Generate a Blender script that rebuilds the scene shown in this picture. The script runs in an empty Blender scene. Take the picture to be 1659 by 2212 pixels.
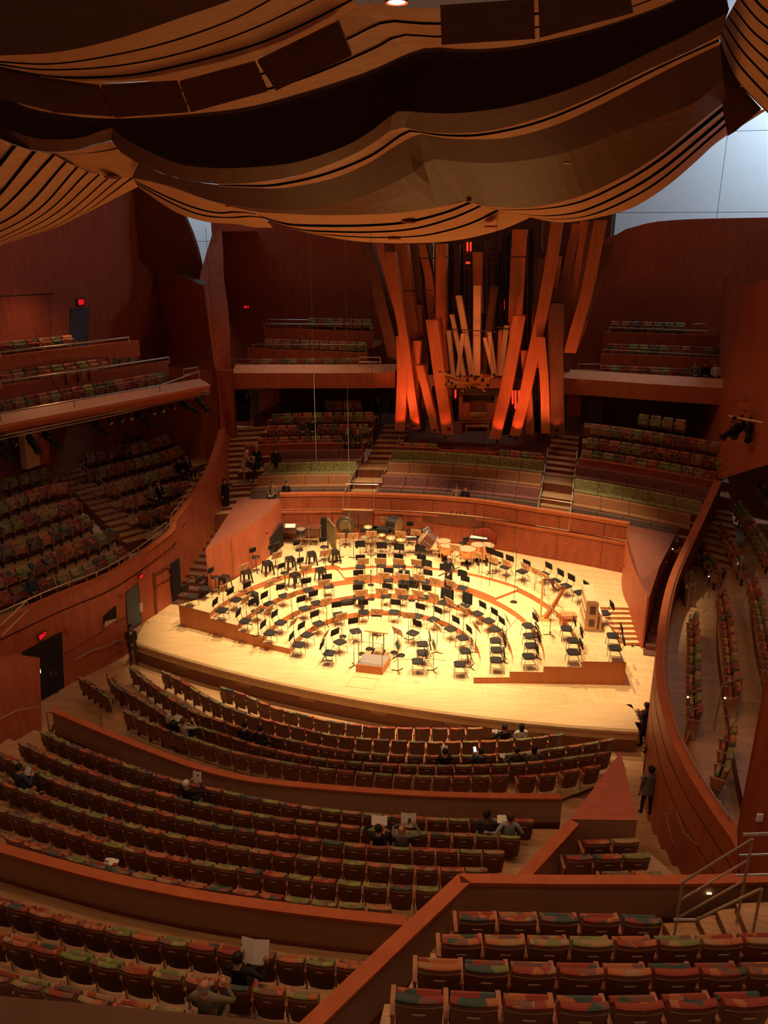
import bpy, bmesh, math, random
from mathutils import Vector, Matrix
R=random.Random(7)
C=bpy.context.scene.collection
sc=bpy.context.scene
PI=math.pi
# ------------------------------------------------ camera
CAMZ=16.6; FPX=1723.0; PITCH=math.radians(19.5)
cam=bpy.data.cameras.new('camera'); camo=bpy.data.objects.new('camera',cam); C.objects.link(camo)
camo.location=(0,0,CAMZ); camo.rotation_euler=(PI/2-PITCH,0,0)
cam.sensor_fit='VERTICAL'; cam.sensor_height=36.0; cam.lens=36.0*FPX/2212; cam.clip_start=.1; cam.clip_end=300
sc.camera=camo
# ------------------------------------------------ exposure / world
sc.view_settings.view_transform='Standard'; sc.view_settings.look='None'; sc.view_settings.gamma=1
sc.view_settings.use_curve_mapping=False; sc.view_settings.exposure=0.0
w=bpy.data.worlds.new('world'); sc.world=w; w.use_nodes=True
w.node_tree.nodes['Background'].inputs[0].default_value=(1.0,.48,.29,1); w.node_tree.nodes['Background'].inputs[1].default_value=.085
# ------------------------------------------------ hall coordinates (s to the right of the hall axis, t towards the organ)
OX,OY=0.05,27.15; AX=math.radians(75); UX,UY=math.cos(AX),math.sin(AX); VX,VY=UY,-UX
def Wd(s,t,z): return Vector((OX+VX*s+UX*t, OY+VY*s+UY*t, z))
def ST(v): dx,dy=v[0]-OX,v[1]-OY; return dx*VX+dy*VY, dx*UX+dy*UY
def ray(px,py):
    a=(px-829.5)/FPX; b=(py-1106)/FPX
    return Vector((a, math.cos(PITCH)-b*math.sin(PITCH), -math.sin(PITCH)-b*math.cos(PITCH)))
def Q(px,py,z): r=ray(px,py); return Vector((0,0,CAMZ))+r*((z-CAMZ)/r.z)      # the point of the horizontal plane z measured at this spot of the survey photograph
def T(px,py,t):                                                              # the point on the vertical cross-section t of the hall
    r=ray(px,py); d0=(0-OX)*UX+(0-OY)*UY; dr=r.x*UX+r.y*UY
    return Vector((0,0,CAMZ))+r*((t-d0)/dr)
# ------------------------------------------------ lights
def lamp(kind,name,loc,power,col,size=.3,target=None,angle=90,blend=.5,sx=None,sy=None):
    l=bpy.data.lights.new(name,kind); l.energy=power; l.color=col
    if kind=='SPOT': l.spot_size=math.radians(angle); l.spot_blend=blend; l.shadow_soft_size=size
    elif kind=='AREA': l.shape='RECTANGLE'; l.size=sx; l.size_y=sy
    else: l.shadow_soft_size=size
    o=bpy.data.objects.new(name,l); C.objects.link(o); o.location=loc
    if target is not None: o.rotation_euler=(Vector(target)-Vector(loc)).to_track_quat('-Z','Y').to_euler()
    return o
WARM=(1,.73,.40)
for s,t,ts,tt,pw,an in [(-4,-.5,-3.6,1.6,4700,58),(0,-1,-.3,.5,5200,54),(4,-1,3.6,1.2,4700,58),(-5,3,-5,4,5200,60),(0,4,0,4.2,5200,58),(5,3,5.4,3.6,5200,60),(-3,7,-3.5,7.4,4200,60),(4.5,7,4.8,7.2,4200,60)]:
    lamp('SPOT','stage_spot',Wd(s,t,15.4),pw*1.38,WARM,.22,Wd(ts,tt,1.2),an,.55)
# house downlights in the ceiling over the seats, dimmed
for s,t,z,pw in [(-7,-5,19,500),(1,-6,19,520),(8,-6,19,420),(-4,-12,20,560),(3,-13,20.5,560),(8.5,-15,20.5,420),(1,-18.5,21,340),(8,-21,21,340)]:
    lamp('SPOT','house_downlight',Wd(s,t,min(z,18.2)),pw*1.35,(1,.55,.27),.5,Wd(s,t,0),140,1.0)
for s,t,z,pw in [(-15,3,8.8,50),(14,-1,10.5,170),(-8,12.6,14.5,280),(8,12.2,14.5,200),(0.5,11.5,15,280),(-16,5,15,430),(-9,15.5,15.2,200),(8,16,15.2,110)]:
    lamp('SPOT','terrace_fill',Wd(s,t,z),pw,(1,.5,.24),.4,Wd(s,t,0),140,1.0)  # unseen fill lamps added to brighten the terraces and upper walls
# daylight behind the rear corners
# (window lamps are made with the windows)
# ------------------------------------------------ materials
def new(name):
    m=bpy.data.materials.new(name); m.use_nodes=True; n=m.node_tree; b=n.nodes['Principled BSDF']; return m,n,b
def lk(n,a,b): n.links.new(a,b)
def plain(name,col,rough=.6,metal=0,noise=.12,scale=8,emit=None,es=0,spec=.3):
    m,n,b=new(name)
    b.inputs['Roughness'].default_value=rough; b.inputs['Metallic'].default_value=metal; b.inputs['Specular IOR Level'].default_value=spec
    tc=n.nodes.new('ShaderNodeTexCoord'); nz=n.nodes.new('ShaderNodeTexNoise'); nz.inputs['Scale'].default_value=scale
    lk(n,tc.outputs['Object'],nz.inputs['Vector'])
    mx=n.nodes.new('ShaderNodeMix'); mx.data_type='RGBA'
    mx.inputs[6].default_value=[c*(1-noise) for c in col]+[1]; mx.inputs[7].default_value=[min(1,c*(1+noise)) for c in col]+[1]
    lk(n,nz.outputs['Fac'],mx.inputs[0]); lk(n,mx.outputs[2],b.inputs['Base Color'])
    if emit: b.inputs['Emission Color'].default_value=(*emit,1); b.inputs['Emission Strength'].default_value=es
    return m
def wood(name,c1,c2,rough=.45,stretch=(1,1,14),scale=1.6,bump=.03,planks=None,ang=0,spec=.4):
    m,n,b=new(name); b.inputs['Roughness'].default_value=rough; b.inputs['Specular IOR Level'].default_value=spec
    tc=n.nodes.new('ShaderNodeTexCoord'); mp=n.nodes.new('ShaderNodeMapping'); mp.inputs['Scale'].default_value=stretch; mp.inputs['Rotation'].default_value=(0,0,ang)
    lk(n,tc.outputs['Object'],mp.inputs['Vector'])
    nz=n.nodes.new('ShaderNodeTexNoise'); nz.inputs['Scale'].default_value=scale; nz.inputs['Detail'].default_value=5; lk(n,mp.outputs[0],nz.inputs['Vector'])
    cr=n.nodes.new('ShaderNodeValToRGB'); cr.color_ramp.elements[0].position=.3; cr.color_ramp.elements[1].position=.72
    cr.color_ramp.elements[0].color=(*c1,1); cr.color_ramp.elements[1].color=(*c2,1); lk(n,nz.outputs['Fac'],cr.inputs[0])
    out=cr.outputs[0]
    if planks:
        mp2=n.nodes.new('ShaderNodeMapping'); mp2.inputs['Rotation'].default_value=(0,0,planks[2]); lk(n,tc.outputs['Object'],mp2.inputs['Vector'])
        br=n.nodes.new('ShaderNodeTexBrick'); br.inputs['Scale'].default_value=1; br.inputs['Brick Width'].default_value=planks[0]; br.inputs['Row Height'].default_value=planks[1]
        br.inputs['Mortar Size'].default_value=.004; br.inputs['Color1'].default_value=(.86,.86,.86,1); br.inputs['Color2'].default_value=(1.08,1.04,1,1); br.inputs['Mortar'].default_value=(.55,.5,.45,1)
        lk(n,mp2.outputs[0],br.inputs['Vector'])
        mx=n.nodes.new('ShaderNodeMix'); mx.data_type='RGBA'; mx.blend_type='MULTIPLY'; mx.inputs[0].default_value=1
        lk(n,out,mx.inputs[6]); lk(n,br.outputs['Color'],mx.inputs[7]); out=mx.outputs[2]
    lk(n,out,b.inputs['Base Color'])
    bp=n.nodes.new('ShaderNodeBump'); bp.inputs['Strength'].default_value=bump; lk(n,nz.outputs['Fac'],bp.inputs['Height']); lk(n,bp.outputs[0],b.inputs['Normal'])
    return m
M={}
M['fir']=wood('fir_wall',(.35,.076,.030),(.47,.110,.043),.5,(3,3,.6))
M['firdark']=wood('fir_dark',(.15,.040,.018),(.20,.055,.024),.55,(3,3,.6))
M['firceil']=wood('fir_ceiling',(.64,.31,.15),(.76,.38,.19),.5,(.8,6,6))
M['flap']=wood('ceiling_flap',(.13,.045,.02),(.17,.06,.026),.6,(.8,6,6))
M['rail']=wood('rail_cap',(.39,.095,.032),(.48,.13,.045),.62,(2,2,2),1.6,.03,None,0,.15)
M['inner']=plain('parapet_felt',(.36,.20,.11),.85,0,.1,3)
M['floor']=wood('oak_floor',(.44,.25,.12),(.56,.34,.17),.4,(.7,9,1),1.4,.03,(1.9,.11,math.radians(15)))
M['stage']=wood('stage_maple',(.66,.44,.22),(.76,.54,.29),.38,(9,.7,1),1.2,.02,(3.2,.16,math.radians(-75+90)),0,.35)
M['apron']=wood('stage_apron',(.60,.38,.18),(.72,.49,.25),.33,(.7,9,1),1.2,.02,None,0,.4)
M['riserface']=wood('riser_face',(.50,.17,.055),(.60,.22,.08),.5,(2,2,.5))
M['slat']=wood('slat_wood',(.25,.095,.045),(.31,.12,.058),.5,(1,1,9))
M['slatgap']=plain('slat_gap',(.09,.034,.018),.9)
M['void']=plain('ceiling_void',(.09,.045,.04),.95,0,.1,2,spec=.05)
M['slot']=plain('ceiling_slot',(.05,.010,.006),.9,spec=.05)
M['blackfab']=plain('black_fabric',(.018,.013,.012),.85,0,.25,40)
M['blackmetal']=plain('black_metal',(.022,.016,.013),.4,.3)
M['bronzeleg']=plain('bronze_leg',(.10,.055,.03),.35,.6)
M['blackplastic']=plain('black_plastic',(.016,.013,.012),.35,0,.1,8,spec=.5)
M['standwood']=wood('desk_wood',(.52,.28,.14),(.62,.35,.18),.45,(6,1,1))
M['steel']=plain('brushed_steel',(.46,.37,.27),.3,.55,.05)
M['brass']=plain('brass',(.85,.56,.24),.25,.55,.06)
M['copper']=plain('copper',(.62,.27,.13),.25,.7,.06)
M['skinhead']=plain('drum_head',(.46,.27,.15),.5,0,.05)
M['white']=plain('white_paper',(.80,.78,.72),.7,0,.04)
M['green']=plain('green_folder',(.02,.09,.05),.5)
M['carpet']=plain('podium_carpet',(.20,.165,.15),.9)
M['deskgold']=plain('conductor_desk_wood',(.56,.42,.14),.45)
M['gong']=plain('gong_bronze',(.10,.075,.04),.4,.5,.25,6)
M['gong2']=plain('gong_ring',(.22,.16,.08),.4,.5,.2,6)
M['redfab']=plain('red_felt',(.28,.035,.02),.8)
M['brownwood']=wood('rosewood',(.10,.035,.02),(.16,.055,.03),.35,(1,1,9))
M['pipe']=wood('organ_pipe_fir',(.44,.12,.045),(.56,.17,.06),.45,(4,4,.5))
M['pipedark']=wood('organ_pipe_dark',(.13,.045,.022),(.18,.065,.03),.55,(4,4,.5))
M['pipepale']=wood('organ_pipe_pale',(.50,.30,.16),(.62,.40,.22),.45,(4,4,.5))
M['pipemetal']=plain('organ_pipe_metal',(.10,.08,.07),.3,.9)
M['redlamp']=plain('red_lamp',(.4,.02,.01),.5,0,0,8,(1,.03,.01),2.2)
M['signred']=plain('exit_red',(.5,.01,.02),.5,0,0,8,(1,.012,.02),.75)
M['signplate']=plain('exit_plate',(.14,.03,.02),.5)
M['lampglow']=plain('lamp_lens',(1,.9,.7),.5,0,0,8,(1,.8,.5),9)
M['glowdim']=plain('step_light',(1,.9,.7),.5,0,0,8,(1,.75,.4),2.0)
M['phone']=plain('phone_screen',(.7,.8,1),.5,0,0,8,(.75,.85,1),1.6)
M['door']=plain('blue_door',(.085,.10,.105),.5)
M['doordark']=plain('opening_shade',(.02,.012,.01),.8)  # near-black colour paints the shade inside openings that have no depth
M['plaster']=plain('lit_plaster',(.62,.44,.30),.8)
M['greywall']=plain('grey_plaster',(.20,.17,.15),.8)
M['seatback']=wood('seat_back_wood',(.13,.042,.026),(.175,.057,.034),.42,(1,1,7))
M['seatarm']=wood('seat_arm_wood',(.36,.13,.06),(.44,.17,.075),.45,(1,7,1))
M['seatside']=plain('seat_side_panel',(.05,.026,.018),.5)
M['firshade']=wood('underside_shade',(.075,.023,.011),(.10,.032,.016),.5,(.8,6,6))  # sail fir darkened, the underside's shade put into its colour
M['firshade2']=wood('crescent_shade',(.15,.065,.028),(.20,.09,.038),.45,(.8,6,6))  # sail fir with the crescent's shade put into its colour
M['stair']=wood('stair_tread_shade',(.10,.042,.024),(.13,.055,.03),.5,(.7,9,1))  # tread wood darkened to paint in the shadow over the side stairs
M['plate']=plain('seat_plate',(.50,.36,.25),.5,0,.03)
M['chrome']=plain('seat_foot',(.55,.5,.45),.35,.8)
def fabric(name,cols,scale=5.5,k=0):
    m,n,b=new(name); b.inputs['Roughness'].default_value=.9; b.inputs['Specular IOR Level'].default_value=.1
    tc=n.nodes.new('ShaderNodeTexCoord'); mp=n.nodes.new('ShaderNodeMapping'); mp.inputs['Location'].default_value=(k*3.7,k*1.3,k*2.1)
    oi=n.nodes.new('ShaderNodeObjectInfo'); va=n.nodes.new('ShaderNodeVectorMath'); va.operation='ADD'
    sc_=n.nodes.new('ShaderNodeMath'); sc_.operation='MULTIPLY'; sc_.inputs[1].default_value=37
    lk(n,oi.outputs['Random'],sc_.inputs[0]); lk(n,tc.outputs['Object'],va.inputs[0]); lk(n,sc_.outputs[0],va.inputs[1]); lk(n,va.outputs[0],mp.inputs['Vector'])
    vo=n.nodes.new('ShaderNodeTexVoronoi'); vo.distance='MANHATTAN'; vo.inputs['Scale'].default_value=scale; lk(n,mp.outputs[0],vo.inputs['Vector'])
    sp=n.nodes.new('ShaderNodeSeparateColor'); lk(n,vo.outputs['Color'],sp.inputs[0])
    cr=n.nodes.new('ShaderNodeValToRGB'); cr.color_ramp.interpolation='CONSTANT'
    e=cr.color_ramp.elements; e[0].color=(*cols[0],1); e[0].position=0; e[1].color=(*cols[1],1); e[1].position=1/len(cols)
    for i,c in enumerate(cols[2:]): x=e.new((i+2)/len(cols)); x.color=(*c,1)
    lk(n,sp.outputs[0],cr.inputs[0]); lk(n,cr.outputs[0],b.inputs['Base Color']); return m
GR,OR,RD,TL,MV,CR=(.19,.21,.08),(.42,.15,.07),(.29,.065,.045),(.07,.10,.09),(.21,.10,.085),(.34,.22,.12)
FAB=[fabric('fabric_green',[GR,GR,MV,CR,GR,(.30,.30,.10)],5.5,1),fabric('fabric_orange',[OR,CR,OR,RD,OR,MV],5.5,2),fabric('fabric_red',[RD,RD,TL,RD,OR,MV],5.5,3),
     fabric('fabric_teal',[TL,MV,RD,TL,MV,GR],5.5,4),fabric('fabric_cream',[CR,GR,CR,OR,CR,MV],5.5,5)]
FABN=['green','orange','red','dark teal','cream']
DIM=[fabric('bench_purple',[(.22,.08,.07),(.30,.10,.07),(.16,.09,.10)],17,1),fabric('bench_green',[(.27,.25,.10),(.36,.32,.13),(.20,.18,.08)],17,2),fabric('bench_orange',[(.40,.18,.09),(.30,.20,.09),(.44,.15,.08)],17,3),fabric('bench_dark',[(.15,.08,.07),(.11,.09,.08),(.19,.09,.07)],17,4)]
# ------------------------------------------------ mesh helpers
class MB:
    def __init__(s): s.v=[]; s.f=[]; s.m=[]
    def add(s,vs,fs,mi=0):
        o=len(s.v); s.v+= [tuple(v) for v in vs]; s.f+=[tuple(i+o for i in f) for f in fs]; s.m+=[mi]*len(fs); return s
    def box(s,c,d,rot=None,mi=0,taper=1):
        x,y,z=d[0]/2,d[1]/2,d[2]/2
        vs=[Vector((sx*x*(taper if sz>0 else 1),sy*y*(taper if sz>0 else 1),sz*z)) for sz in(-1,1) for sx,sy in((-1,-1),(1,-1),(1,1),(-1,1))]
        if rot is not None: vs=[rot@v for v in vs]
        c=Vector(c); return s.add([v+c for v in vs],[(3,2,1,0),(4,5,6,7),(0,1,5,4),(1,2,6,5),(2,3,7,6),(3,0,4,7)],mi)
    def tube(s,pts,r,n=6,mi=0,cap=True):
        pts=[Vector(p) for p in pts]; rs=r if isinstance(r,(list,tuple)) else [r]*len(pts)
        rings=[]; prev=None
        for i,p in enumerate(pts):
            d=(pts[min(i+1,len(pts)-1)]-pts[max(i-1,0)]).normalized()
            if prev is None: a=d.orthogonal().normalized()
            else:
                a=prev-d*prev.dot(d); a=a.normalized() if a.length>1e-6 else d.orthogonal().normalized()
            prev=a; b=d.cross(a)
            rings.append([p+(a*math.cos(2*PI*k/n)+b*math.sin(2*PI*k/n))*rs[i] for k in range(n)])
        vs=[v for rg in rings for v in rg]; fs=[]
        for i in range(len(pts)-1):
            for k in range(n): fs.append((i*n+k,i*n+(k+1)%n,(i+1)*n+(k+1)%n,(i+1)*n+k))
        if cap: fs.append(tuple(range(n-1,-1,-1))); fs.append(tuple((len(pts)-1)*n+k for k in range(n)))
        return s.add(vs,fs,mi)
    def lathe(s,prof,n=20,c=(0,0,0),rot=None,mi=0,cap=True):
        vs=[]; c=Vector(c)
        for r,z in prof:
            for k in range(n):
                v=Vector((r*math.cos(2*PI*k/n),r*math.sin(2*PI*k/n),z)); vs.append((rot@v if rot is not None else v)+c)
        fs=[(i*n+k,i*n+(k+1)%n,(i+1)*n+(k+1)%n,(i+1)*n+k) for i in range(len(prof)-1) for k in range(n)]
        if cap: fs.append(tuple(range(n-1,-1,-1))); fs.append(tuple((len(prof)-1)*n+k for k in range(n)))
        return s.add(vs,fs,mi)
    def prism(s,poly,z0,z1,mi=0,mside=None,mbot=None):      # poly: xy list, ccw
        n=len(poly); a=sum(poly[i][0]*poly[(i+1)%n][1]-poly[(i+1)%n][0]*poly[i][1] for i in range(n))
        if a<0: poly=poly[::-1]
        vs=[(p[0],p[1],z0) for p in poly]+[(p[0],p[1],z1) for p in poly]; o=len(s.v); s.v+=vs
        s.f.append(tuple(o+n+i for i in range(n))); s.m.append(mi)
        s.f.append(tuple(o+i for i in range(n-1,-1,-1))); s.m.append(mi if mside is None else mside)
        for i in range(n): s.f.append((o+i,o+(i+1)%n,o+n+(i+1)%n,o+n+i)); s.m.append(mi if mside is None else mside)
        return s
    def loft(s,curves,mi=0,flip=False):
        n=len(curves[0]); vs=[v for c in curves for v in c]; fs=[]
        for i in range(len(curves)-1):
            for k in range(n-1):
                q=(i*n+k,i*n+k+1,(i+1)*n+k+1,(i+1)*n+k); fs.append(q[::-1] if flip else q)
        return s.add(vs,fs,mi)
    def mesh(s,name,mats,smooth=False):
        me=bpy.data.meshes.new(name); me.from_pydata(s.v,[],s.f)
        for m in (mats if isinstance(mats,(list,tuple)) else [mats]): me.materials.append(m)
        me.polygons.foreach_set('material_index',s.m)
        if smooth: me.polygons.foreach_set('use_smooth',[True]*len(s.f))
        me.update(); return me
    def obj(s,name,mats,parent=None,smooth=False,**kw):
        o=bpy.data.objects.new(name,s.mesh(name,mats,smooth)); C.objects.link(o)
        if parent is not None: o.parent=parent
        for k,v in kw.items(): o[k]=v
        return o
def empty(name,loc,rz,label,cat,group=None,scale=1):
    o=bpy.data.objects.new(name,None); C.objects.link(o); o.location=loc; o.rotation_euler=(0,0,rz); o['label']=label; o['category']=cat; o.empty_display_size=.1
    if group: o['group']=group
    if scale!=1: o.scale=(scale,)*3
    return o
def tag(o,label,cat,group=None):
    o['label']=label; o['category']=cat
    if group: o['group']=group
    return o
def struct(o,label=None):
    o['kind']='structure'
    if label: o['label']=label
    return o
def place(proto,loc,rz,label,cat,name,group=None,scale=1):      # proto: list of (name, mesh, [sub-parts]) 
    e=empty(name,loc,rz,label,cat,group,scale)
    for nm,me,sub in proto:
        c=bpy.data.objects.new(nm,me); C.objects.link(c); c.parent=e
        for n2,m2 in sub:
            d=bpy.data.objects.new(n2,m2); C.objects.link(d); d.parent=c
    return e
def cat(pts,n):
    """smooth curve through points, n samples evenly spaced by length"""
    P=[Vector(p) for p in pts]
    if len(P)==2: return [P[0].lerp(P[1],i/(n-1)) for i in range(n)]
    P=[P[0]*2-P[1]]+P+[P[-1]*2-P[-2]]; out=[]
    for i in range(1,len(P)-2):
        for k in range(12):
            t=k/12; a,b,c,d=P[i-1],P[i],P[i+1],P[i+2]
            out.append(.5*((2*b)+(c-a)*t+(2*a-5*b+4*c-d)*t*t+(3*b-a-3*c+d)*t**3))
    out.append(P[-2]); L=[0]
    for i in range(1,len(out)): L.append(L[-1]+(out[i]-out[i-1]).length)
    res=[];j=0
    for i in range(n):
        x=L[-1]*i/(n-1)
        while j<len(L)-2 and L[j+1]<x: j+=1
        seg=L[j+1]-L[j]; res.append(out[j].lerp(out[j+1],(x-L[j])/seg if seg>1e-9 else 0))
    return res
def Qs(pts,z): return [Q(a,b,z) for a,b in pts]
def Q3(pts): return [Q(*q) for q in pts]
def up(pts,z): return [Vector((p.x,p.y,z)) for p in pts]
def off(pts,d):
    """shift a polyline sideways in plan, to its left for d>0"""
    out=[]
    for i,p in enumerate(pts):
        t=pts[min(i+1,len(pts)-1)]-pts[max(i-1,0)]; t.z=0; t.normalize(); out.append(p+Vector((-t.y,t.x,0))*d)
    return out
def wallstrip(mb,bot,top,th,mi=0,mcap=None,mback=None):
    """solid wall of thickness th to the left of its run; bot and top are lists of points"""
    b2=[b+(o-t) for b,t,o in zip(bot,top,off(top,th))]; t2=off(top,th); mc=mi if mcap is None else mcap; mk=mi if mback is None else mback
    mb.loft([bot,top],mi); mb.loft([top,t2],mc); mb.loft([t2,b2],mk)
    mb.add([bot[0],top[0],t2[0],b2[0]],[(0,1,2,3)],mi); mb.add([bot[-1],top[-1],t2[-1],b2[-1]],[(3,2,1,0)],mi); return mb
ORD=['first','second','third','fourth','fifth','sixth','seventh','eighth','ninth','tenth','eleventh','twelfth','thirteenth','fourteenth','fifteenth','sixteenth','seventeenth','eighteenth','nineteenth','twentieth']
ORD+=['twenty-'+o for o in ORD[:9]]+['thirtieth']+['thirty-'+o for o in ORD[:9]]
# ================================================= STRUCTURE
S0=.95; LZ=[S0,S0+.24,S0+.48,S0+.72,S0+.96]; TZ=LZ[4]; CZ=S0+.84
def hw(pts,z): return [Wd(s,t,z) for s,t in pts]
def xy(v): return (v.x,v.y)
def grp(name,label):
    o=bpy.data.objects.new(name,None); C.objects.link(o); o['kind']='structure'; o['label']=label; return o
# main floor
MB().prism([xy(Wd(*p,0)) for p in [(-13,-9),(-12.2,-4.7),(-11.4,-2.5),(-10.6,0),(-10.4,4),(-10.4,10),(10.6,10),(10.6,-3),(11,-12),(11,-16),(-9,-16)]],-.25,0).obj('floor',M['floor'],kind='structure')
# left wall under the terrace, vertical, follows the plan curve
WL=[(-13.2,-8.5),(-12.6,-6.6),(-12.06,-4.66),(-11.82,-3.64),(-11.48,-2.67),(-10.98,-1.35),(-10.67,.16),(-10.5,1.37),(-10.35,2.94)]
def swall(t):
    for (a,b),(c,d) in zip(WL,WL[1:]):
        if t<=d: return a+(c-a)*(t-b)/(d-b)
    return WL[-1][0]
def onwall(px,py,d=0):                     # where the survey ray meets the left wall
    lo=None
    for i in range(400):
        t=-9+i*.03; s=swall(t)+d; r=ray(px,py); ds=(0-OX)*VX+(0-OY)*VY; dr=r.x*VX+r.y*VY; k=(s-ds)/dr; p=Vector((0,0,CAMZ))+r*k; e=ST(p)[1]-t
        if lo is None or abs(e)<lo[0]: lo=(abs(e),p)
    return lo[1]
base=cat(hw(WL,0),30); topz=lambda t: 3.7 if t<-1 else 3.7+.11*(t+1)
top=[Vector((p.x,p.y,topz(ST(p)[1]))) for p in base]
tail_top=Q3([(377,1130,4.35),(407,1091,4.75),(452,1024,5.5),(473,970,6.2),(484,930,6.9)])
tail_bot=Q3([(412,1262,.95),(436,1228,1.3),(470,1130,3.0),(492,1060,4.2),(502,950,5.2)])
n=34
topc=cat(top[::3]+[top[-1]]+tail_top,n); botc=cat(base[::3]+[base[-1]]+tail_bot,n)
mb=MB(); mb.loft([botc,topc],0)
o=mb.obj('wall_left',M['fir'],kind='structure',label='curved fir wall under the side terrace beside the stage',smooth=True)
cap=off(topc,.28)
MB().loft([[p+Vector((0,0,.05)) for p in off(topc,-.04)],[p+Vector((0,0,.05)) for p in cap]],0).loft([off(topc,-.04),[p+Vector((0,0,.05)) for p in off(topc,-.04)]],0).obj('rail_cap',M['rail'],o)
MB().loft([[p+Vector((0,0,-.62)) for p in off(topc,-.012)],[p+Vector((0,0,-.57)) for p in off(topc,-.012)]],0).obj('reveal_line',M['slot'],o)
MB().loft([[p+Vector((0,0,-1.15)) for p in off(topc,.3)],[p+Vector((0,0,.04)) for p in off(topc,.29)]],0).obj('inner_face',M['fir'],o)
PARL=topc
def wallquad(name,pts,d,mat,parent=None,th=.05):
    f=[onwall(a,b,d) for a,b in pts]; nrm=Vector((VX,VY,0))*-th; g=[v+nrm for v in f]; k=len(f)
    return MB().add(f+g,[tuple(range(k)),tuple(range(2*k-1,k-1,-1))]+[(i,(i+1)%k,k+(i+1)%k,k+i) for i in range(k)]).obj(name,mat,parent)
d=wallquad('door_1',[(51,1408),(134,1365),(139,1485),(92,1513),(86,1420),(53,1428)],.05,M['doordark']); struct(d,'dark open exit doorway in the left wall below the terrace')
d=wallquad('door_2',[(273,1281),(300,1262),(307,1343),(278,1364)],.05,M['door']); struct(d,'blue-grey side door beside the front of the stage')
wallquad('door_frame',[(300,1262),(303,1260),(310,1341),(307,1343)],.07,M['fir'],d)
wallquad('notice',[(302,1304),(308,1301),(309,1320),(303,1323)],.08,M['plaster'],d)
d=wallquad('door_3',[(370,1218),(388,1205),(393,1288),(375,1302)],.05,M['doordark']); struct(d,'dark doorway at the stage corner')
d=wallquad('window_1',[(225,1333),(251,1310),(252,1338),(227,1356)],.05,M['doordark']); struct(d,'small square opening in the left wall')
wallquad('window_sill',[(227,1343),(251,1336),(252,1338),(227,1356)],.07,M['plaster'],d)
for pts in ([(334,1240),(370,1213),(372,1216),(336,1243)],[(336,1268),(371,1240),(371,1242),(336,1270)],[(330,1237),(336,1240),(342,1340),(338,1342)],[(0,1470),(40,1440),(40,1442),(0,1472)],[(140,1413),(224,1362),(224,1364),(140,1415)],[(252,1345),(276,1331),(276,1333),(252,1347)]):
    wallquad('panel_joint',pts,.02,M['firdark'],o,.02)
def exit_sign(pos,right,w,h,label):
    """small red EXIT letters on a dark plate; right = unit vector of reading direction"""
    e=empty('exit_sign',pos,math.atan2(right.y,right.x),label,'sign')
    MB().box((0,0,0),(w,.04,h)).obj('backing_plate',M['signplate'],e)
    mb=MB(); lw=w*.16; lh=h*.62; t=h*.13; y=-.03
    for i,ch in enumerate('EXIT'):
        x=(-1.5+i)*w*.225
        if ch=='E':
            mb.box((x-lw/2+t/2,y,0),(t,.02,lh))
            for z in(-1,0,1): mb.box((x,y,z*(lh-t)/2),(lw,.02,t))
        elif ch=='X':
            for sg in(-1,1): mb.box((x,y,0),(t,.02,lh*1.08),Matrix.Rotation(sg*math.atan2(lw,lh),3,'Y'))
        elif ch=='I': mb.box((x,y,0),(t,.02,lh))
        else: mb.box((x,y,0),(t,.02,lh)); mb.box((x,y,(lh-t)/2),(lw,.02,t))
    mb.obj('lettering',M['signred'],e); return e
RV=Vector((UX,UY,0)); RS=Vector((VX,VY,0))
p=onwall(91,1373,.08); exit_sign(p,RV,.42,.24,'red exit sign over the dark doorway in the left wall')
p=onwall(304,1245,.08); exit_sign(p,RV,.26,.17,'small faint exit sign on the wall beside the blue-grey stage door')
for (a,b),lb in zip([(263,1290),(146,1363)],['small square lamp on the wall between the opening and the blue door','small round lamp on the wall beside the exit doorway']):
    p=onwall(a,b,.1); tag(MB().lathe([(.05,-.04),(.09,0),(.09,.06),(.03,.08)],12,p,Matrix.Rotation(PI/2,3,'Y')).obj('wall_lamp',M['rail']),lb,'lamp')
# wall handrail beside the orchestra steps
def rail(name,pts,r,label,posts=(),mat='steel',extra=()):
    e=empty(name,pts[0],0,label,'railing'); b=pts[0]
    MB().tube([p-b for p in pts],r,6).obj('top_rail',M[mat],e)
    for q in extra: MB().tube([p-b for p in q],r*.7,5).obj('mid_rail',M[mat],e)
    for q in posts: MB().tube([p-b for p in q],r*.9,6).obj('post',M[mat],e)
    return e
pts=[onwall(a,b,.18) for a,b in [(162,1426),(200,1404),(232,1397),(250,1384),(276,1383)]]
rail('wall_handrail',pts,.028,'steel handrail stepping down the left wall to the usher by the stage',[[pts[1],pts[1]-RS*.2],[pts[3],pts[3]-RS*.2]])
# ------------------------------------------------ stage
FC=Vector((12.67,67.08,0)); FR=44.72
def front(s_world_x,dr=0,z=S0):
    x=s_world_x; y=FC.y-math.sqrt((FR+dr)**2-(x-FC.x)**2); return Vector((x,y,z))
xs=[-10.1+ (8.45+10.1)*i/40 for i in range(41)]
fe=[front(x) for x in xs]
body=[xy(v) for v in [front(x,-1.5) for x in xs]]+[xy(Wd(*q,0)) for q in [(9.35,-1.2),(9.75,-.6),(9.75,3.3),(9.2,3.5),(9.0,9.6),(-7.5,9.6),(-7.5,6),(-8.3,1.6),(-10.45,2.9),(-10.55,1),(-10.7,0),(-10.75,-.4)]]
MB().prism(body,.5,S0).obj('stage_floor',M['stage'],kind='structure',label='pale maple stage floor',category='stage')
ap=MB().prism([xy(v) for v in [front(x,-.02) for x in xs]]+[xy(v) for v in [front(x,-1.52) for x in xs[::-1]]],.5,S0-.03).obj('stage_apron',M['apron'],kind='structure',label='rounded wooden front edge of the stage')
k=0
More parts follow.
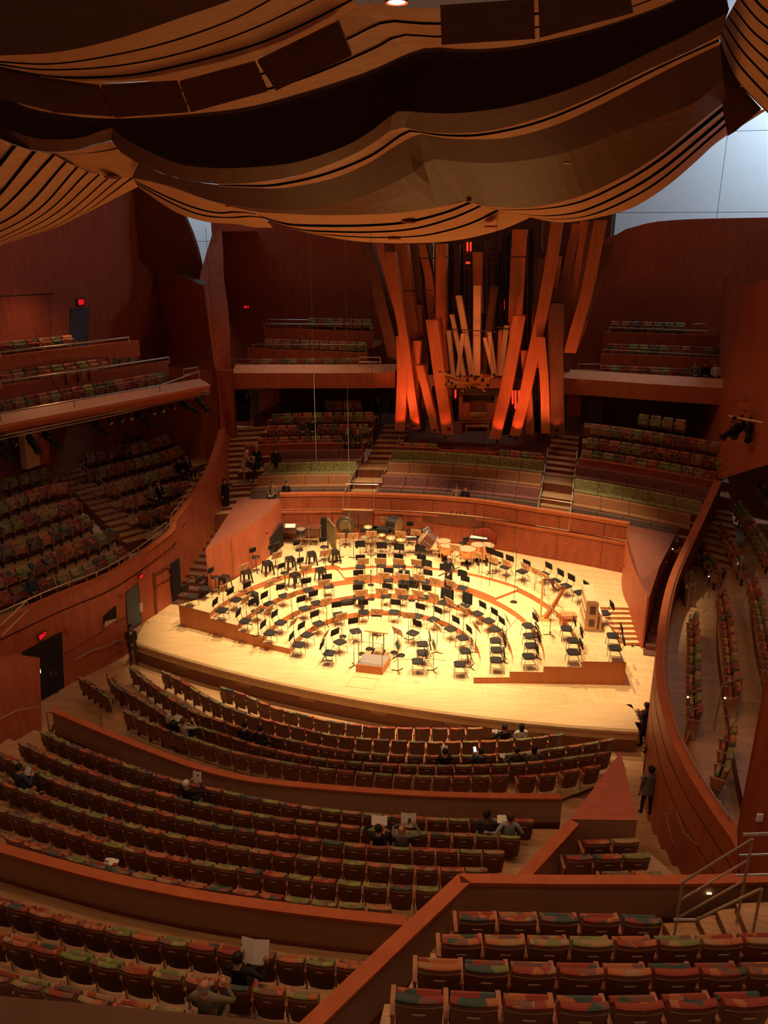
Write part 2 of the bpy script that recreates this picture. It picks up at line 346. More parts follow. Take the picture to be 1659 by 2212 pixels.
for i in range(0,40):
    for j,(d0,d1) in enumerate(((.0,-.42),(-.42,-1.5))):
        x0,x1=xs[i]+.001,xs[i+1]-.001
        if j==1: x0,x1=x0+.2,x1+.2
        a,b,c,e=front(x0,d0+(.06 if j==0 else 0)),front(x1,d0+(.06 if j==0 else 0)),front(x1,d1+.002),front(x0,d1+.002)
        if j==0:
            m1=[front(x0,0,S0),front(x1,0,S0)]; lo=[Vector((v.x,v.y,S0-.07)) for v in (a,b)]; lo2=[Vector((v.x,v.y,S0-.16)) for v in (a,b)]
            MB().add([e,c,m1[1],m1[0],lo[1],lo[0],lo2[1],lo2[0]],[(3,2,1,0),(5,4,2,3),(7,6,4,5)]).obj('plank',M['apron'],ap)
        else: MB().add([a,b,c,e],[(0,1,2,3)]).obj('plank',M['apron'],ap)
fw=MB(); n=60; xs2=[-10.1+(8.45+10.1)*i/n for i in range(n+1)]
fw.loft([[front(x,-.08,0) for x in xs2],[front(x,-.08,S0-.1) for x in xs2]])
fwo=fw.obj('wall_stage_front',M['slatgap'],kind='structure',label='slatted wooden stage front')
sl=MB()
for i in range(16):
    z=.03+i*.048
    sl.loft([[front(x,-.08,z) for x in xs2],[front(x,-.045,z) for x in xs2],[front(x,-.045,z+.034) for x in xs2],[front(x,-.08,z+.034) for x in xs2]],0)
sl.obj('slats',M['slat'],fwo,kind='stuff')
for x in (-8.2,-5.6,-3.1,-.5,2.1,4.7,7.2):
    MB().loft([[front(x+i*.2,-.035,.36) for i in range(4)],[front(x+i*.2,-.035,.74) for i in range(4)]]).obj('vent_panel',M['inner'],fwo)
MB().prism([xy(Wd(*q,0)) for q in [(9.5,-1.0),(10.1,-1.0),(10.1,3.6),(9.3,3.6)]],.3,S0-.004).obj('stage_side_floor',M['stage'],kind='structure',label='narrow strip of stage floor along the right wall')
# wedge-shaped risers, concentric rings about the podium
RC=Vector((0.0,27.15)); RAD=[0,3.70,4.89,6.05,7.37]
LA,LB=Vector((-3.94,27.58)),Vector((-8.53,29.94)); RA,RB=Vector((3.15,25.48)),Vector((8.73,25.28))
def hit(A,B,rad):
    d=(B-A).normalized(); m=A-RC; b=m.dot(d); c=m.dot(m)-rad*rad; return A+d*(-b+math.sqrt(max(0,b*b-c)))
def ang(v,c=RC): return math.atan2(v.y-c.y,v.x-c.x)
def arc(rad,a0,a1,n,c=RC): return [(c.x+rad*math.cos(a0+(a1-a0)*i/n),c.y+rad*math.sin(a0+(a1-a0)*i/n)) for i in range(n+1)]
lh=[None]+[hit(LA,LB,RAD[k]) for k in (1,2,3,4)]; rh=[None]+[hit(RA,RB,RAD[k]) for k in (1,2,3,4)]
lh[1]=LA; rh[1]=RA
CC=Vector((.27,26.22)); CR_=7.84
cl3,cl4=Q(747,1251,CZ),Q(735,1230,CZ); cr3,cr4=Q(1076,1289,CZ),Q(1118,1271.5,CZ)
def riser(poly,z,nm,lb):
    return MB().prism(poly,S0-.05,z-.03,0).prism([(p[0],p[1]) for p in poly],z-.03,z,1,2).obj(nm,[M['riserface'],M['stage'],M['rail']],kind='structure',label=lb)
nm=['','lowest curved stage riser','second curved stage riser','third curved stage riser']
for k in (1,2,3):
    poly=arc(RAD[k],ang(rh[k]),ang(lh[k]),64)+[tuple(lh[k+1])]+arc(RAD[k+1]+.25,ang(lh[k+1])-.03,ang(rh[k+1])+.03,64)+[tuple(rh[k+1])]
    riser(poly,LZ[k],'stage_riser',nm[k])
# block behind the woodwinds
a0,a1=ang(cr3),ang(cl3); b0,b1=ang(cr4,CC),ang(cl4,CC)
riser(arc(RAD[3],a0,a1,40)+arc(CR_+.3,b1+.01,b0-.01,40,CC),CZ,'stage_riser','raised centre block between the third and top risers')
gl,gr=ang(Vector((cl4.x,cl4.y))),ang(Vector((cr4.x,cr4.y)))
jl,jr=Q(728,1229.5,TZ),Q(1129,1265,TZ)
inner=[tuple(rh[4])]+arc(RAD[4],ang(rh[4])+.02,ang(jr),24)+[xy(cr4)]+arc(CR_,b0,b1,40,CC)+[xy(cl4)]+arc(RAD[4],ang(jl),ang(lh[4])-.02,24)+[tuple(lh[4])]
outer=[xy(Wd(*q,0)) for q in [(-8.35,1.3),(-8.3,1.9),(-7.9,3.3),(-7.4,5.5),(-7.7,8.9),(-3.9,9.9),(0,10.5),(4.5,10.0),(9.0,8.9),(8.95,6.6),(9.15,5.05),(7.85,4.78)]]
poly=inner+[(-8.53,29.94)]+outer+[(8.85,26.4),(8.73,25.28)]
MB().prism(poly,S0-.05,TZ-.03,0).prism(poly,TZ-.03,TZ,1,2).obj('stage_riser',[M['riserface'],M['stage'],M['rail']],kind='structure',label='highest riser at the back of the stage')
st=grp('stage_steps','seven wooden steps at the right of the stage')
for i in range(7):
    f0=i/7; a=Wd(7.82+1.1*f0,4.78-1.25*f0,0); b=Wd(9.15+.45*f0,5.12-1.4*f0,0); a2=Wd(7.82+1.1*(f0+.16),4.78-1.25*(f0+.16),0); b2=Wd(9.15+.45*(f0+.16),5.12-1.4*(f0+.16),0)
    z=TZ-.96*(i+1)/8; MB().prism([xy(a),xy(b),xy(b2),xy(a2)],S0,z,0).prism([xy(a),xy(b),xy(b2),xy(a2)],z,z+.012,1).obj('step',[M['riserface'],M['stage']],st)
# floor hatch and outlet plates
h=[Q(*q,S0+.004) for q in [(764,1461),(818,1467),(805,1490),(747,1482)]]
e=tag(MB().tube([h[0],h[1],h[2],h[3],h[0]],.012,4).obj('floor_hatch',M['standwood']),'rectangular trap outlined in the stage floor before the podium','hatch')
pp=[Q(*q,S0+.006) for q in [(893,1469),(908,1471.5),(906,1476.5),(891,1474)]]
tag(MB().add(pp,[(0,1,2,3)]).add([v-Vector((0,0,.006)) for v in pp],[(3,2,1,0)]).obj('floor_outlet',M['standwood']),'small floor outlet plate near the stage edge','outlet')
M['slat2']=wood('back_wall_wood',(.20,.055,.022),(.26,.075,.03),.5,(1,1,9))
# back wall of the stage
bw=[(-7.7,8.6),(-5.8,9.2),(-3.9,9.65),(-1,10.1),(1.2,10.2),(2.9,10.0),(4.7,9.6),(6.9,9.15),(8.85,8.65)]
bc=cat(hw(bw,TZ),50); mid=[Vector((p.x,p.y,3.33)) for p in bc]; tp=[Vector((p.x,p.y,4.22)) for p in off(bc,.12)]
wb=MB().loft([bc,mid],0).loft([[p for p in mid],[Vector((q.x,q.y,3.33)) for q in tp]],1).loft([[Vector((q.x,q.y,3.33)) for q in tp],tp],0).loft([tp,off(tp,.35)],1)
wb=wb.obj('wall_back',[M['slat2'],M['rail']],kind='structure',label='slatted fir wall behind the stage')
def trimline(pts,h,d,nm,mat,par):
    a=off(pts,-d); MB().loft([a,[p+Vector((0,0,h)) for p in a]],0).loft([[p+Vector((0,0,h)) for p in a],[p+Vector((0,0,h)) for p in off(pts,.02)]],0).loft([off(pts,.02),a]).obj(nm,mat,par)
trimline([p-Vector((0,0,.06)) for p in mid],.11,.06,'moulding',M['rail'],wb); trimline([p-Vector((0,0,.12)) for p in tp],.16,.05,'moulding',M['rail'],wb); trimline(bc,.05,.04,'baseboard',M['rail'],wb)
sl=MB()
for i in range(16):
    z=TZ+.08+i*.0815; a=[Vector((p.x,p.y,z)) for p in bc]; f_=off(a,-.035)
    sl.loft([a,f_,[p+Vector((0,0,.06)) for p in f_],[p+Vector((0,0,.06)) for p in a]],0)
for i in range(8):
    z=3.42+i*.0815; a=[Vector((p.x,p.y,z)) for p in tp]; f_=off(a,-.03)
    sl.loft([a,f_,[p+Vector((0,0,.06)) for p in f_],[p+Vector((0,0,.06)) for p in a]],0)
sl.obj('slats',M['fir'],wb,kind='stuff')
for i in range(4,50,6):
    a=off(bc,-.045)[i]; MB().tube([a,Vector((a.x,a.y,3.28))],.012,4).obj('panel_joint',M['slatgap'],wb)
    a=off(tp,-.045)[i]; MB().tube([Vector((a.x,a.y,3.4)),Vector((a.x,a.y,4.1))],.012,4).obj('panel_joint',M['slatgap'],wb)
# wedge boxes left and right of the stage
lt=Q3([(444,1187,3.85),(494,1160,3.92),(530,1143,3.98),(560,1125,4.05),(585,1103,4.1),(606,1078,4.22)])
lout=Q3([(444,1187,3.85),(475,1140,3.95),(515,1078,4.22)])
mb=MB(); mb.loft([up(lt,S0),lt],0); mb.add(lt+[lout[2],lout[1]],[tuple(range(8))[::-1]],1); mb.loft([up(lout,S0),lout],0)
wl=mb.obj('wall_stage_left',[M['fir'],M['firdark']],kind='structure',label='wedge-shaped fir box at the left of the stage')
nrm=Vector((VX,VY,0))*.21
def plantri(pts,z0): return pts
a,b=up([lt[4]],TZ)[0]+nrm,up([lt[5]],TZ)[0]+nrm; lf=Q(566,1207,TZ)+nrm
b=lf.lerp(b,.86); dq=[lf,b,Vector((b.x,b.y,3.1)),Vector((lf.x,lf.y,2.72))]
struct(MB().add(dq+[v-nrm*1.5 for v in dq],[(0,1,2,3),(7,6,5,4),(0,4,5,1),(1,5,6,2),(2,6,7,3),(3,7,4,0)]).obj('door_4',M['doordark']),'low slanted doorway in the stage-left box')
for x,y in ((494,1160),):
    v=Q(x,y,3.92)+nrm*.5; MB().tube([Vector((v.x,v.y,TZ)),v],.014,4).obj('panel_joint',M['firdark'],wl)
v=T(558,1149,ST(lt[3])[1])+nrm*2; tag(MB().box(v,(.1,.1,.14)).obj('wall_sounder',M['redfab']),'tiny red alarm unit on the box left of the stage','alarm')
rb=[(8.83,8.7),(8.78,7.7),(8.8,6.7),(8.88,5.9),(9.05,5.0),(9.3,4.2),(9.58,3.47)]; rz=[4.22,4.17,4.08,3.95,3.75,3.5,3.2]
rt=[Wd(s,t,z) for (s,t),z in zip(rb,rz)]; ro=[Q(1392,1289,3.2),Q(1425,1222,3.7),Q(1460,1155,4.22)]; ro[0]=rt[-1]+Vector((VX,VY,0))*.08
mb=MB(); mb.loft([[Vector((v.x,v.y,S0)) for v in rt],rt],0); mb.add(rt+ro,[tuple(range(10))],1); mb.loft([up(ro,0),ro],1)
mb.add([Vector((rt[-1].x,rt[-1].y,0)),rt[-1],ro[0],Vector((ro[0].x,ro[0].y,0))],[(0,1,2,3)],0)
mb.obj('wall_stage_right',[M['fir'],M['firdark']],kind='structure',label='wedge-shaped fir wall curving at the right of the stage')
v=Q(1350,1227,2.6); v=Wd(8.8,6.9,3.0); tag(MB().box(v,(.08,.1,.14)).obj('wall_sounder',M['redfab']),'tiny red alarm unit on the curved wall right of the stage','alarm')
# side stairs beyond the wedges
for sg,nmx,cx in ((-1,'dark stair climbing behind the stage-left box',-9.35),(1,'dark stair climbing behind the stage-right wall',10.1)):
    st=grp('side_stair',nmx)
    for i in range(20):
        t0=(2.2 if sg<0 else 2.9)+i*.42; z=1.0+i*.165
        a_,b_=(-10.5-.12*max(0,t0-4),-8.25) if sg<0 else (9.66+.19*(t0-3),10.3+.25*(t0-3))
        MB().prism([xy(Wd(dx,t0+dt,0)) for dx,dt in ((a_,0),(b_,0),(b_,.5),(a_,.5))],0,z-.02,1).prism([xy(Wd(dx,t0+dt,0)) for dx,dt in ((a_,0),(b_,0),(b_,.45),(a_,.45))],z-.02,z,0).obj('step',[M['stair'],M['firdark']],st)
a=Q3([(405,1240,1.9),(412,1246,1.6),(425,1248,1.5),(438,1244,1.6),(443,1237,1.9)]); tag(MB().tube(cat(a,10),.025,6).obj('rope_barrier',M['rail']),'slack rope across the foot of the dark stair left of the stage','rope')
# ------------------------------------------------ parapets between the seating sections
def parapet(nm,pts,zf,zb,lb,th=.26):
    o=MB().loft([up(pts,zf),[p-Vector((0,0,.05)) for p in pts]],0).obj(nm,M['fir'],kind='structure',label=lb)
    bk=off(pts,-th+.04); MB().loft([[p-Vector((0,0,.05)) for p in bk],up(bk,zb)],0).obj('felt_face',M['inner'],o)
    MB().loft([up(off(bk,-.03),zb),[Vector((p.x,p.y,zb+.1)) for p in off(bk,-.03)],[Vector((p.x,p.y,zb+.1)) for p in bk]],0).obj('baseboard',M['firdark'],o)
    f_=off(pts,.03); g=off(pts,-th); dn=Vector((0,0,.06))
    mb=MB().loft([[p-dn for p in f_],f_,g,[p-dn for p in g]],0)
    for e in(0,-1): mb.add([f_[e]-dn,f_[e],g[e],g[e]-dn],[(0,1,2,3)]); 
    for e in (0,-1): mb.add([Vector((pts[e].x,pts[e].y,min(zf,zb))),pts[e],bk[e],Vector((bk[e].x,bk[e].y,min(zf,zb)))],[(0,1,2,3)])
    mb.obj('rail_cap',M['rail'],o); return o
p1=cat(Qs([(120,1531),(230,1577),(340,1620),(430,1652),(540,1678),(700,1695),(900,1709),(1060,1714),(1212,1716)],2.1),40)
parapet('wall_front_parapet',p1,0,1.2,'lower curved parapet between the front and middle seats',.18)
p2=cat(Qs([(-60,1800),(0,1822),(200,1877),(350,1910),(500,1936),(700,1962),(880,1980)],4.45),40)
parapet('wall_middle_parapet',p2,2.3,3.6,'upper curved parapet behind the middle seats',.2)
# near right block: long diagonal wall and cross wall
cw=[Q(640,2222,7.5),Q(830,2042,7.5),Q(993,1890,7.5)]; cw2=[Q(993,1890,7.5),Q(1200,1893,7.5),Q(1455,1893,7.5),Q(1700,1888,7.5)]
parapet('wall_diagonal_parapet',[cw[0],cw[1],cw[2]],3.4,6.6,'diagonal parapet at the left edge of the near right block',.2)
parapet('wall_cross_parapet',cw2,4.2,6.75,'straight parapet in front of the near right block',.15)
# sunken box with wedge wall
dg=[Q(1118,1892,5.15),Q(1232,1770,5.15)]
parapet('wall_box_parapet',dg,1.4,4.2,'diagonal parapet beside the small box of five seats',.2)
wf=Q3([(1232,1770,5.15),(1376,1772,5.15)]); tipv=Q(1341,1624,3.55)
mb=MB().add([wf[0],wf[1],tipv],[(2,1,0)],0); bl=[Vector((v.x,v.y,0)) for v in (wf[0],wf[1],tipv)]
mb.add([wf[0],bl[0],bl[2],tipv],[(0,1,2,3)],1).add([wf[1],bl[1],bl[2],tipv],[(3,2,1,0)],1).add([wf[0]+Vector((0,-.02,0)),wf[1]+Vector((0,-.02,0)),Vector((wf[1].x,wf[1].y-.02,4.2)),Vector((wf[0].x,wf[0].y-.02,4.2))],[(3,2,1,0)],2).add([wf[0],wf[1],Vector((wf[1].x,wf[1].y,0)),Vector((wf[0].x,wf[0].y,0))],[(3,2,1,0)],1)
mb.obj('wall_wedge',[M['fir'],M['firdark'],M['inner']],kind='structure',label='large sloping triangular fir wedge beside the right aisle')
MB().prism([xy(v) for v in [Q(1232,1770,5.15),Q(1376,1772,5.15),Q(1400,1830,4.3),Q(1480,1900,4.3),Q(1500,1990,4.3),Q(1040,1990,4.3)]],2.0,4.2,0,1).obj('floor_box',[M['floor'],M['firdark']],kind='structure')
# right parapet wall of the side terrace
rp=Q3([(1600,1850,3.9),(1581,1815,3.9),(1534,1748,3.9),(1484,1668,3.9),(1447,1589,3.9),(1430,1530,3.9),(1419,1474,3.9),(1419,1400,3.9),(1424,1350,3.9),(1432,1305,3.95),(1443,1262,4.1),(1460,1218,4.45),(1497,1140,5.1),(1544,1040,6.0)])
rp=cat(rp,44)
o=MB().loft([rp,[Vector((p.x,p.y,0))-RS*.0 for p in rp]],0).obj('wall_right',M['fir'],kind='structure',label='curved fir wall below the right side terrace',smooth=True)
g=off(rp,-.30); MB().loft([[p+Vector((0,0,.06)) for p in off(rp,.03)],[p+Vector((0,0,.06)) for p in g]],0).loft([off(rp,.03),[p+Vector((0,0,.06)) for p in off(rp,.03)]],0).obj('rail_cap',M['rail'],o)
MB().loft([g,[p-Vector((0,0,1.1)) for p in g]],0).obj('inner_face',M['firdark'],o)
for dz in(.55,1.3): MB().loft([[p-Vector((0,0,dz)) for p in off(rp,.012)],[p-Vector((0,0,dz+.03)) for p in off(rp,.012)]],0).obj('reveal_line',M['slot'],o)
PARR=rp
# aisle floor at the right of the main floor, rising towards the viewer
ms=grp('aisle_floor','wooden aisle stepping up beside the right wall')
for i in range(16):
    t0=-5.2-i*.85; z=.12+i*.27
    MB().prism([xy(Wd(s,t,0)) for s,t in ((6.6,t0),(11.6,t0),(11.6,t0-.95),(6.6,t0-.95))],-.2,z,0,1).obj('step',[M['floor'],M['firdark']],ms)
# ================================================= BACK OF THE HALL
def arcrow(t0,s0,s1,n,z,cur=.022): return [Wd(s0+(s1-s0)*i/(n-1),t0-cur*(s0+(s1-s0)*i/(n-1)-.6)**2,z) for i in range(n)]
# bench rows behind the stage
BT=[10.75,11.65,12.55,13.45]; BZ=[3.45,3.88,4.31,4.74]; BSEC=[('left',-9.3,-4.75),('centre',-3.15,4.75),('right',6.35,11.6)]
fb=grp('floor_benches','stepped floor under the benches behind the stage')
for k in range(4):
    t=BT[k]; a=arcrow(t-.62,-10.6,12.6,40,BZ[k]); b=arcrow(t+.28,-10.6,12.6,40,BZ[k])
    MB().loft([a,b],0).loft([up(a,BZ[k]-.5),a],1).obj('tread',[M['floor'],M['firdark']],fb)
a=arcrow(BT[3]+.28,-10.6,12.6,40,BZ[3]); b=arcrow(BT[3]+.7,-10.6,12.6,40,BZ[3]); MB().loft([a,b],0).obj('tread',M['floor'],fb)
BEN=[]
col={0:3,1:2,2:1,3:0}; cn={0:'dim purple-brown',1:'olive green',2:'orange-brown',3:'dark brown'}
rown=['front','second','third','rear']
for k in range(4):
    for sec,s0,s1 in BSEC:
        if sec=='right': s1=11.0+.48*k
        c=col[k] if sec=='left' else {0:3,1:0,2:2,3:1}[k] if sec=='centre' else {0:3,1:2,2:1,3:0}[k]
        mid=(s0+s1)/2; org=Wd(mid,BT[k],BZ[k]); e=empty('choir_bench',org,0,f'long {cn[c]} upholstered bench, {rown[k]} row of the {sec} block behind the stage','bench','benches behind the stage')
        nseg=max(2,round((s1-s0)/1.15))
        for i in range(nseg):
            sa=s0+(s1-s0)*i/nseg+.012; sb=s0+(s1-s0)*(i+1)/nseg-.012
            def ln(dt,dz): return [p-org+Vector((0,0,dz)) for p in arcrow(BT[k]+dt,sa,sb,4,BZ[k])]
            A=[ln(-.32,.30),ln(-.36,.38),ln(-.34,.44),ln(0,.42),ln(.02,.30)]
            MB().loft(A,0).add([A[j][0] for j in range(5)],[(0,1,2,3,4)]).add([A[j][3] for j in range(5)],[(4,3,2,1,0)]).obj('seat_pad',DIM[c],e)
            B=[ln(.03,.40),ln(.06,.62),ln(.10,.84),ln(.16,.90),ln(.22,.84),ln(.2,.4)]
            MB().loft(B,0).add([B[j][0] for j in range(6)],[(0,1,2,3,4,5)]).add([B[j][3] for j in range(6)],[(5,4,3,2,1,0)]).obj('backrest',DIM[c],e)
        a=[p-org+Vector((0,0,0)) for p in arcrow(BT[k]-.22,s0,s1,12,BZ[k])]; MB().loft([a,[p+Vector((0,0,.3)) for p in a]],0).obj('base_panel',M['firdark'],e)
# aisle stairs with railings through the benches
def stairs(nm,s0,s1,t0,t1,z0,z1,n,lb,u=.15):
    g=grp(nm,lb)
    for i in range(n):
        f0,f1=i/n,(i+1)/n; ta,tb=t0+(t1-t0)*f0,t0+(t1-t0)*f1; z=z0+(z1-z0)*f1; cur=lambda s,t:t-.022*(s-.6)**2
        P=[xy(Wd(s,cur(s,t),0)) for s,t in ((s0,ta),(s1,ta),(s1,tb+.03),(s0,tb+.03))]
        MB().prism(P,z-u-.6,z-.02,1).prism(P,z-.02,z,0).obj('step',[M['floor'],M['firdark']],g)
    return g
stairs('stairs',-4.72,-3.18,9.95,18.2,3.3,5.95,16,'wooden stair between the left and centre benches behind the stage')
stairs('stairs',4.78,6.32,10.0,18.2,3.3,5.95,16,'wooden stair between the centre and right benches behind the stage')
stairs('stairs',-12.6,-9.35,9.6,18.4,3.4,5.95,16,'wooden stair at the left end of the benches')
stairs('stairs',11.95,13.3,9.6,18.4,3.4,5.95,18,'narrow stair at the right end of the benches')
def cur(s,t): return t-.022*(s-.6)**2
def hall_rail(nm,s,ts,zf,h,lb,r=.022):
    pts=[Wd(s,cur(s,t),zf(t)+h) for t in ts]; return rail(nm,pts,r*1.3,lb,[[p,p-Vector((0,0,h))] for p in pts])
zst=lambda t:3.3+(t-9.95)*.321
for s,who in ((-4.70,'left side of the left stair'),(-3.2,'right side of the left stair'),(4.8,'left side of the right stair'),(6.3,'right side of the right stair')):
    for j,t0 in enumerate((10.1,11.1,12.1,13.1,14.6)):
        hall_rail('stair_rail',s,(t0,t0+.75),zst,.85,f'{ORD[j]} short steel stair rail from the stage on the {who}')
for s0,s1,lb in ((-4.75,-3.15,'steel guard across the foot of the left stair behind the stage'),(4.75,6.35,'steel guard across the foot of the right stair behind the stage')):
    a,b=Wd(s0,cur(s0,10.68),4.25+.35),Wd(s1,cur(s1,10.68),4.25+.35); d=Vector((0,0,.36)); rail('stair_guard',[a,b],.02,lb,[[a,a-d],[b,b-d]],'steel',[[a-d*.8,b-d*.8]])
# parapets above the benches
for sec,s0,s1,tt in (('left',-10.7,-4.8,14.15),('right',6.4,12.7,14.15)):
    a=arcrow(tt,s0,s1,16,5.84)[::-1]; parapet('wall_terrace_parapet',a,4.5,5.0,f'red fir parapet above the {sec} benches',.22)
# organ platform with its bulging front
a=[Wd(s,t,5.68) for s,t in ((-3.1,13.85),(-.8,14.1),(-.75,13.75),(2.2,13.9),(2.25,14.2),(4.7,13.75))]
MB().prism([xy(v) for v in a]+[xy(Wd(*q,0)) for q in ((4.7,22),(-3.1,22))],4.2,5.35,1,0).obj('floor_organ_platform',[M['fir'],M['firdark']],kind='structure')
parapet('wall_organ_parapet',a[::-1],4.6,5.0,'red fir parapet bulging in front of the organ',.12)
# terraces at each side of the organ under the balconies
TT=[14.65,15.7,16.75,17.8]; TZ4=[5.05,5.50,5.95,6.4]; TZL=[5.25,5.65,6.1,6.55]; TZR=[5.3,5.70,6.2,6.8]
for sec,s0,s1 in (('left',-10.6,-4.9),('right',6.5,13.2)):
    TZ4=TZL if sec=='left' else TZR
    g=grp('floor_terrace',f'stepped terrace floor {sec} of the organ')
    for k in range(4):
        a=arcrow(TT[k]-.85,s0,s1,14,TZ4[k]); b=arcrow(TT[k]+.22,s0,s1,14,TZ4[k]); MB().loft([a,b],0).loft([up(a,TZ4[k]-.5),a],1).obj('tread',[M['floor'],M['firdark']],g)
    MB().prism([xy(Wd(s,t,0)) for s,t in ((s0-2.5,17.9),(s1+1.6,17.0),(s1+1.6,23),(s0-2.5,23))],4.5,5.9,0).obj('landing',M['firdark'],g)
# ------------------------------------------------ rear balconies
def bal(nm,s0,s1,fs,lb):
    A=[Wd(s,t,9.15) for s,t in fs]; L=[Wd(s,t-.0,9.38) for s,t in fs]; 
    back=[p+Vector((UX,UY,0))*.6+Vector((0,0,.38)) for p in A]; bot=[p+Vector((0,0,-.84)) for p in A]
    deep=[Wd(ST(p)[0],24.2,8.33) for p in bot]
    mb=MB().loft([deep,bot],1).loft([bot,A],0).loft([A,back],2); mb.add([bot[0],A[0],back[0],Vector((back[0].x,back[0].y,8.33))],[(0,1,2,3)],0).add([bot[-1],A[-1],back[-1],Vector((back[-1].x,back[-1].y,8.33))],[(3,2,1,0)],0)
    return mb.obj(nm,[M['fir'],M['firdark'],M['plasterfir']],kind='structure',label=lb)
M['plasterfir']=wood('balcony_ledge',(.58,.27,.14),(.68,.34,.18),.5,(3,3,1))
LFS=[ST(Q(x,y,9.15)) for x,y in [(500,806),(600,806),(700,806),(780,806),(853,805)]]; RFS=[ST(Q(x,y,9.15)) for x,y in [(1208,816),(1300,822),(1400,829),(1500,835),(1576,840)]]
bal('balcony_left',0,0,LFS,'fir balcony front left of the organ'); bal('balcony_right',0,0,RFS,'fir balcony front right of the organ')
def tier_box(nm,pts,ztop,zbot,lb,deep=2.0):
    a=up(pts,ztop); b=up(pts,zbot); c=[p+Vector((UX,UY,0))*deep for p in a]
    mb=MB().loft([b,a],0).loft([a,[p+Vector((UX,UY,0))*.12 for p in a]],0).loft([[Vector((p.x,p.y,ztop-.75))+Vector((UX,UY,0))*.12 for p in a],[Vector((p.x,p.y,ztop-.75))+Vector((UX,UY,0))*deep for p in a]],1)
    for e in (0,-1):
        q=[b[e],a[e],a[e]+Vector((UX,UY,0))*.12,Vector((a[e].x,a[e].y,ztop-.75))+Vector((UX,UY,0))*.12,Vector((a[e].x,a[e].y,ztop-.75))+Vector((UX,UY,0))*deep,b[e]+Vector((UX,UY,0))*deep]; mb.add(q,[tuple(range(6))],0)
    return mb.obj(nm,[M['fir'],M['firdark']],kind='structure',label=lb)
def zAt(px,py,t): return T(px,py,t).z
# parapets of second and third balcony rows (t planes), measured heights
def tpl(pts,t): return [T(a,b,t) for a,b in pts]
q=tpl([(534,752),(793,752)],17.9); tier_box('wall_balcony_parapet',q,q[0].z,q[0].z-.95,'parapet before the second row of the left rear balcony')
q=tpl([(570,709),(805,709)],19.6); tier_box('wall_balcony_parapet',q,q[0].z,q[0].z-.95,'parapet before the top row of the left rear balcony')
q=tpl([(1298,764),(1568,776)],19.2); tier_box('wall_balcony_parapet',q,q[0].z,q[0].z-.95,'parapet before the second row of the right rear balcony')
q=tpl([(1304,717),(1576,722)],21.0); tier_box('wall_balcony_parapet',q,q[0].z,q[0].z-.95,'parapet before the top row of the right rear balcony')
for z,t0,t1,s0,s1 in ((8.9,15,17.9,-12.4,-4.3),(8.9,17.6,19.2,5.5,13.6)):
    MB().prism([xy(Wd(s,t,0)) for s,t in ((s0,t0),(s1,t0+1.6 if s0<0 else t0),(s1,t1),(s0,t1))],z-.1,z,0).obj('floor_balcony',M['firdark'],kind='structure')
def trail(nm,pts,t,lb,r=.03,drop=.35,extra=0,n=2):
    P=tpl(pts,t); e=[[p-Vector((0,0,extra)) for p in P]] if extra else []
    return rail(nm,P,r,lb,[[v,v-Vector((0,0,drop))] for v in (P[0].lerp(P[-1],i/(n-1)) for i in range(n))],'steel',e)
trail('balcony_rail',[(570,700),(804,700.5)],19.6,'steel rail on the highest parapet of the left rear balcony',.03,.3,0,4)
trail('balcony_rail',[(545,744),(791,745)],17.9,'steel rail on the middle parapet of the left rear balcony',.03,.3,0,4)
trail('balcony_rail',[(499,776),(545,776)],15.0,'short double rail at the left end of the left rear balcony front',.025,.6,.25,2)
trail('balcony_rail',[(776,772),(822,772)],16.3,'short double rail at the right end of the left rear balcony front',.03,.6,.25,2)
trail('balcony_rail',[(1316,707),(1575,717)],21.0,'steel rail on the highest parapet of the right rear balcony',.03,.3,0,4)
trail('balcony_rail',[(1303,755),(1586,770)],19.2,'steel rail on the middle parapet of the right rear balcony',.03,.3,0,4)
trail('balcony_rail',[(1248,786),(1297,787)],18.0,'short double rail at the left end of the right rear balcony front',.025,.6,.3,2)
trail('balcony_rail',[(1560,805),(1580,806)],17.9,'short double rail at the right end of the right rear balcony front',.025,.6,.3,2)
trail('balcony_rail',[(1497,700),(1525,700)],22.3,'tiny bright rail over the top row of the right rear balcony',.03,.3,0,2)
trail('wall_handrail',[(575,690),(665,691)],20.5,'thin rail left of the top seats on the left rear balcony',.02,.35,.2,3)
trail('wall_handrail',[(1333,893),(1362,893)],20.5,'small bent handrail behind the seats right of the organ',.025,.5,0,2)
trail('wall_handrail',[(745,867),(765,867),(800,886)],20.5,'small bent handrail behind the seats left of the organ',.025,.5,0,2)
# back walls
def tquad(nm,pts,t,mat,lb,th=.15,cat_=None,par=None):
    f=[T(a,b,t) if not isinstance(t,(list,tuple)) else T(a,b,t[i]) for i,(a,b) in enumerate(pts)]; g=[v+Vector((UX,UY,0))*th for v in f]; k=len(f)
    o=MB().add(f+g,[tuple(range(k)),tuple(range(2*k-1,k-1,-1))]+[(i,(i+1)%k,k+(i+1)%k,k+i) for i in range(k)]).obj(nm,mat,par)
    if par is None: o['kind']='structure'; o['label']=lb
    return o
bw1=Wd(0,23,0)
def vwall(nm,s0,s1,t0,t1,z0,z1,mat,lb,n=2,curve=None):
    a=[Wd(s0+(s1-s0)*i/(n-1),t0+(t1-t0)*i/(n-1)+(curve(i/(n-1)) if curve else 0),z0) for i in range(n)]
    return MB().loft([a,up(a,z1)]).loft([up(off(a,.25),z0),up(off(a,.25),z1)],flip=True).loft([up(a,z1),up(off(a,.25),z1)]).obj(nm,mat,kind='structure',label=lb)
vwall('wall_rear_left',-17.4,-3.2,22.6,22.6,4,17.1,M['fir'],'plain red fir wall behind the left rear balcony')
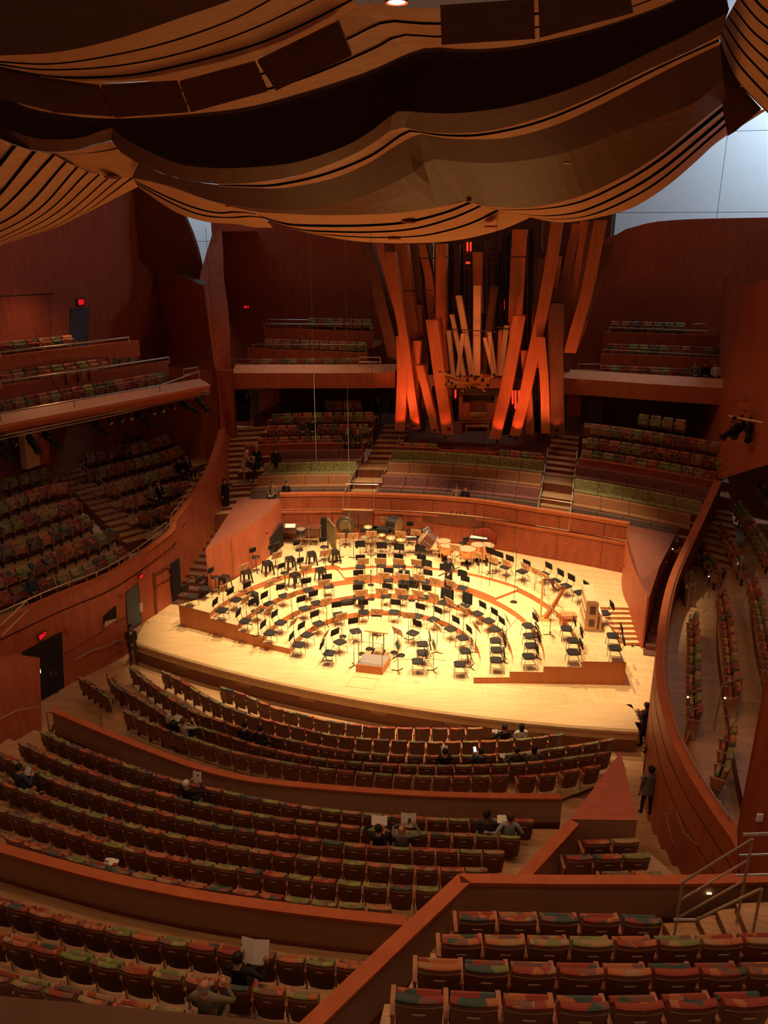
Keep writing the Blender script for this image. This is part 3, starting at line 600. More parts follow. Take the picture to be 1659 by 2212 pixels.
# right rear wall with its rising curved top edge
tops=[(1335,505),(1352,495),(1370,490),(1395,483),(1420,478.5),(1460,475),(1500,473),(1560,471.5),(1640,470),(1700,469)]
tw=[T(a,b,24.2) for a,b in tops]; tw=[T(1230,530,24.2),T(1300,520,24.2)]+tw
MB().loft([[Vector((v.x,v.y,4)) for v in tw],tw]).loft([tw,[v+Vector((UX,UY,0))*.3 for v in tw]]).obj('wall_rear_right',M['fir'],kind='structure',label='broad red fir wall behind the right rear balcony')
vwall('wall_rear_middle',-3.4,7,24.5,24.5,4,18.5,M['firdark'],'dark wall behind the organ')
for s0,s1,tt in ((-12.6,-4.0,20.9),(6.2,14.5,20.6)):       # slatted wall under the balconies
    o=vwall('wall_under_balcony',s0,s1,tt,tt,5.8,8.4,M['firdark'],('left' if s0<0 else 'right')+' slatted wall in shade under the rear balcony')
    sl=MB()
    for i in range(16): sl.box(Wd((s0+s1)/2,tt-.03,6.0+i*.15),(s1-s0,.04,.07),Matrix.Rotation(math.atan2(VY,VX),3,'Z'))
    sl.obj('slats',M['firdark'],o,kind='stuff')
tquad('door_5',[(542,842),(558,842),(558,906),(542,906)],20.6,M['greywall'],'pale grey door at the left end under the left rear balcony',.05)
tquad('door_6',[(823,845),(838,845),(838,910),(823,910)],20.6,M['greywall'],'pale grey door beside the organ under the left rear balcony',.05)
tquad('door_7',[(1270,862),(1304,862),(1302,912),(1270,912)],20.2,M['greywall'],'grey door beside the organ under the right rear balcony',.05)
tquad('door_8',[(505,842),(538,842),(538,910),(505,910)],20.6,M['doordark'],'dark opening behind the usher at the left end',.05)
exit_sign(T(533,663,22.4),RS,.40,.24,'small dim red exit sign on the red wall over the left rear balcony')
# curved wall ends beside the rear windows ("fins")
fl=[(460,500),(442,560),(430,610),(442,655),(455,730),(470,830),(476,930),(474,978)]; fr=[(478,493),(482,540),(484,600),(492,660),(497,730),(499,810),(501,870),(502,945)]
ft=[16.5,15.6,14.6,14.2,13.8,13.2,12.6,11.8]; frt=[17.5,17.2,16.9,16.6,16.2,15.6,14.9,14.0]
A=[T(a,b,t) for (a,b),t in zip(fl,ft)]; B=[T(a,b,t) for (a,b),t in zip(fr,frt)]; Dp=[v+Vector((v.x-.4,v.y,0)).normalized()*7 for v in B]
MB().loft([cat(A,24),cat(B,24),cat(Dp,24)],flip=True).add([A[0],B[0],Dp[0],A[0]+Vector((UX,UY,0))*7],[(0,1,2,3)],0).obj('wall_left_fin',M['fir'],kind='structure',label='tall curving wall edge between side terrace and rear balcony',smooth=False)
f2=[(1613,617),(1599,704),(1588,765),(1576,827),(1567,880),(1556,960),(1546,1038)]
A=[T(a,b,t) for (a,b),t in zip(f2,(15,15,14.9,14.7,14.4,13.2,11.8))]
B=[T(1800,b,4.5) for b in (560,704,765,827,870,920,960)]; D=[v+Vector((UX,UY,0))*8 for v in A]
MB().loft([cat(D,20),cat(A,20),cat(B,20)]).obj('wall_right_fin',M['fir'],kind='structure',label='tall dark red wall at the right beyond the side terrace',smooth=False)
# left side: walls above the side balcony
def sp(px,py,s): 
    r=ray(px,py); ds=(0-OX)*VX+(0-OY)*VY; dr=r.x*VX+r.y*VY; return Vector((0,0,CAMZ))+r*((s-ds)/dr)
SW=-18.4
def squad(nm,pts,s,mat,lb,th=.1,par=None,lab=None):
    f=[sp(a,b,s) for a,b in pts]; g=[v-Vector((VX,VY,0))*th for v in f]; k=len(f)
    o=MB().add(f+g,[tuple(range(k)),tuple(range(2*k-1,k-1,-1))]+[(i,(i+1)%k,k+(i+1)%k,k+i) for i in range(k)]).obj(nm,mat,par)
    if par is None: o['kind']='structure'; o['label']=lb
    return o
wlb=squad('wall_left_upper',[(-150,330),(330,330),(350,560),(356,800),(-150,860)],SW,M['fir'],'large plain fir wall behind the left side balcony')
lv=squad('louvre_panel',[(-20,640),(115,633),(113,740),(-20,760)],SW+.06,M['slatgap'],'',.05,wlb)
sl=MB(); 
for i in range(28):
    y=637+i*3.7; a,b=sp(-20,y+6,SW+.1),sp(115,y,SW+.1); c=Vector((0,0,-.055)); sl.add([a,b,b+c,a+c],[(0,1,2,3)])
sl.obj('slats',M['fir'],lv,kind='stuff')
squad('door_9',[(154,665),(193,664),(190,752),(152,752)],SW+.08,M['door'],'blue-grey door in the wall behind the left side balcony')
p=sp(174.5,652.5,SW+.12); exit_sign(p,RV,.5,.38,'bright red exit sign over the blue-grey balcony door')
# dark wall with sloping top, then the tall curved wall against the window
E0,E1=sp(335,573,SW),T(440,617,13.6); bot0,bot1=Vector((E0.x,E0.y,3)),Vector((E1.x,E1.y,3))
c3=T(474,960,12); 
MB().add([E0,E1,T(455,730,13.4),T(470,830,13),c3,Vector((c3.x,c3.y,3)),bot0],[(0,1,2,3,4,5,6)],0).add([E0,E1,E1+Vector((UX,UY,0))*.5+Vector((0,0,.1)),E0+Vector((UX,UY,0))*.5+Vector((0,0,.1))],[(0,1,2,3)],1).obj('wall_left_return',[M['firdark2'] if 'firdark2' in M else M['fir'],M['greywall']],kind='structure',label='dark red return wall with a sloping top edge at left')
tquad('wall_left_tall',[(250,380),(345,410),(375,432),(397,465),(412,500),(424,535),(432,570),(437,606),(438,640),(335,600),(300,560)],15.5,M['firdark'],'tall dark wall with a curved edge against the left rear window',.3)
# left side balcony tiers
def side_tier(nm,pxtop,pxbot,z,lb,mat=None):
    a=Qs(pxtop,z); zb=z-.75
    b=up(a,zb); inn=[p for p in off(a,.12)]     # run near->far, left normal is -s (away from the stage)
    mb=MB().loft([b,a],0).loft([a,inn],0).loft([inn,up(inn,zb)],1); mb.add([b[-1],a[-1],inn[-1],Vector((inn[-1].x,inn[-1].y,zb))],[(0,1,2,3)],0)
    return mb.obj(nm,[mat or M['fir'],M['firdark']],kind='structure',label=lb)
side_tier('wall_side_balcony',[(-40,838),(0,833),(180,806),(363,779)],0,10.6,'second parapet of the left side balcony')
side_tier('wall_side_balcony',[(-40,774),(0,769),(150,752),(300,735)],0,11.7,'highest parapet of the left side balcony')
fa=Qs([(-60,908),(0,896),(150,869),(300,842),(432,818)],9.75); fb_=[p+Vector((VX,VY,0))*.55-Vector((0,0,.28)) for p in fa]; fc=[p+Vector((VX,VY,0))*.5-Vector((0,0,.42)) for p in fa]; fd=[p-Vector((0,0,.9))-Vector((VX,VY,0))*.3 for p in fa]
o=MB().loft([off(fa,.1),fa,fb_],2).loft([fb_,fc],0).loft([fc,fd],0).loft([off(fa,.1),[p-Vector((0,0,.9)) for p in off(fa,.1)]],1).add([fa[-1],fb_[-1],fc[-1],fd[-1]],[(0,1,2,3)],0).obj('balcony_side_left',[M['fir'],M['firdark'],M['plasterfir']],kind='structure',label='sloping ledge of the lowest left side balcony')
MB().loft([fd,[Vector((SW*VX+OX,0,0))*0+Wd(SW,ST(p)[1],8.85) for p in fa]],0).obj('soffit',M['firdark'],o)
sp_floor=[( -13.2,9.0),(-14.4,10.0),(-15.4,11.0)]
for z,pts in ((8.95,[(0,896),(432,818)]),(9.85,[(0,845),(363,790)]),(10.95,[(0,781),(300,747)])):
    a=Qs(pts,z); b=[Wd(SW,ST(p)[1],z) for p in a]; MB().prism([xy(a[0]),xy(a[1]),xy(b[1]),xy(b[0])],z-.1,z).obj('floor_side_balcony',M['firdark'],kind='structure')
for pts,z,lb in (([(-20,896.5),(0,893),(160,865),(345,833),(430,802)],10.05,'steel rail along the lowest left side balcony'),([(-20,827),(0,824),(180,800),(365,772)],10.85,'steel rail along the middle left side balcony'),([(-20,763),(0,760.5),(150,744),(278,729)],11.95,'steel rail along the highest left side balcony')):
    P=Qs(pts,z); rail('balcony_rail',P,.035,lb,[[v,v-Vector((0,0,.3))] for v in P[1:]])
P=Qs([(396,798),(428,793)],10.3); rail('balcony_rail',P,.02,'small end rail at the far end of the left side balcony',[[v,v-Vector((0,0,.5))] for v in P],'steel',[[v-Vector((0,0,.25)) for v in P]])
# lighting pipe with spotlights under the left side balcony
P=Qs([(-60,956),(0,942),(130,915),(250,890),(380,859),(452,843)],8.95)
pipe_e=rail('lighting_pipe',P,.04,'twin steel lighting pipe slung below the left side balcony',[],'steel',[[v-Vector((0,0,.13)) for v in P]])
# ------------------------------------------------ right side balcony end with spotlights
bb=Q3([(1595,865,9.4),(1700,893,9.4)]); MB().prism([xy(bb[0]),xy(bb[1]),xy(bb[1]+Vector((3,2,0))),xy(bb[0]+Vector((3,2,0)))],9.1,9.4).obj('balcony_side_right',M['rail'],kind='structure',label='end of a fir balcony ledge at the right picture edge')
# blue-white windows behind the hall corners
M['win']=plain('window_wall_white',(.80,.83,.86),.7,0,.05,2)
M['winjoint']=plain('window_joint',(.25,.28,.32),.8)
def window(nm,s0,s1,z0,z1,t,ns,nz,lb):
    g=grp(nm,lb); dx,dz=(s1-s0)/ns,(z1-z0)/nz; rot=Matrix.Rotation(math.atan2(VY,VX),3,'Z')
    for i in range(ns):
        for j in range(nz): MB().box(Wd(s0+dx*(i+.5),t,z0+dz*(j+.5)),(dx-.03,.08,dz-.03),rot).obj('panel',M['win'],g)
    MB().box(Wd((s0+s1)/2,t+.08,(z0+z1)/2),(s1-s0+.4,.06,z1-z0+.4),rot).obj('backing',M['winjoint'],g)
window('window_2',7.2,31.2,13.1,31.1,29.5,4,4,'tall pale blue daylit wall panels behind the right rear corner')
window('window_3',-28,-13.6,13.0,27,28.5,5,5,'pale blue daylit wall panels behind the left rear corner')
lamp('AREA','daylight_right',Wd(21,24.8,27.5),2300,(.62,.82,1),sx=10,sy=3,target=Wd(19,29.5,20.5))
lamp('AREA','daylight_left',Wd(-19,22,26),900,(.62,.82,1),sx=8,sy=3,target=Wd(-19,28.5,16))
# large fir wall in front at the right edge
a=[Q(1645,1540,6.9),Q(1597,1803,6.9)]; b=[a[0]+Vector((6,0,0)),a[1]+Vector((6,0,0))]
f=[sp(1646,1540,9.8),sp(1597,1803,9.8),sp(1800,1803,9.8),sp(1800,1200,9.8)]
tq=[T(1659,1470,-12.2),T(1596,1806,-12.2),T(1597,1895,-12.2),T(1860,1895,-12.2),T(1860,1470,-12.2)]
o=MB().add(tq,[(0,1,2,3,4)]).add([v+Vector((UX,UY,0))*-.0+Vector((.05,.2,0)) for v in tq],[(4,3,2,1,0)]).obj('wall_near_right',M['fir'],kind='structure',label='plain red-brown fir wall at the right picture edge')
v=T(1641,1766,-12.25); tag(MB().box(v,(.11,.05,.16)).obj('wall_card',M['white']),'small white card on the red-brown wall at the right edge','card')

# closing walls at the sides, under the side balconies and at the terrace ends
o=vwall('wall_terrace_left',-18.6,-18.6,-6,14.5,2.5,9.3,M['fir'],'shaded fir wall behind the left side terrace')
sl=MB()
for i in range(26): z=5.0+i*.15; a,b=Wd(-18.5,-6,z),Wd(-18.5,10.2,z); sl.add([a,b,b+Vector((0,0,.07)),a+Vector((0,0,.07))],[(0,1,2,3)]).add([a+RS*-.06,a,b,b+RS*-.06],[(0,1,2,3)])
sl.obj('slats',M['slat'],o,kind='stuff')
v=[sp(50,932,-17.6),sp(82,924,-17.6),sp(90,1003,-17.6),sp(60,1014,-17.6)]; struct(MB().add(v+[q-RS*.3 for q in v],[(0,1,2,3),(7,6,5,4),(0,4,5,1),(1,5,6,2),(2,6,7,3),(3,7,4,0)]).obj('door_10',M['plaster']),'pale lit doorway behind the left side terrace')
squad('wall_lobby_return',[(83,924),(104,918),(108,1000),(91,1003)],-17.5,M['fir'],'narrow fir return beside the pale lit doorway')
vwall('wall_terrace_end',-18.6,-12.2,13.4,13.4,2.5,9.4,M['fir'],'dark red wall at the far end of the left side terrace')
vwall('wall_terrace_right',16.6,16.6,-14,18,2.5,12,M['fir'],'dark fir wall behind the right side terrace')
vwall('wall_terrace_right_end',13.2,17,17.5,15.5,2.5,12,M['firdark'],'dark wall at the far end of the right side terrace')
# spotlights on the left pipe and the right cluster
def spotlight(v,big,az,lb):
    e=empty('stage_spotlight',v,az,lb,'spotlight','spotlights under the side balconies'); s_=1.35 if big else .85
    MB().tube([(0,0,0),(0,0,-.12*s_)],.02,5).add([(-.14*s_,0,-.12*s_),(.14*s_,0,-.12*s_),(.14*s_,0,-.42*s_),(.12*s_,0,-.42*s_),(.12*s_,0,-.15*s_),(-.12*s_,0,-.15*s_),(-.12*s_,0,-.42*s_),(-.14*s_,0,-.42*s_)],[(0,1,2,3,4,5,6,7)]).box((0,0,.0),(.08*s_,.08*s_,.1*s_)).obj('yoke',M['blackmetal'],e)
    rt=Matrix.Rotation(2.1,3,'X'); c=(0,0,-.40*s_); L=.62*s_ if big else .30*s_
    MB().lathe([(.06*s_,-L*.5),(.11*s_,-L*.42),(.12*s_,0),(.10*s_,L*.1),(.09*s_,L*.6),(.115*s_,L*.62),(.115*s_,L*.72)],12,c,rt,cap=True).obj('barrel',M['blackmetal'],e)
    MB().lathe([(.10*s_,L*.735),(.10*s_,L*.745)],12,c,rt).obj('lens',M['steel'] if not big else M['blackplastic'],e)
names=['at the left picture edge','second from the left','third from the left, small','fourth from the left, paired','fifth from the left, with wide barn doors','sixth, large, below the middle of the ledge','seventh, small','eighth, small','ninth, small','tenth, large','eleventh, small','twelfth, small','thirteenth, small','fourteenth, large double','rightmost of the left pipe']
for i,(x,y,big) in enumerate([(-6,944,1),(4,942,1),(24,938,0),(66,928,1),(104,920,1),(212,898,1),(235,893,0),(257,888,0),(279,884,0),(303,878,1),(328,873,0),(348,868,0),(370,863,0),(402,854,1),(433,847,1)]):
    spotlight(Q(x,y,8.93),big,1.2+R.uniform(-.5,.5),'black theatre spotlight hanging from the left pipe, '+names[i])
for i,(x,y,lb) in enumerate([(1586,903,'leftmost of the right cluster'),(1602,900,'second of the right cluster'),(1622,905,'third of the right cluster'),(1648,908,'at the right picture edge')]):
    spotlight(Q(x,y,8.95),1,-1.2+.4*i,'black theatre spotlight under the right balcony end, '+lb)
P=Q3([(1575,898,8.98),(1700,922,8.98)]); rail('lighting_pipe',P,.035,'lighting pipe at the right picture edge',[])
for x,y,z,lb in [(157,967,5.9,'lit sphere-like lamp by the left terrace entry'),(156,1005,5.2,'low step lamp at the top of the left terrace stair')]:
    v=Q(x,y,z); tag(MB().lathe([(.03,-.03),(.05,0),(.03,.03)],8,v).obj('step_lamp',M['glowdim']),lb,'lamp')
for i,(x,y,z) in enumerate([(1453,1186,3.9),(1438,1214,3.4),(1422,1266,2.6),(1411,1307,2.0),(1392,1377,1.3),(1595,1218,4.2),(1531,1245,3.8),(1486,1506,3.9),(1566,1508,4.2),(1653,1484,4.6),(1491,1558,3.5)]):
    v=Q(x,y,z); tag(MB().lathe([(.02,-.02),(.035,0),(.02,.02)],8,v).obj('step_lamp',M['glowdim']),f'{ORD[i]} tiny step lamp from the top on the right stairs and terrace','lamp','tiny step lamps on the right side')
v=Q(1532,1930,7.3); tag(MB().box(v,(.07,.02,.02)).obj('step_lamp',M['glowdim']),'small glowing step lamp under the railing right of the cross parapet','lamp')
v=onwall(86,1450,.12); tag(MB().box(v,(.05,.05,.14)).obj('wall_light_strip',M['glowdim']),'small glowing light at the edge of the dark exit doorway','lamp')

f=[sp(86,1421,-10.3),sp(91,1592,-10.2),sp(-70,1650,-10.3),sp(-70,1452,-10.5)]; g=[v-RS*.9 for v in f]
struct(MB().add(f+g,[(0,1,2,3),(7,6,5,4),(0,4,5,1),(1,5,6,2),(2,6,7,3),(3,7,4,0)]).obj('wall_left_near',M['fir']),'plain fir wall left of the dark exit doorway at the picture edge')
pts=[sp(a,b,-10.1) for a,b in [(-10,1556),(2,1551),(38,1534),(86,1526)]]
rail('wall_handrail',pts,.018,'dim handrail on the left wall near the picture edge',[[pts[2],pts[2]-RS*.15]])
for i in range(4):
    a=[Q(40-i*18,1560+i*14,.25+i*.28),Q(125-i*12,1555+i*16,.25+i*.28)]; z=.25+i*.28; u=Vector((UX,UY,0))*-.9; P=[xy(a[0]),xy(a[1]),xy(a[1]+u),xy(a[0]+u)]
    MB().prism(P,-.2,z-.02,1).prism(P,z-.02,z,0).obj('step',[M['floor'],M['firdark']],ms)
# ================================================= CEILING (billowing fir sails, slots between their boards)
def c2(pts,n=48): return [(v.x,v.y) for v in cat([Vector((a,b,0)) for a,b in pts],n)]
def tc(pts,t): return [T(a,b,t) for a,b in pts]
def sail(lb,curves,mat='firceil',g=2.4,back=True,n=48,nm='ceiling'):
    """curves: (pixel points, t) from near to far; boards between them, a dark backing shows in the slots"""
    cs=[(c2(p,n),t) for p,t in curves]; g_=grp(nm,lb)
    if back:
        MB().loft([tc(c,t+.35) for c,t in cs]).obj('slot_backing',M['slot'],g_)
    for i in range(len(cs)-1):
        (a,ta),(b,tb)=cs[i],cs[i+1]
        ga=0 if i==0 else g; gb=0 if i==len(cs)-2 else g
        def mix(c,d,k): 
            out=[]
            for (x,y),(u,v) in zip(c,d):
                L=math.hypot(u-x,v-y); f=min(k/L,.5) if L>1e-6 else 0; out.append((x+(u-x)*f,y+(v-y)*f))
            return out
        A=mix(a,b,ga); B=mix(b,a,gb); mbb=[((x+u)/2,(y+v)/2) for (x,y),(u,v) in zip(A,B)]
        L1,L2,L3=tc(A,ta),tc(mbb,(ta+tb)/2),tc(B,tb)
        e=[v+(v-Vector((0,0,CAMZ))).normalized()*.12 for v in L1]; f=[v+(v-Vector((0,0,CAMZ))).normalized()*.12 for v in L3]
        MB().loft([e,L1,L2,L3,f]).obj('board',M[mat],g_,smooth=False)
    return g_
cB=[(-40,195),(0,205),(60,232),(140,248),(240,256),(400,247),(540,230),(680,192),(800,152),(879,116),(930,102),(1000,106),(1080,103),(1165,90),(1300,57),(1440,8),(1560,-50)]
cB2=[(-40,258),(0,270),(60,290),(110,296),(180,290),(240,267),(265,290),(300,312),(380,350),(440,360),(500,362),(580,358),(640,350),(700,332),(760,308),(820,268),(858,238),(930,243),(1000,242),(1100,228),(1200,200),(1300,160),(1400,110),(1480,70),(1575,20)]
cC=[(-40,286),(0,300),(60,322),(110,328),(160,325),(238,303),(265,333),(300,352),(360,378),(420,392),(480,398),(560,393),(640,380),(720,352),(780,325),(829,293),(858,273),(900,282),(960,288),(1040,285),(1120,268),(1200,243),(1300,200),(1400,150),(1480,115),(1556,76)]
A0=[(-40,124),(0,120),(120,113),(250,85),(400,35),(500,0),(600,-45)]
A1=[(-40,130),(0,134),(100,139),(200,128),(350,96),(500,44),(620,-20)]
A2=[(-40,133),(0,139),(100,150),(250,142),(400,112),(550,60),(675,0),(740,-30)]
A3=[(-40,136),(40,155),(125,167),(250,165),(350,150),(525,105),(640,60),(760,0)]
A4=[(-40,140),(80,163),(200,178),(330,174),(420,160),(540,130),(650,83),(775,10)]
sail('striped fir sail at the top left of the ceiling',[(A0,-13),(A1,-12.4),(A2,-11.8),(A3,-11.2),(A4,-10.6)])
# dark upper sail above it
sail('dim brown sail at the top left corner',[([(-60,-60),(200,-80),(420,-90)],-16),([(-60,60),(120,45),(300,10),(420,-30)],-14),(A0,-13)],'void',0,False)
# lower striped surface running behind the flaps, kinked at the crease
K1=[(80,163),(200,178),(330,174),(540,130),(650,83),(775,10),(860,17),(951,17),(1100,6),(1300,-15),(1450,-60)]
K2=[(60,185),(200,205),(400,195),(600,150),(745,87),(829,48),(900,50),(951,51),(1100,38),(1300,5),(1450,-40)]
K3=[(40,205),(200,232),(400,225),(560,197),(665,165),(800,108),(864,77),(951,80),(1100,68),(1300,35),(1450,-15)]
sail('striped fir sail with a crease at the top centre',[(K1,-10.6),(K2,-10.1),(K3,-9.6),(cB,-9.0)],'firceil',2.6)
# black louvred band
g_=sail('black louvred gap between the upper and middle sails',[(cB,-9.0),(cB2,-5.6)],'void',0,False)
cb,cb2=c2(cB,60),c2(cB2,60); mb=MB()
for k in range(1,16):
    f=k/16; row=[(a[0]*(1-f)+b[0]*f,a[1]*(1-f)+b[1]*f) for a,b in zip(cb,cb2)]; P=tc(row,-9.0+3.4*f-.06); mb.loft([P,[v-Vector((0,0,.10)) for v in P]])
mb.obj('slats',M['void'],g_,kind='stuff')
M['brownband']=M['flap']
sail('plain dim lower edge of the middle sail',[(cB2,-5.6),(cC,-5.0)],'flap',0,False)  # dim band, its shade painted with the dark flap wood
D1=[(470,400),(540,402),(600,399),(700,377),(800,337),(872,288),(900,284),(960,292),(1040,291),(1150,268),(1250,230),(1350,182),(1450,133),(1554,86)]
D0=[(470,398),(560,393),(640,380),(720,352),(780,325),(829,293),(858,273),(900,282),(960,288),(1040,285),(1120,268),(1200,243),(1300,200),(1400,150),(1480,115),(1556,76)]
D2=[(470,402),(560,406),(620,405),(720,385),(800,350),(850,318),(900,290),(915,290),(960,298),(1020,301),(1100,297),(1200,270),(1300,225),(1400,172),(1480,131),(1556,96)]
sail('narrow lit fir sail edge across the middle of the ceiling',[(D0,-5.0),(D1,-4.7),(D2,-4.4)],'firceil',2.6)
sail('small lit striped fir piece at the left crease',[([(115,330),(180,322),(238,304)],-5),([(150,332),(200,330),(258,320)],-4.8),([(180,336),(230,336),(278,333)],-4.6)],'firceil',2.0)
E1_=[(440,430),(500,442),(560,450),(650,453),(750,436),(829,405),(900,368),(930,344),(1000,350),(1080,352),(1200,335),(1300,302),(1400,262),(1500,222),(1562,170)]
D2b=[(278,333),(300,352),(360,378),(420,392),(480,400),(560,406),(620,405),(720,385),(800,350),(850,318),(900,290),(915,290),(960,298),(1020,301),(1100,297),(1200,270),(1300,225),(1400,172),(1480,131),(1556,96)]
E1b=[(285,383),(340,393),(400,412),(440,430),(500,442),(560,450),(650,453),(750,436),(829,405),(900,368),(930,344),(1000,350),(1080,352),(1200,335),(1300,302),(1400,262),(1500,222),(1562,170)]
sail('broad shaded underside of the middle sail',[(D2b,-4.4),(E1b,-2.6)],'firshade',0,False)
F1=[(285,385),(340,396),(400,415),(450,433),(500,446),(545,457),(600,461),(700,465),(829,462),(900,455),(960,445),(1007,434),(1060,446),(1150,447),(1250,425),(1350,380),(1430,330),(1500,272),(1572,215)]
sail('shaded crescent under the middle sail',[(E1b,-2.6),(F1,-1.0)],'firshade2',0,False)
# lowest billows
G0=[(545,457),(600,461),(700,465),(829,462),(900,455),(960,445),(1007,434)]
G1=[(560,466),(617,484),(700,488),(800,487),(880,480),(960,460),(1016,438)]
G2=[(568,471),(640,495),(720,501),(820,501),(900,493),(980,470),(1040,444)]
G3=[(575,475),(650,499),(740,510),(830,513),(920,508),(1010,485),(1080,452)]
G4=[(590,478),(650,499),(700,510),(760,520),(830,525),(900,525),(960,522),(1010,515),(1060,503),(1100,490),(1145,470)]
sail('lowest striped fir billow over the stage',[(G0,-1.0),(G1,.3),(G2,1.6),(G3,2.8),(G4,4.0)],'firceil',3.4)
H0=[(1007,434),(1060,446),(1150,447),(1250,425),(1350,380),(1430,330),(1500,272),(1572,215)]
H1=[(1030,443),(1090,453),(1180,450),(1260,434),(1350,392),(1430,342),(1510,278),(1578,222)]
H2=[(1080,455),(1130,463),(1190,466),(1260,455),(1350,415),(1430,365),(1520,292),(1590,232)]
H3=[(1110,463),(1150,470),(1205,474),(1280,464),(1370,425),(1440,380),(1530,303),(1596,245)]
H4=[(1145,470),(1205,480),(1260,476),(1350,455),(1400,430),(1450,395),(1500,352),(1540,315),(1570,293),(1660,235)]
sail('striped fir billow rising to the right over the organ',[(H0,-1.0),(H1,.3),(H2,1.6),(H3,2.8),(H4,4.0)],'firceil',3.6)
I0=[(285,383),(340,396),(400,415),(450,433),(500,446),(545,457)]
I1=[(292,392),(360,425),(420,449),(470,460),(510,458),(555,462)]
I2=[(296,398),(370,438),(430,463),(490,470),(540,467),(568,470)]
I3=[(300,405),(350,440),(390,463),(450,480),(510,484),(545,491),(590,492)]
sail('small striped fir billow at the left under the middle sail',[(I0,-1.0),(I1,.6),(I2,1.8),(I3,3.2)],'firceil',2.2)
sail('tan facet between the left wall sail and the billow',[([(115,332),(180,336),(278,333),(300,352)],-4.6),([(115,334),(160,356),(210,375),(240,382),(285,383)],-3.2)],'firceil',0,False)
# side sails
def side(lb,lines,ts):
    cs=[(c2(p,14),t) for p,t in zip(lines,ts)]; g_=grp('ceiling_side',lb)
    for i in range(len(cs)-1):
        (a,ta),(b,tb)=cs[i],cs[i+1]; a2=[(x+(u-x)*.09,y+(v-y)*.09) for (x,y),(u,v) in zip(a,b)]; b2=[(u+(x-u)*.09,v+(y-v)*.09) for (x,y),(u,v) in zip(a,b)]
        MB().loft([tc(a2,ta),tc(b2,tb)]).obj('board',M['firceil'],g_)
    MB().loft([tc(c,t+.3) for c,t in cs]).obj('slot_backing',M['slot'],g_)
LL=[[(-90,260),(-60,280),(-5,296)],[(-90,400),(-20,375),(32,315)],[(-90,470),(-20,440),(75,327)],[(-90,500),(0,455),(117,334)],[(-90,520),(40,460),(142,350)],[(-90,540),(70,463),(167,361)],[(-70,548),(90,466),(190,371)],[(-50,546),(110,468),(214,377)],[(-20,536),(125,475),(238,381)],[(0,531),(140,478),(262,383)],[(0,528),(150,479),(285,384)],[(0,525),(120,490),(200,455),(300,405)]]
side('striped fir sail curving down at the left wall',LL,[-6+ (i*.55) for i in range(12)])
RR=[[(1552,75),(1570,130),(1600,185),(1690,275)],[(1556,66),(1598,142),(1690,240)],[(1563,50),(1608,115),(1690,200)],[(1572,34),(1618,92),(1690,160)],[(1583,15),(1630,72),(1700,125)],[(1595,-8),(1640,45),(1700,90)],[(1615,-20),(1650,20),(1700,50)],[(1640,-40),(1700,10),(1750,20)]]
side('striped fir sail curving down at the right wall',RR,[-1.5-i*.6 for i in range(8)])
sail('narrow dim end piece beside the right wall sail',[([(1500,-40),(1530,-20),(1552,0)],-6),([(1575,20),(1562,50),(1556,76)],-4.5)],'flap',0,False) if 0 else None
tqc=tc([(1556,76),(1570,130),(1600,185),(1645,235),(1618,258),(1590,283),(1572,294),(1562,240),(1554,150)],-1.2); MB().add(tqc,[tuple(range(9))]).obj('ceiling_end',M['flap'],kind='structure',label='dim brown end where the sails meet the right wall')
# hanging adjustable flaps
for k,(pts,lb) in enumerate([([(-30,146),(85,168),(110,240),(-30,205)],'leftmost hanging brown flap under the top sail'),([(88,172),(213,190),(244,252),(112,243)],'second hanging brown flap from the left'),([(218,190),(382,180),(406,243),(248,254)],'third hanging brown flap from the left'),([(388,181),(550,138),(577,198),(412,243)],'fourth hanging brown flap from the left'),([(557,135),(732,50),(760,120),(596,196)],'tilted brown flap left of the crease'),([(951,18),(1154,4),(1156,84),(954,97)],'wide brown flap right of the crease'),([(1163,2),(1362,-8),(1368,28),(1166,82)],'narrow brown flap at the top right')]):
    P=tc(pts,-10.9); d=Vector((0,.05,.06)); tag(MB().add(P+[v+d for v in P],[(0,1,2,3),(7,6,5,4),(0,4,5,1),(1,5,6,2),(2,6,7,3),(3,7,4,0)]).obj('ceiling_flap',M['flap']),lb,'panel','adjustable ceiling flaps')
# downlights in the billows; a glowing crescent and spot stand in for highlights
for (a,b,t,lit,lb) in [(857,4,-10.6,1,'glowing recessed downlight at the very top of the ceiling'),(760,490,1.0,0,'dark oval opening left of centre in the lowest billow'),(882,480,.2,0,'pale rimmed recessed lamp near the middle of the lowest billow'),(1060,489,3.0,0,'pale rimmed recessed lamp at the right of the lowest billow'),(852,515,2.9,0,'thin dark opening at the bottom of the lowest billow'),(645,484,.6,0,'small slot lamp at the left of the lowest billow'),(1224,351,-2.7,1,'tiny bright crescent put in as a highlight under the shaded sail'),(493,445,-1.1,1,'small glowing spot put in as a highlight at the foot of the left sail'),(1012,434,-1.1,1,'small lit lamp where two billows meet'),(243,383,-3.3,0,'small lamp at the left facet')]:
    v=T(a,b,t)-Vector((0,.04,.03)); e=empty('ceiling_lamp_glint',v,0,lb,'lamp'); big=.2 if lit and a==857 else .07 if lit else .22
    MB().lathe([(big*.7,.05),(big,.0),(big*1.05,.06)],14,(0,0,0)).obj('rim',M['fir'] if not lit else M['rail'],e); MB().lathe([(big*.72,.01),(big*.72,.04)],12).obj('lens',M['lampglow'] if lit else M['blackmetal'],e)
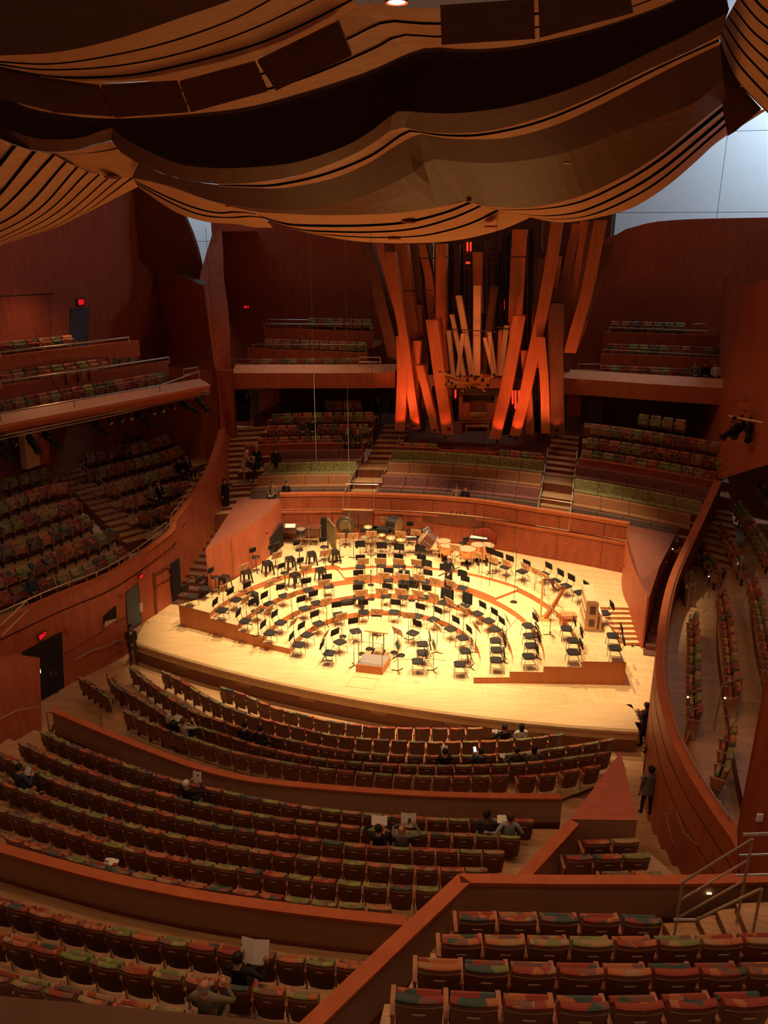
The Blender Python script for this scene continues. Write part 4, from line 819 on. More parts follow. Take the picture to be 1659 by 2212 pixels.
# thin hanging cables
for a,b,b0,t0,c,d,t1,lb in [(799,-20,0,-9.5,806,1300,2.0,'long thin cable hanging before the centre of the stage'),(668,470,0,1,680,1000,2.2,'left of two thin bright cables before the rear balcony'),(745,470,0,1.2,756,1195,2.2,'right of two thin bright cables before the rear balcony'),(1076,440,0,0,1053,1270,2.0,'thin cable hanging right of the stage centre'),(444,490,0,3,470,900,3.2,'thin cable hanging before the left wall edge')]:
    P,Q_=T(a,b,t1),T(c,d,t1); Q_=Vector((P.x,P.y,Q_.z)); tag(MB().tube([P,Q_],.009,4).obj('hanging_cable',M['steel'] if a in(668,745) else M['blackmetal']),lb,'cable')
# ================================================= ORGAN
og=bpy.data.objects.new('pipe_organ',None); C.objects.link(og); og.location=Wd(.8,16,5.68); og['label']='large pipe organ of leaning square fir pipes like scattered chips, lit red from below'; og['category']='organ'
ogi=og.location.copy()
def OC(x,y): return (780+x/3.072,450+y/3.072)        # enlarged survey detail -> survey coordinates
def opipe(pts,w,t,mat,tt=None,depth=None,nm='organ_pipe',close=True):
    """square wooden pipe through (x,y) detail points; t at foot, tt at top"""
    tt=t if tt is None else tt; n=len(pts); P=[]
    for i,(x,y) in enumerate(pts):
        f=(pts[0][1]-y)/max(1,pts[0][1]-pts[-1][1]); P.append(T(*OC(x,y),t+(tt-t)*f))
    P=cat(P,6 if n>2 else 2); ww=w/3.072/FPX*45*.5*1.18; d=(depth or ww*1.0)
    L=[p-RS*ww for p in P]; R_=[p+RS*ww for p in P]; F=Vector((UX,UY,0))
    b1=[v+F*2*d for v in R_]; b2=[v+F*2*d for v in L]
    mb=MB().loft([L,R_,b1,b2,L]); mb.add([L[0],R_[0],b1[0],b2[0]],[(0,1,2,3)]).add([v-Vector((0,0,.12)) for v in (L[-1],R_[-1],b1[-1],b2[-1])],[(3,2,1,0)],1)
    mb.v=[tuple(Vector(v)-ogi) for v in mb.v]
    o=mb.obj(nm,[M[mat],M['doordark']],og); return o
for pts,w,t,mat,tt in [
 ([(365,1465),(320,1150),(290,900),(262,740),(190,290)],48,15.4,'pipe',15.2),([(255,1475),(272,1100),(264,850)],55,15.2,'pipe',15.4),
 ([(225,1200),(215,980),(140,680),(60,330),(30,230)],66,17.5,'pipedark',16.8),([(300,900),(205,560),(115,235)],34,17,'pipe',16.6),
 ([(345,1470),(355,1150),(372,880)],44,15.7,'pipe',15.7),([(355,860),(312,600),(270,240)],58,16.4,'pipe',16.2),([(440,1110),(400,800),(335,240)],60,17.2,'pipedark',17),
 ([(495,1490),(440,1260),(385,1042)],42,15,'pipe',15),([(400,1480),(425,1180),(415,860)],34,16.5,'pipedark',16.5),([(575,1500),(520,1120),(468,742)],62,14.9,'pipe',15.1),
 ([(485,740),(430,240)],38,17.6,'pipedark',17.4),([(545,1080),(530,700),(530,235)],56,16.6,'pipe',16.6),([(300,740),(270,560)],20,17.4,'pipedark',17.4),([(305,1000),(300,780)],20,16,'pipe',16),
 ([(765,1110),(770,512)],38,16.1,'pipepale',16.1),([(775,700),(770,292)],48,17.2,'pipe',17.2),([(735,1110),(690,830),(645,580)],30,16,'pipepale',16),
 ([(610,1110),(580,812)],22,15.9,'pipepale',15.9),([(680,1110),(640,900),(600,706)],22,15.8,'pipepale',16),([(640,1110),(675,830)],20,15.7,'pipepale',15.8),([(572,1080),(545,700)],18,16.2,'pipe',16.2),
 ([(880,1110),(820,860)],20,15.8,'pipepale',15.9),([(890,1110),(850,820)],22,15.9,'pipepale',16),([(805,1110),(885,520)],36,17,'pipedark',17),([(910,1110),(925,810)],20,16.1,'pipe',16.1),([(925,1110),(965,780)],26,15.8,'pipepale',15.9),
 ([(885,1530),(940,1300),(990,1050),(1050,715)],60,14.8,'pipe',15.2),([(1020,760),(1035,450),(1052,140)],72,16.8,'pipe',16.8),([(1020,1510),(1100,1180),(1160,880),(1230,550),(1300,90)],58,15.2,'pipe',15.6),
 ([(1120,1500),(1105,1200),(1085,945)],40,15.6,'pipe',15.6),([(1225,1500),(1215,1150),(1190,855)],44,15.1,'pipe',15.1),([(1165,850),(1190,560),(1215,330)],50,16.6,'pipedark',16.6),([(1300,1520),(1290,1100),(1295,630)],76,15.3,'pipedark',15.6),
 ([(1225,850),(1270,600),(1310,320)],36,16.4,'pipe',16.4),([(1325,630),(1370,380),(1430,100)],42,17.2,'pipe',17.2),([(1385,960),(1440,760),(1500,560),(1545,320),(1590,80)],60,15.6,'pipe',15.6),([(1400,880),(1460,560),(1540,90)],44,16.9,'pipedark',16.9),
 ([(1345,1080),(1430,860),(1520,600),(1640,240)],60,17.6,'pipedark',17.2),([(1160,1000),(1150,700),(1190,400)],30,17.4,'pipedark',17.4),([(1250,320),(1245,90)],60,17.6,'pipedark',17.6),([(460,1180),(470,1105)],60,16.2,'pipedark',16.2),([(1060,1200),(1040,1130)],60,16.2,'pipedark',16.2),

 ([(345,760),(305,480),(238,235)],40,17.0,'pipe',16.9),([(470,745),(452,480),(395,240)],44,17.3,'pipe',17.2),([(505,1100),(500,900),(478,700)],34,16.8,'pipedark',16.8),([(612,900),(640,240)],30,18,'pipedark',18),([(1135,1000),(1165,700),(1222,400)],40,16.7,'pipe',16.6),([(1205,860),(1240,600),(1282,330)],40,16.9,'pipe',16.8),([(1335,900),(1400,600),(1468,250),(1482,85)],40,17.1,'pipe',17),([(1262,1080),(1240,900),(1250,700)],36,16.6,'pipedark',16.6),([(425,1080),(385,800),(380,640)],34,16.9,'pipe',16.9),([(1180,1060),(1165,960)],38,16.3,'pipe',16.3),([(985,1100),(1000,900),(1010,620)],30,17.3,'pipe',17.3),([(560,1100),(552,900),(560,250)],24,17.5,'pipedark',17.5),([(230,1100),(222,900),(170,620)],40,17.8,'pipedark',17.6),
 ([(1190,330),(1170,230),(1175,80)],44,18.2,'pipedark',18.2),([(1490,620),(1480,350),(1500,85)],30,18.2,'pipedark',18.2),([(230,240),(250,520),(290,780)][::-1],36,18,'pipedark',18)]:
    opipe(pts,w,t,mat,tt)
for x0,y0,x1,y1,w in [(610,1110,605,240,18),(640,1080,640,260,16),(668,1080,672,250,20),(700,1090,700,400,14),(735,980,740,230,14),(820,980,805,210,22),(850,520,850,330,10),(905,820,910,300,30),(940,780,935,180,22),(965,780,968,180,26),(995,1080,990,160,22),(1085,960,1090,300,24),(1115,960,1120,150,16),(1135,850,1140,120,16),(380,700,375,240,26),(410,620,420,250,22),(455,900,470,250,14),(1345,640,1340,320,20),(1240,640,1250,340,16),(590,1050,585,240,14),(1010,1130,1050,900,16)]:
    P=[T(*OC(x0,y0),18.6)-ogi,T(*OC(x1,y1),18.6)-ogi]; MB().tube(P,w/3.072/FPX*45*.5,8).obj('metal_pipe',M['pipemetal'],og)
for x,y0,y1 in [(595,1200,1400),(612,1200,1400),(630,1200,1400),(950,1330,1500),(968,1330,1500),(990,1340,1520),(1330,1250,1480),(1350,1250,1460),(335,1000,1460),(440,1250,1400),(1160,1180,1480),(1180,1150,1490)]:
    P=[T(*OC(x,y1),17.2)-ogi,T(*OC(x,y0),17.2)-ogi]; MB().tube(P,.09,8).obj('metal_pipe',M['pipemetal'],og)
for k in range(16):     # swell shutters behind
    y=240+k*36
    for xa,xb in ((690,740),(815,915)):
        a,b=T(*OC(xa,y),20)-ogi,T(*OC(xb,y+4),20)-ogi; MB().add([a,b,b+Vector((0,0,.22)),a+Vector((0,.1,.22))],[(0,1,2,3)]).obj('shutter',M['pipedark'],og)
for a,b in [((265,550),(480,543)),((380,330),(500,330)),((560,325),(720,322)),((940,325),(1100,322)),((590,800),(900,822)),((900,790),(990,800)),((590,1410),(860,1410))]:
    P=[T(*OC(*a),15.8)-ogi,T(*OC(*b),15.8)-ogi]; MB().tube(P,.03,5).obj('cross_bar',M['blackmetal'],og)
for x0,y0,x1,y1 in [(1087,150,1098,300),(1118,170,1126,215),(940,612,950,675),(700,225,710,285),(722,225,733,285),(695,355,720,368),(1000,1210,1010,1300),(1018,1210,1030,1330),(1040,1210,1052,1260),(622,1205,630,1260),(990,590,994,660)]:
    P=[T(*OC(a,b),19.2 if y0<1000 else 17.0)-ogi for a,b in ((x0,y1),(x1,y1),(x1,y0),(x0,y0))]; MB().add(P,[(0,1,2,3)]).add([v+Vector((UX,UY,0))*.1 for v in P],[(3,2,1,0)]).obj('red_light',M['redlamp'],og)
# case above the console
def obox(x0,y0,x1,y1,t,d,mat,nm): 
    P=[T(*OC(a,b),t)-ogi for a,b in ((x0,y1),(x1,y1),(x1,y0),(x0,y0))]; F=Vector((UX,UY,0))*d
    return MB().add(P+[v+F for v in P],[(0,1,2,3),(7,6,5,4),(0,4,5,1),(1,5,6,2),(2,6,7,3),(3,7,4,0)]).obj(nm,M[mat],og)
obox(555,1125,950,1195,16.0,1.2,'pipe','case_beam'); obox(650,1200,920,1238,16.2,.8,'pipedark','console_canopy')
obox(650,1238,672,1500,16.3,.6,'pipe','console_post'); obox(888,1238,915,1500,16.3,.6,'pipe','console_post'); obox(672,1238,888,1480,17.0,.1,'brownwood','console_back')
obox(672,1290,722,1400,16.5,.5,'pipe','stop_panel'); obox(835,1290,888,1400,16.5,.5,'pipe','stop_panel'); obox(724,1275,835,1345,16.9,.1,'pipe','music_desk')
for k in range(4): obox(722-k*2,1352+k*14,838+k*2,1362+k*14,16.75-k*.12,.12,'pipepale','keyboard')
obox(660,1400,900,1425,16.2,.3,'pipe','key_table'); obox(690,1440,850,1452,15.9,.35,'pipepale','bench_top'); obox(690,1452,705,1500,15.95,.3,'pipe','bench_leg'); obox(835,1452,850,1500,15.95,.3,'pipe','bench_leg')
obox(735,1240,740,1300,16.0,.05,'brass','console_lamp') if 0 else None
obox(330,1440,360,1450,15.1,.1,'doordark','pipe_mouth'); obox(478,1468,500,1476,14.95,.1,'doordark','pipe_mouth'); obox(570,1460,595,1468,14.85,.1,'doordark','pipe_mouth'); obox(1205,1495,1240,1502,15.05,.1,'doordark','pipe_mouth'); obox(1290,1465,1308,1480,15.2,.1,'doordark','pipe_mouth')
# horizontal trumpets
c0=T(*OC(775,1172),15.6)-ogi
for x,y,dt in [(520,1085,-1.3),(655,1115,-1.0),(705,1140,-.9),(580,1145,-1.4),(562,1170,-1.4),(600,1160,-1.5),(730,1110,-.6),(758,1128,-.7),(805,1090,-.5),(808,1140,-.9),(885,1105,-.9),(842,1175,-1.2),(705,1197,-1.0),(755,1195,-1.1),(660,1220,-1.0),(830,1225,-1.0),(735,1190,-1.3),(625,1185,-1.2),(690,1205,-1.1)]:
    e=T(*OC(x,y),15.6+dt)-ogi; d=(e-c0); tr=MB().tube([c0,c0+d*.5,c0+d*.85,e],[.03,.045,.06,.11],8,cap=False).obj('trumpet_pipe',M['brass'],og); MB().tube([e-d*.02,e-d*.03],.095,8).obj('bell_mouth',M['doordark'],tr)
# red uplights at the feet
for i,(x,y,tx,ty,t,pw) in enumerate([(285,1478,265,1150,14.6,420),(385,1472,345,1200,14.9,420),(560,1510,520,1100,14.3,460),(905,1535,940,1200,14.2,620),(1025,1515,1070,1250,14.6,520),(1298,1500,1290,1200,14.7,300),(240,1478,240,900,14.8,260)]):
    a=T(*OC(x,y),t); b=T(*OC(tx,ty),t+1.3); lamp('SPOT','organ_uplight',a,pw*.17,(1,.16,.05),.06,b,70,.8)
    tag(MB().lathe([(.05,0),(.08,.05),(.08,.14),(.06,.14)],10,a-Vector((0,0,.16)),None).obj('uplight',M['blackmetal']),ORD[i]+' small red uplight from the left at the feet of the organ pipes' if i<6 else 'extra red uplight hidden at the outer left foot of the organ','lamp','organ uplights')
for s,t,z,pw in [(-3.4,12.6,6.4,850),(4.4,12.4,6.4,850),(.8,12,15.3,500)]:
    lamp('SPOT','organ_wash',Wd(s,t,z),pw,(1,.22,.07),.3,Wd(.6+s*.6,17.5,13.0 if z<9 else 8),78,1)
# ================================================= THEATRE SEATS
def seat_parts(low=False,down=False):
    """local: faces +Y, origin on the floor under the backrest; returns [(name, MB, material key)]"""
    n=3 if low else 7; r=[]
    def pan(prof,w0,w1,bow,th=0):
        cs=[]
        for (y,z),f in prof:
            wd=w0+(w1-w0)*f; cs.append([Vector((wd*(-.5+i/(n-1)),y-bow*(1-(2*i/(n-1)-1)**2),z)) for i in range(n)])
        return cs
    sh=pan([((.035,.20),0),((.0,.45),.6),((-.045,.70),1),((-.075,.845),1)],.44,.50,.035); mb=MB().loft(sh)
    back=[[v+Vector((0,.03,0)) for v in c] for c in sh]; 
    if not low: mb.loft([sh[-1],back[-1]]).loft(back[::-1]); [mb.loft([[c[e] for c in sh],[c[e] for c in back]],flip=(e==0)) for e in (0,-1)]
    r.append(('back_shell',mb,'seatback'))
    bk=pan([((.07,.34),0),((.035,.60),1),((-.02,.86),1),((-.045,.885),1),((-.07,.875),1),((-.065,.80),1)],.46,.495,.03); bf=pan([((.06,.34),0),((.085,.60),1),((.05,.83),1),((.005,.885),1)],.46,.495,.02)
    mb=MB().loft(bf[::-1]).loft([bf[-1],bk[3]]).loft([bk[3],bk[4],bk[5]][::-1] if 0 else [bk[3],bk[4],bk[5]]); 
    for e in (0,-1): P=[c[e] for c in bf]+[bk[3][e],bk[4][e],bk[5][e],Vector((bk[5][e].x,.03,.34))]; mb.add(P,[tuple(range(len(P)))])
    r.append(('backrest',mb,'F'))
    if not low:
        r.append(('piping',MB().tube([v+Vector((0,-.006,.012)) for v in bk[5]],.007,4),'plate'))
        r.append(('number_plate',MB().box((0,-.112,.725),(.135,.008,.02),Matrix.Rotation(.2,3,'X')),'plate'))
    if down: mb=MB().box((0,.33,.44),(.47,.46,.10),Matrix.Rotation(.08,3,'X')); mb.box((0,.33,.38),(.44,.42,.04))
    else:
        cu=[[Vector((x,y,z)) for x in (-.235,-.08,.08,.235)] for y,z in ((.10,.40),(.12,.725),(.16,.745),(.205,.72),(.19,.40),(.10,.40))]
        mb=MB().loft(cu); [mb.add([c[e] for c in cu[:5]],[(0,1,2,3,4)]) for e in (0,-1)]
    r.append(('seat_cushion',mb,'F'))
    mb=MB().box((-.28,.13,.61),(.055,.36,.035)); mb.add([(-.30,-.03,.60),(-.26,-.03,.60),(-.26,.0,.30),(-.30,.0,.30),(-.30,.28,.60),(-.26,.28,.60),(-.26,.26,.30),(-.30,.26,.30)],[(0,1,2,3),(7,6,5,4),(0,3,7,4),(1,5,6,2),(3,2,6,7)])
    r.append(('armrest',mb,'seatarm'))
    mb=MB().box((-.28,.10,.16),(.035,.10,.30)); 
    if not low: mb.box((-.28,.10,.01),(.05,.28,.02))
    r.append(('foot',mb,'chrome' if not low else 'seatside'))
    return r
def compile_seat(down):
    out=[]
    base=seat_parts(False,down); shared={nm:mb.mesh(nm,M[k]) for nm,mb,k in base if k!='F'}
    for F in FAB:
        out.append([(nm,(shared[nm] if k!='F' else mb.mesh(nm,F)),[]) for nm,mb,k in base])
    return out
SEAT_UP=compile_seat(False); SEAT_DOWN=compile_seat(True)
def proj(v):
    y=v.y*math.cos(PITCH)-(v.z-CAMZ)*math.sin(PITCH); w_=-v.y*math.sin(PITCH)-(v.z-CAMZ)*math.cos(PITCH)
    return (829.5+FPX*v.x/y,1106+FPX*w_/y,y)
SEATS=[]   # dict(p, rz, row, idx, n)
TRE=[]
def run_row(line,ztop,label,pitch=.565,side=1,skip=(),n=None,zf=None):
    """line: seat-back line; the stage is at its left for side=1"""
    L=sum((line[i+1]-line[i]).length for i in range(len(line)-1)); n=n or max(1,int(round(L/pitch)))
    pts=cat(line,2*n+1); z=(ztop-.885) if zf is None else zf
    for i in range(n):
        p=pts[2*i+1]; d=(pts[2*i+2]-pts[2*i]); d.z=0; d.normalize(); nrm=Vector((-d.y,d.x,0))*side
        if i in skip: continue
        q=Vector((p.x,p.y,z))+nrm*.09; SEATS.append(dict(p=q,rz=math.atan2(nrm.y,nrm.x)-PI/2,row=label,idx=i,n=n,nrm=nrm))
def line2(pts,ztop,n=9): return cat(Qs(pts,ztop),max(n,len(pts)))
def extend(L,a,b):
    d0=(L[0]-L[1]).normalized(); d1=(L[-1]-L[-2]).normalized(); return [L[0]+d0*a]+L+[L[-1]+d1*b]
def tread_group(nm,lb,rows,ea,eb,front=.95,mat='floor',depth=.5,back=None):
    """rows: list of (line, floor z) from the stage outwards"""
    g=grp(nm,lb); B=None
    for i,(L,z) in enumerate(rows):
        E=cat(extend(up(L,z),ea,eb),14)
        if B is None: B=off(E,front)
        bk=off(E,-.16 if i<len(rows)-1 or back is None else -back); f=up(B,z); b=up(bk,z)
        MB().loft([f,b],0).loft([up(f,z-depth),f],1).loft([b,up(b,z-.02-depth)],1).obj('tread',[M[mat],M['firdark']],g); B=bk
    return g
# ---- front section
G=[('front row below the stage',.85,[(472,1484),(524,1501),(587,1528),(642,1542),(708,1558),(771,1567),(838,1573),(980,1575),(1045,1574)]),
('second row below the stage',.92,[(345,1449),(398,1477),(438,1503),(493,1530),(548,1549),(603,1563),(669,1579),(736,1592),(806,1598),(877,1602),(947,1605),(1016,1603),(1089,1601),(1157,1595),(1222,1586)]),
('third row below the stage',1.0,[(275,1439),(311,1470),(351,1499),(403,1532),(450,1550),(501,1567),(563,1587),(618,1597),(689,1612),(759,1624),(830,1630),(908,1634),(980,1634),(1052,1632),(1125,1628),(1175,1621),(1258,1610),(1331,1597)]),
('fourth row below the stage',1.08,[(226,1455),(250,1485),(297,1509),(336,1534),(387,1563),(446,1577),(508,1597),(579,1618),(645,1632),(724,1644),(802,1650),(881,1654),(922,1655),(1000,1655),(1074,1653),(1154,1648),(1226,1639),(1324,1625)]),
('fifth row below the stage',1.16,[(262,1534),(324,1565),(407,1595),(469,1616),(532,1632),(602,1646),(673,1658),(747,1667),(826,1674),(908,1678),(987,1679),(1067,1677),(1103,1676)])]
for lb,z,p in G: run_row(line2(p,z,12),z,lb,.575)
run_row(line2([(168,1464),(200,1485),(231,1506)],1.16),1.16,'short row at the left end before the lower parapet',.575,n=5)
run_row(line2([(1122,1679),(1160,1677)],1.2),1.2,'loose pair right of the fifth row',.6,n=1); run_row(line2([(1165,1676),(1208,1672)],1.2),1.2,'loose pair right of the fifth row ',.6,n=1)
run_row(line2([(1215,1670),(1258,1662),(1305,1654)],1.2),1.2,'short row beside the triangular wedge',.62,n=2)
tread_group('floor_front_section','floor under the front seats',[(line2(G[k][2],G[k][1],12),[.0,.03,.1,.18,.26][k]) for k in range(2,5)],.3,.3,.5,back=.62)
# ---- middle section
G=[('first row behind the lower parapet',2.15,[(83,1580),(126,1601),(181,1623),(264,1652),(336,1677),(416,1697),(495,1714),(567,1730),(656,1745),(749,1756),(837,1764),(930,1771),(1019,1773),(1107,1774),(1156,1775)]),
('second row behind the lower parapet',2.38,[(34,1603),(90,1629),(173,1663),(253,1692),(314,1708),(390,1728),(466,1746),(549,1762),(639,1775),(732,1785),(791,1793),(888,1800),(977,1805),(1078,1808),(1128,1811)]),
('third row behind the lower parapet',2.62,[(-60,1606),(0,1634),(130,1694),(202,1716),(275,1739),(358,1761),(445,1782),(536,1797),(631,1811),(732,1823),(783,1830),(888,1836),(989,1841),(1093,1844)]),
('fourth row behind the lower parapet',2.86,[(-60,1665),(0,1692),(43,1708),(144,1746),(224,1770),(307,1793),(398,1813),(492,1830),(588,1847),(694,1859),(795,1870),(901,1878),(1002,1882),(1057,1883)]),
('fifth row behind the lower parapet',3.1,[(-60,1730),(0,1752),(61,1772),(141,1797),(224,1824),(318,1846),(419,1866),(521,1882),(626,1897),(740,1910),(850,1920),(951,1925)]),
('last row against the upper parapet',3.34,[(4,1808),(83,1836),(170,1863),(264,1887),(394,1912),(542,1934),(690,1955),(850,1966)])]
MIDL=[]
for lb,z,p in G: L=line2(p,z,12); MIDL.append((L,z-.885)); run_row(L,z,lb,.567)
tread_group('floor_middle_section','stepped floor under the middle seats',MIDL,1.4,1.6,.75,back=.9)
# ---- near left section
G=[('first row behind the upper parapet',4.5,[(-45,1941),(12,1958),(63,1971),(118,1986),(173,2000),(232,2013),(291,2026),(352,2036),(415,2047),(481,2057),(546,2067),(612,2075),(679,2083),(745,2090),(790,2094)]),
('second row behind the upper parapet',4.95,[(-60,2013),(2,2031),(61,2048),(126,2064),(190,2079),(257,2095),(327,2108),(399,2120),(470,2131),(544,2142),(614,2152),(690,2160)]),
('nearest row at the bottom left',5.4,[(-50,2105),(29,2127),(97,2144),(169,2161),(238,2176),(312,2190),(390,2204),(470,2216)])]
NL=[]
for lb,z,p in G: L=line2(p,z,12); NL.append((L,z-.885)); run_row(L,z,lb,.56)
tread_group('floor_near_left','stepped floor under the nearest left seats',NL,1.0,1.2,1.5,back=.9)
# ---- near right block
G=[('front row of the near right block',7.7,[(987,1986),(1100,1987),(1251,1990),(1342,1991),(1437,1995)],5),
('second row of the near right block',8.15,[(951,2038),(1135,2040),(1319,2043),(1519,2040),(1705,2034)],8),
('third row of the near right block',8.6,[(898,2091),(1101,2100),(1302,2105),(1514,2105),(1722,2102)],8),
('nearest row at the bottom right',9.1,[(846,2161),(1084,2174),(1317,2181),(1558,2174),(1680,2170)],7)]
NR=[]
for lb,z,p,n in G: L=line2(p,z,12); NR.append((L,z-.885)); run_row(L,z,lb,.56,n=n)
tread_group('floor_near_right','stepped floor under the nearest right seats',NR,.35,.3,.95,back=.9)
run_row(line2([(1263,1823),(1387,1818)],5.05),5.05,'front pair of the sunken box',.6,n=2); run_row(line2([(1223,1856),(1410,1852)],5.15),5.15,'three seats of the sunken box',.6,n=3)
run_row(line2([(1305,1893),(1436,1890)],5.25),5.25,'rear pair of the sunken box behind the cross parapet',.6,n=2)
# ---- left side terrace, rows run far -> near so that the stage is at their left
G=[('lowest row of the left terrace',4.0,[(262,1178),(241,1187),(205,1208),(169,1218),(139,1238),(72,1252),(33,1265),(-50,1297)]),
('second row of the left terrace',4.4,[(241,1138),(196,1159),(169,1169),(133,1181),(102,1198),(60,1217),(18,1230),(-60,1262)]),
('third row of the left terrace',4.8,[(187,1111),(169,1118),(142,1127),(90,1150),(42,1169),(9,1175),(-60,1203)]),
('fourth row of the left terrace',5.2,[(160,1074),(132,1088),(105,1093),(75,1104),(18,1121),(-60,1150)]),
('fifth row of the left terrace',5.6,[(145,1040),(102,1047),(69,1056),(15,1076),(-60,1105)]),
('highest row of the left terrace',6.0,[(99,1008),(81,1012),(39,1024),(0,1034),(-60,1052)])]
TL=[]
for lb,z,p in G: L=line2(p,z,8); TL.append((L,z-.885)); run_row(L,z,lb,.57)
tread_group('floor_left_terrace','stepped floor of the left side terrace',TL,.2,1,.95,back=1.2)
G=[('lowest row beyond the left terrace stair',4.0,[(374,1093),(353,1091),(325,1103),(295,1112)]),
('second row beyond the left terrace stair',4.4,[(404,1037),(346,1052),(301,1067),(262,1076)]),
('third row beyond the left terrace stair',4.8,[(405,996),(371,1005),(331,1016),(280,1032),(223,1050)]),
('fourth row beyond the left terrace stair',5.2,[(385,962),(364,970),(328,981),(286,991),(250,1000),(184,1018)]),
('fifth row beyond the left terrace stair',5.6,[(360,938),(337,945),(286,960),(250,961),(229,970),(157,985)]),
('highest row beyond the left terrace stair',6.0,[(330,906),(271,925),(229,936),(196,940),(160,948)])]
TL2=[]
for lb,z,p in G: L=line2(p,z,8); TL2.append((L,z-.885)); run_row(L,z,lb,.57)
tread_group('floor_left_terrace_far','stepped floor of the far left side terrace',TL2,1.6,.25,1.2,back=1.5)
gg=grp('stairs','wooden aisle stair with steel rails in the left side terrace')
sa=Q(300,1165,3.1); sb=Q(140,1010,5.15); n=14; dd=(sb-sa); hd=Vector((dd.x,dd.y,0)).normalized(); sd=Vector((-hd.y,hd.x,0))
for i in range(n):
    f=(i)/n; a=sa+dd*f; b=sa+dd*((i+1.15)/n); z=a.z
    P=[xy(a+sd*.62),xy(a-sd*.62),xy(b-sd*.62),xy(b+sd*.62)]; MB().prism(P,z-.6,z-.02,1).prism(P,z-.02,z,0).obj('step',[M['floor'],M['firdark']],gg)
for k,(pts,lb) in enumerate([([(132,1013),(153,1028),(155,1068)],'highest on the near side'),([(170,1043),(191,1058),(193,1100)],'second on the near side'),([(210,1073),(231,1089),(232,1130)],'third on the near side'),([(250,1105),(270,1120),(271,1163)],'lowest on the near side'),([(172,1002),(190,1015),(192,1055)],'highest on the far side'),([(209,1030),(229,1046),(230,1083)],'second on the far side'),([(247,1060),(267,1076),(268,1115)],'third on the far side'),([(286,1091),(306,1107),(307,1130)],'fourth on the far side'),([(325,1121),(333,1127),(334,1143)],'lowest on the far side')]):
    z=[5.9,5.3,4.75,4.2,6.2,5.6,5.0,4.45,4.0][k]; a=Q(*pts[0],z); b=Q(*pts[1],z-.42); rail('stair_rail',[a,b],.02,f'{lb.split()[0]} short steel rail {" ".join(lb.split()[1:])} of the left terrace stair',[[a,a-Vector((0,0,.85))],[b,b-Vector((0,0,.85))]])
# rails on top of the left and right parapets
P=[v+Vector((0,0,.30)) for v in off(PARL,.2)][:26]; rail('parapet_rail',P,.022,'long thin steel rail following the curved left terrace parapet',[[v,v-Vector((0,0,.3))] for v in P[::2]])
P=[v+Vector((0,0,.16)) for v in off(PARR,-.2)][2:34]; rail('parapet_rail',P,.022,'long thin steel rail following the curved right terrace parapet',[[v,v-Vector((0,0,.16))] for v in P[::3]])
a,b=Q(0,1352,4.3),Q(58,1297,4.5); rail('terrace_guard',[a,b],.03,'two-bar steel guard at the left picture edge on the terrace parapet',[[b,b-Vector((0,0,.9))]],'steel',[[a-Vector((0,0,.35)),b-Vector((0,0,.35))]])
a,b,c=Q(328,1150,4.4),Q(360,1128,4.6),Q(362,1130,4.6); rail('terrace_guard',[a,b],.025,'two-bar steel guard at the foot of the left terrace stair',[[a,a-Vector((0,0,.75))],[b,b-Vector((0,0,.5))]],'steel',[[a-Vector((0,0,.35)),b-Vector((0,0,.3))]])
# ---- right side terrace, rows run near -> far
G=[('front row of the near right terrace',3.98,[(1474,1548),(1472,1470),(1475,1400),(1474,1325)],.5),
('second row of the near right terrace',4.4,[(1556,1500),(1553,1430),(1546,1350),(1535,1277)],.5),
('third row of the near right terrace',4.8,[(1641,1490),(1634,1410),(1620,1325),(1600,1250)],.5),
('front row beside the near right wall',4.4,[(1521,1668),(1530,1645),(1540,1600),(1546,1563)],.5),
('outer row beside the near right wall',4.8,[(1583,1792),(1600,1740),(1620,1640),(1636,1545)],.5),
('front row of the far right terrace',3.98,[(1528,1240),(1518,1220),(1503,1200)],.5),
('second row of the far right terrace',4.4,[(1587,1230),(1560,1180),(1528,1133)],.5),
('third row of the far right terrace',4.8,[(1640,1202),(1610,1145),(1572,1088)],.5),
('fourth row of the far right terrace',5.2,[(1680,1130),(1650,1085),(1618,1046)],.5),
('fourth row of the near right terrace',5.2,[(1722,1480),(1715,1400),(1700,1315),(1672,1232)],.5)]
for lb,z,p,o_ in G: L=off(line2(p,z-.2,8),-.52); run_row(L,z,lb,.6)
for k,(z,s0,s1) in enumerate(((3.08,9.9,11.35),(3.5,11.35,12.45),(3.9,12.45,13.6),(4.3,13.6,15.2))):
    g=grp('floor_right_terrace',ORD[k]+' curved level of the right side terrace')
    A=[(s0,-13.2),(s0-.05,-8),(s0+.12,-4),(s0+.35,0),(s0+.9,4),(s0+1.8,7.5),(s0+3.4,12.5)]; B=[(s1,-13.2),(s1-.05,-8),(s1+.12,-4),(s1+.35,0),(s1+.9,4),(s1+1.8,7.5),(s1+3.4,12.5)]
    if k==0: A=[(10.9,-11.2),(10.2,-8.3),(9.75,-4),(9.75,0),(10.5,4.5),(11.6,8.5),(13.5,14)]
    a,b=cat(hw(A,z),20),cat(hw(B,z),20); MB().loft([a,b],0,True).loft([up(a,z-.5),a],1).obj('tread',[M['floor'],M['firdark']],g)
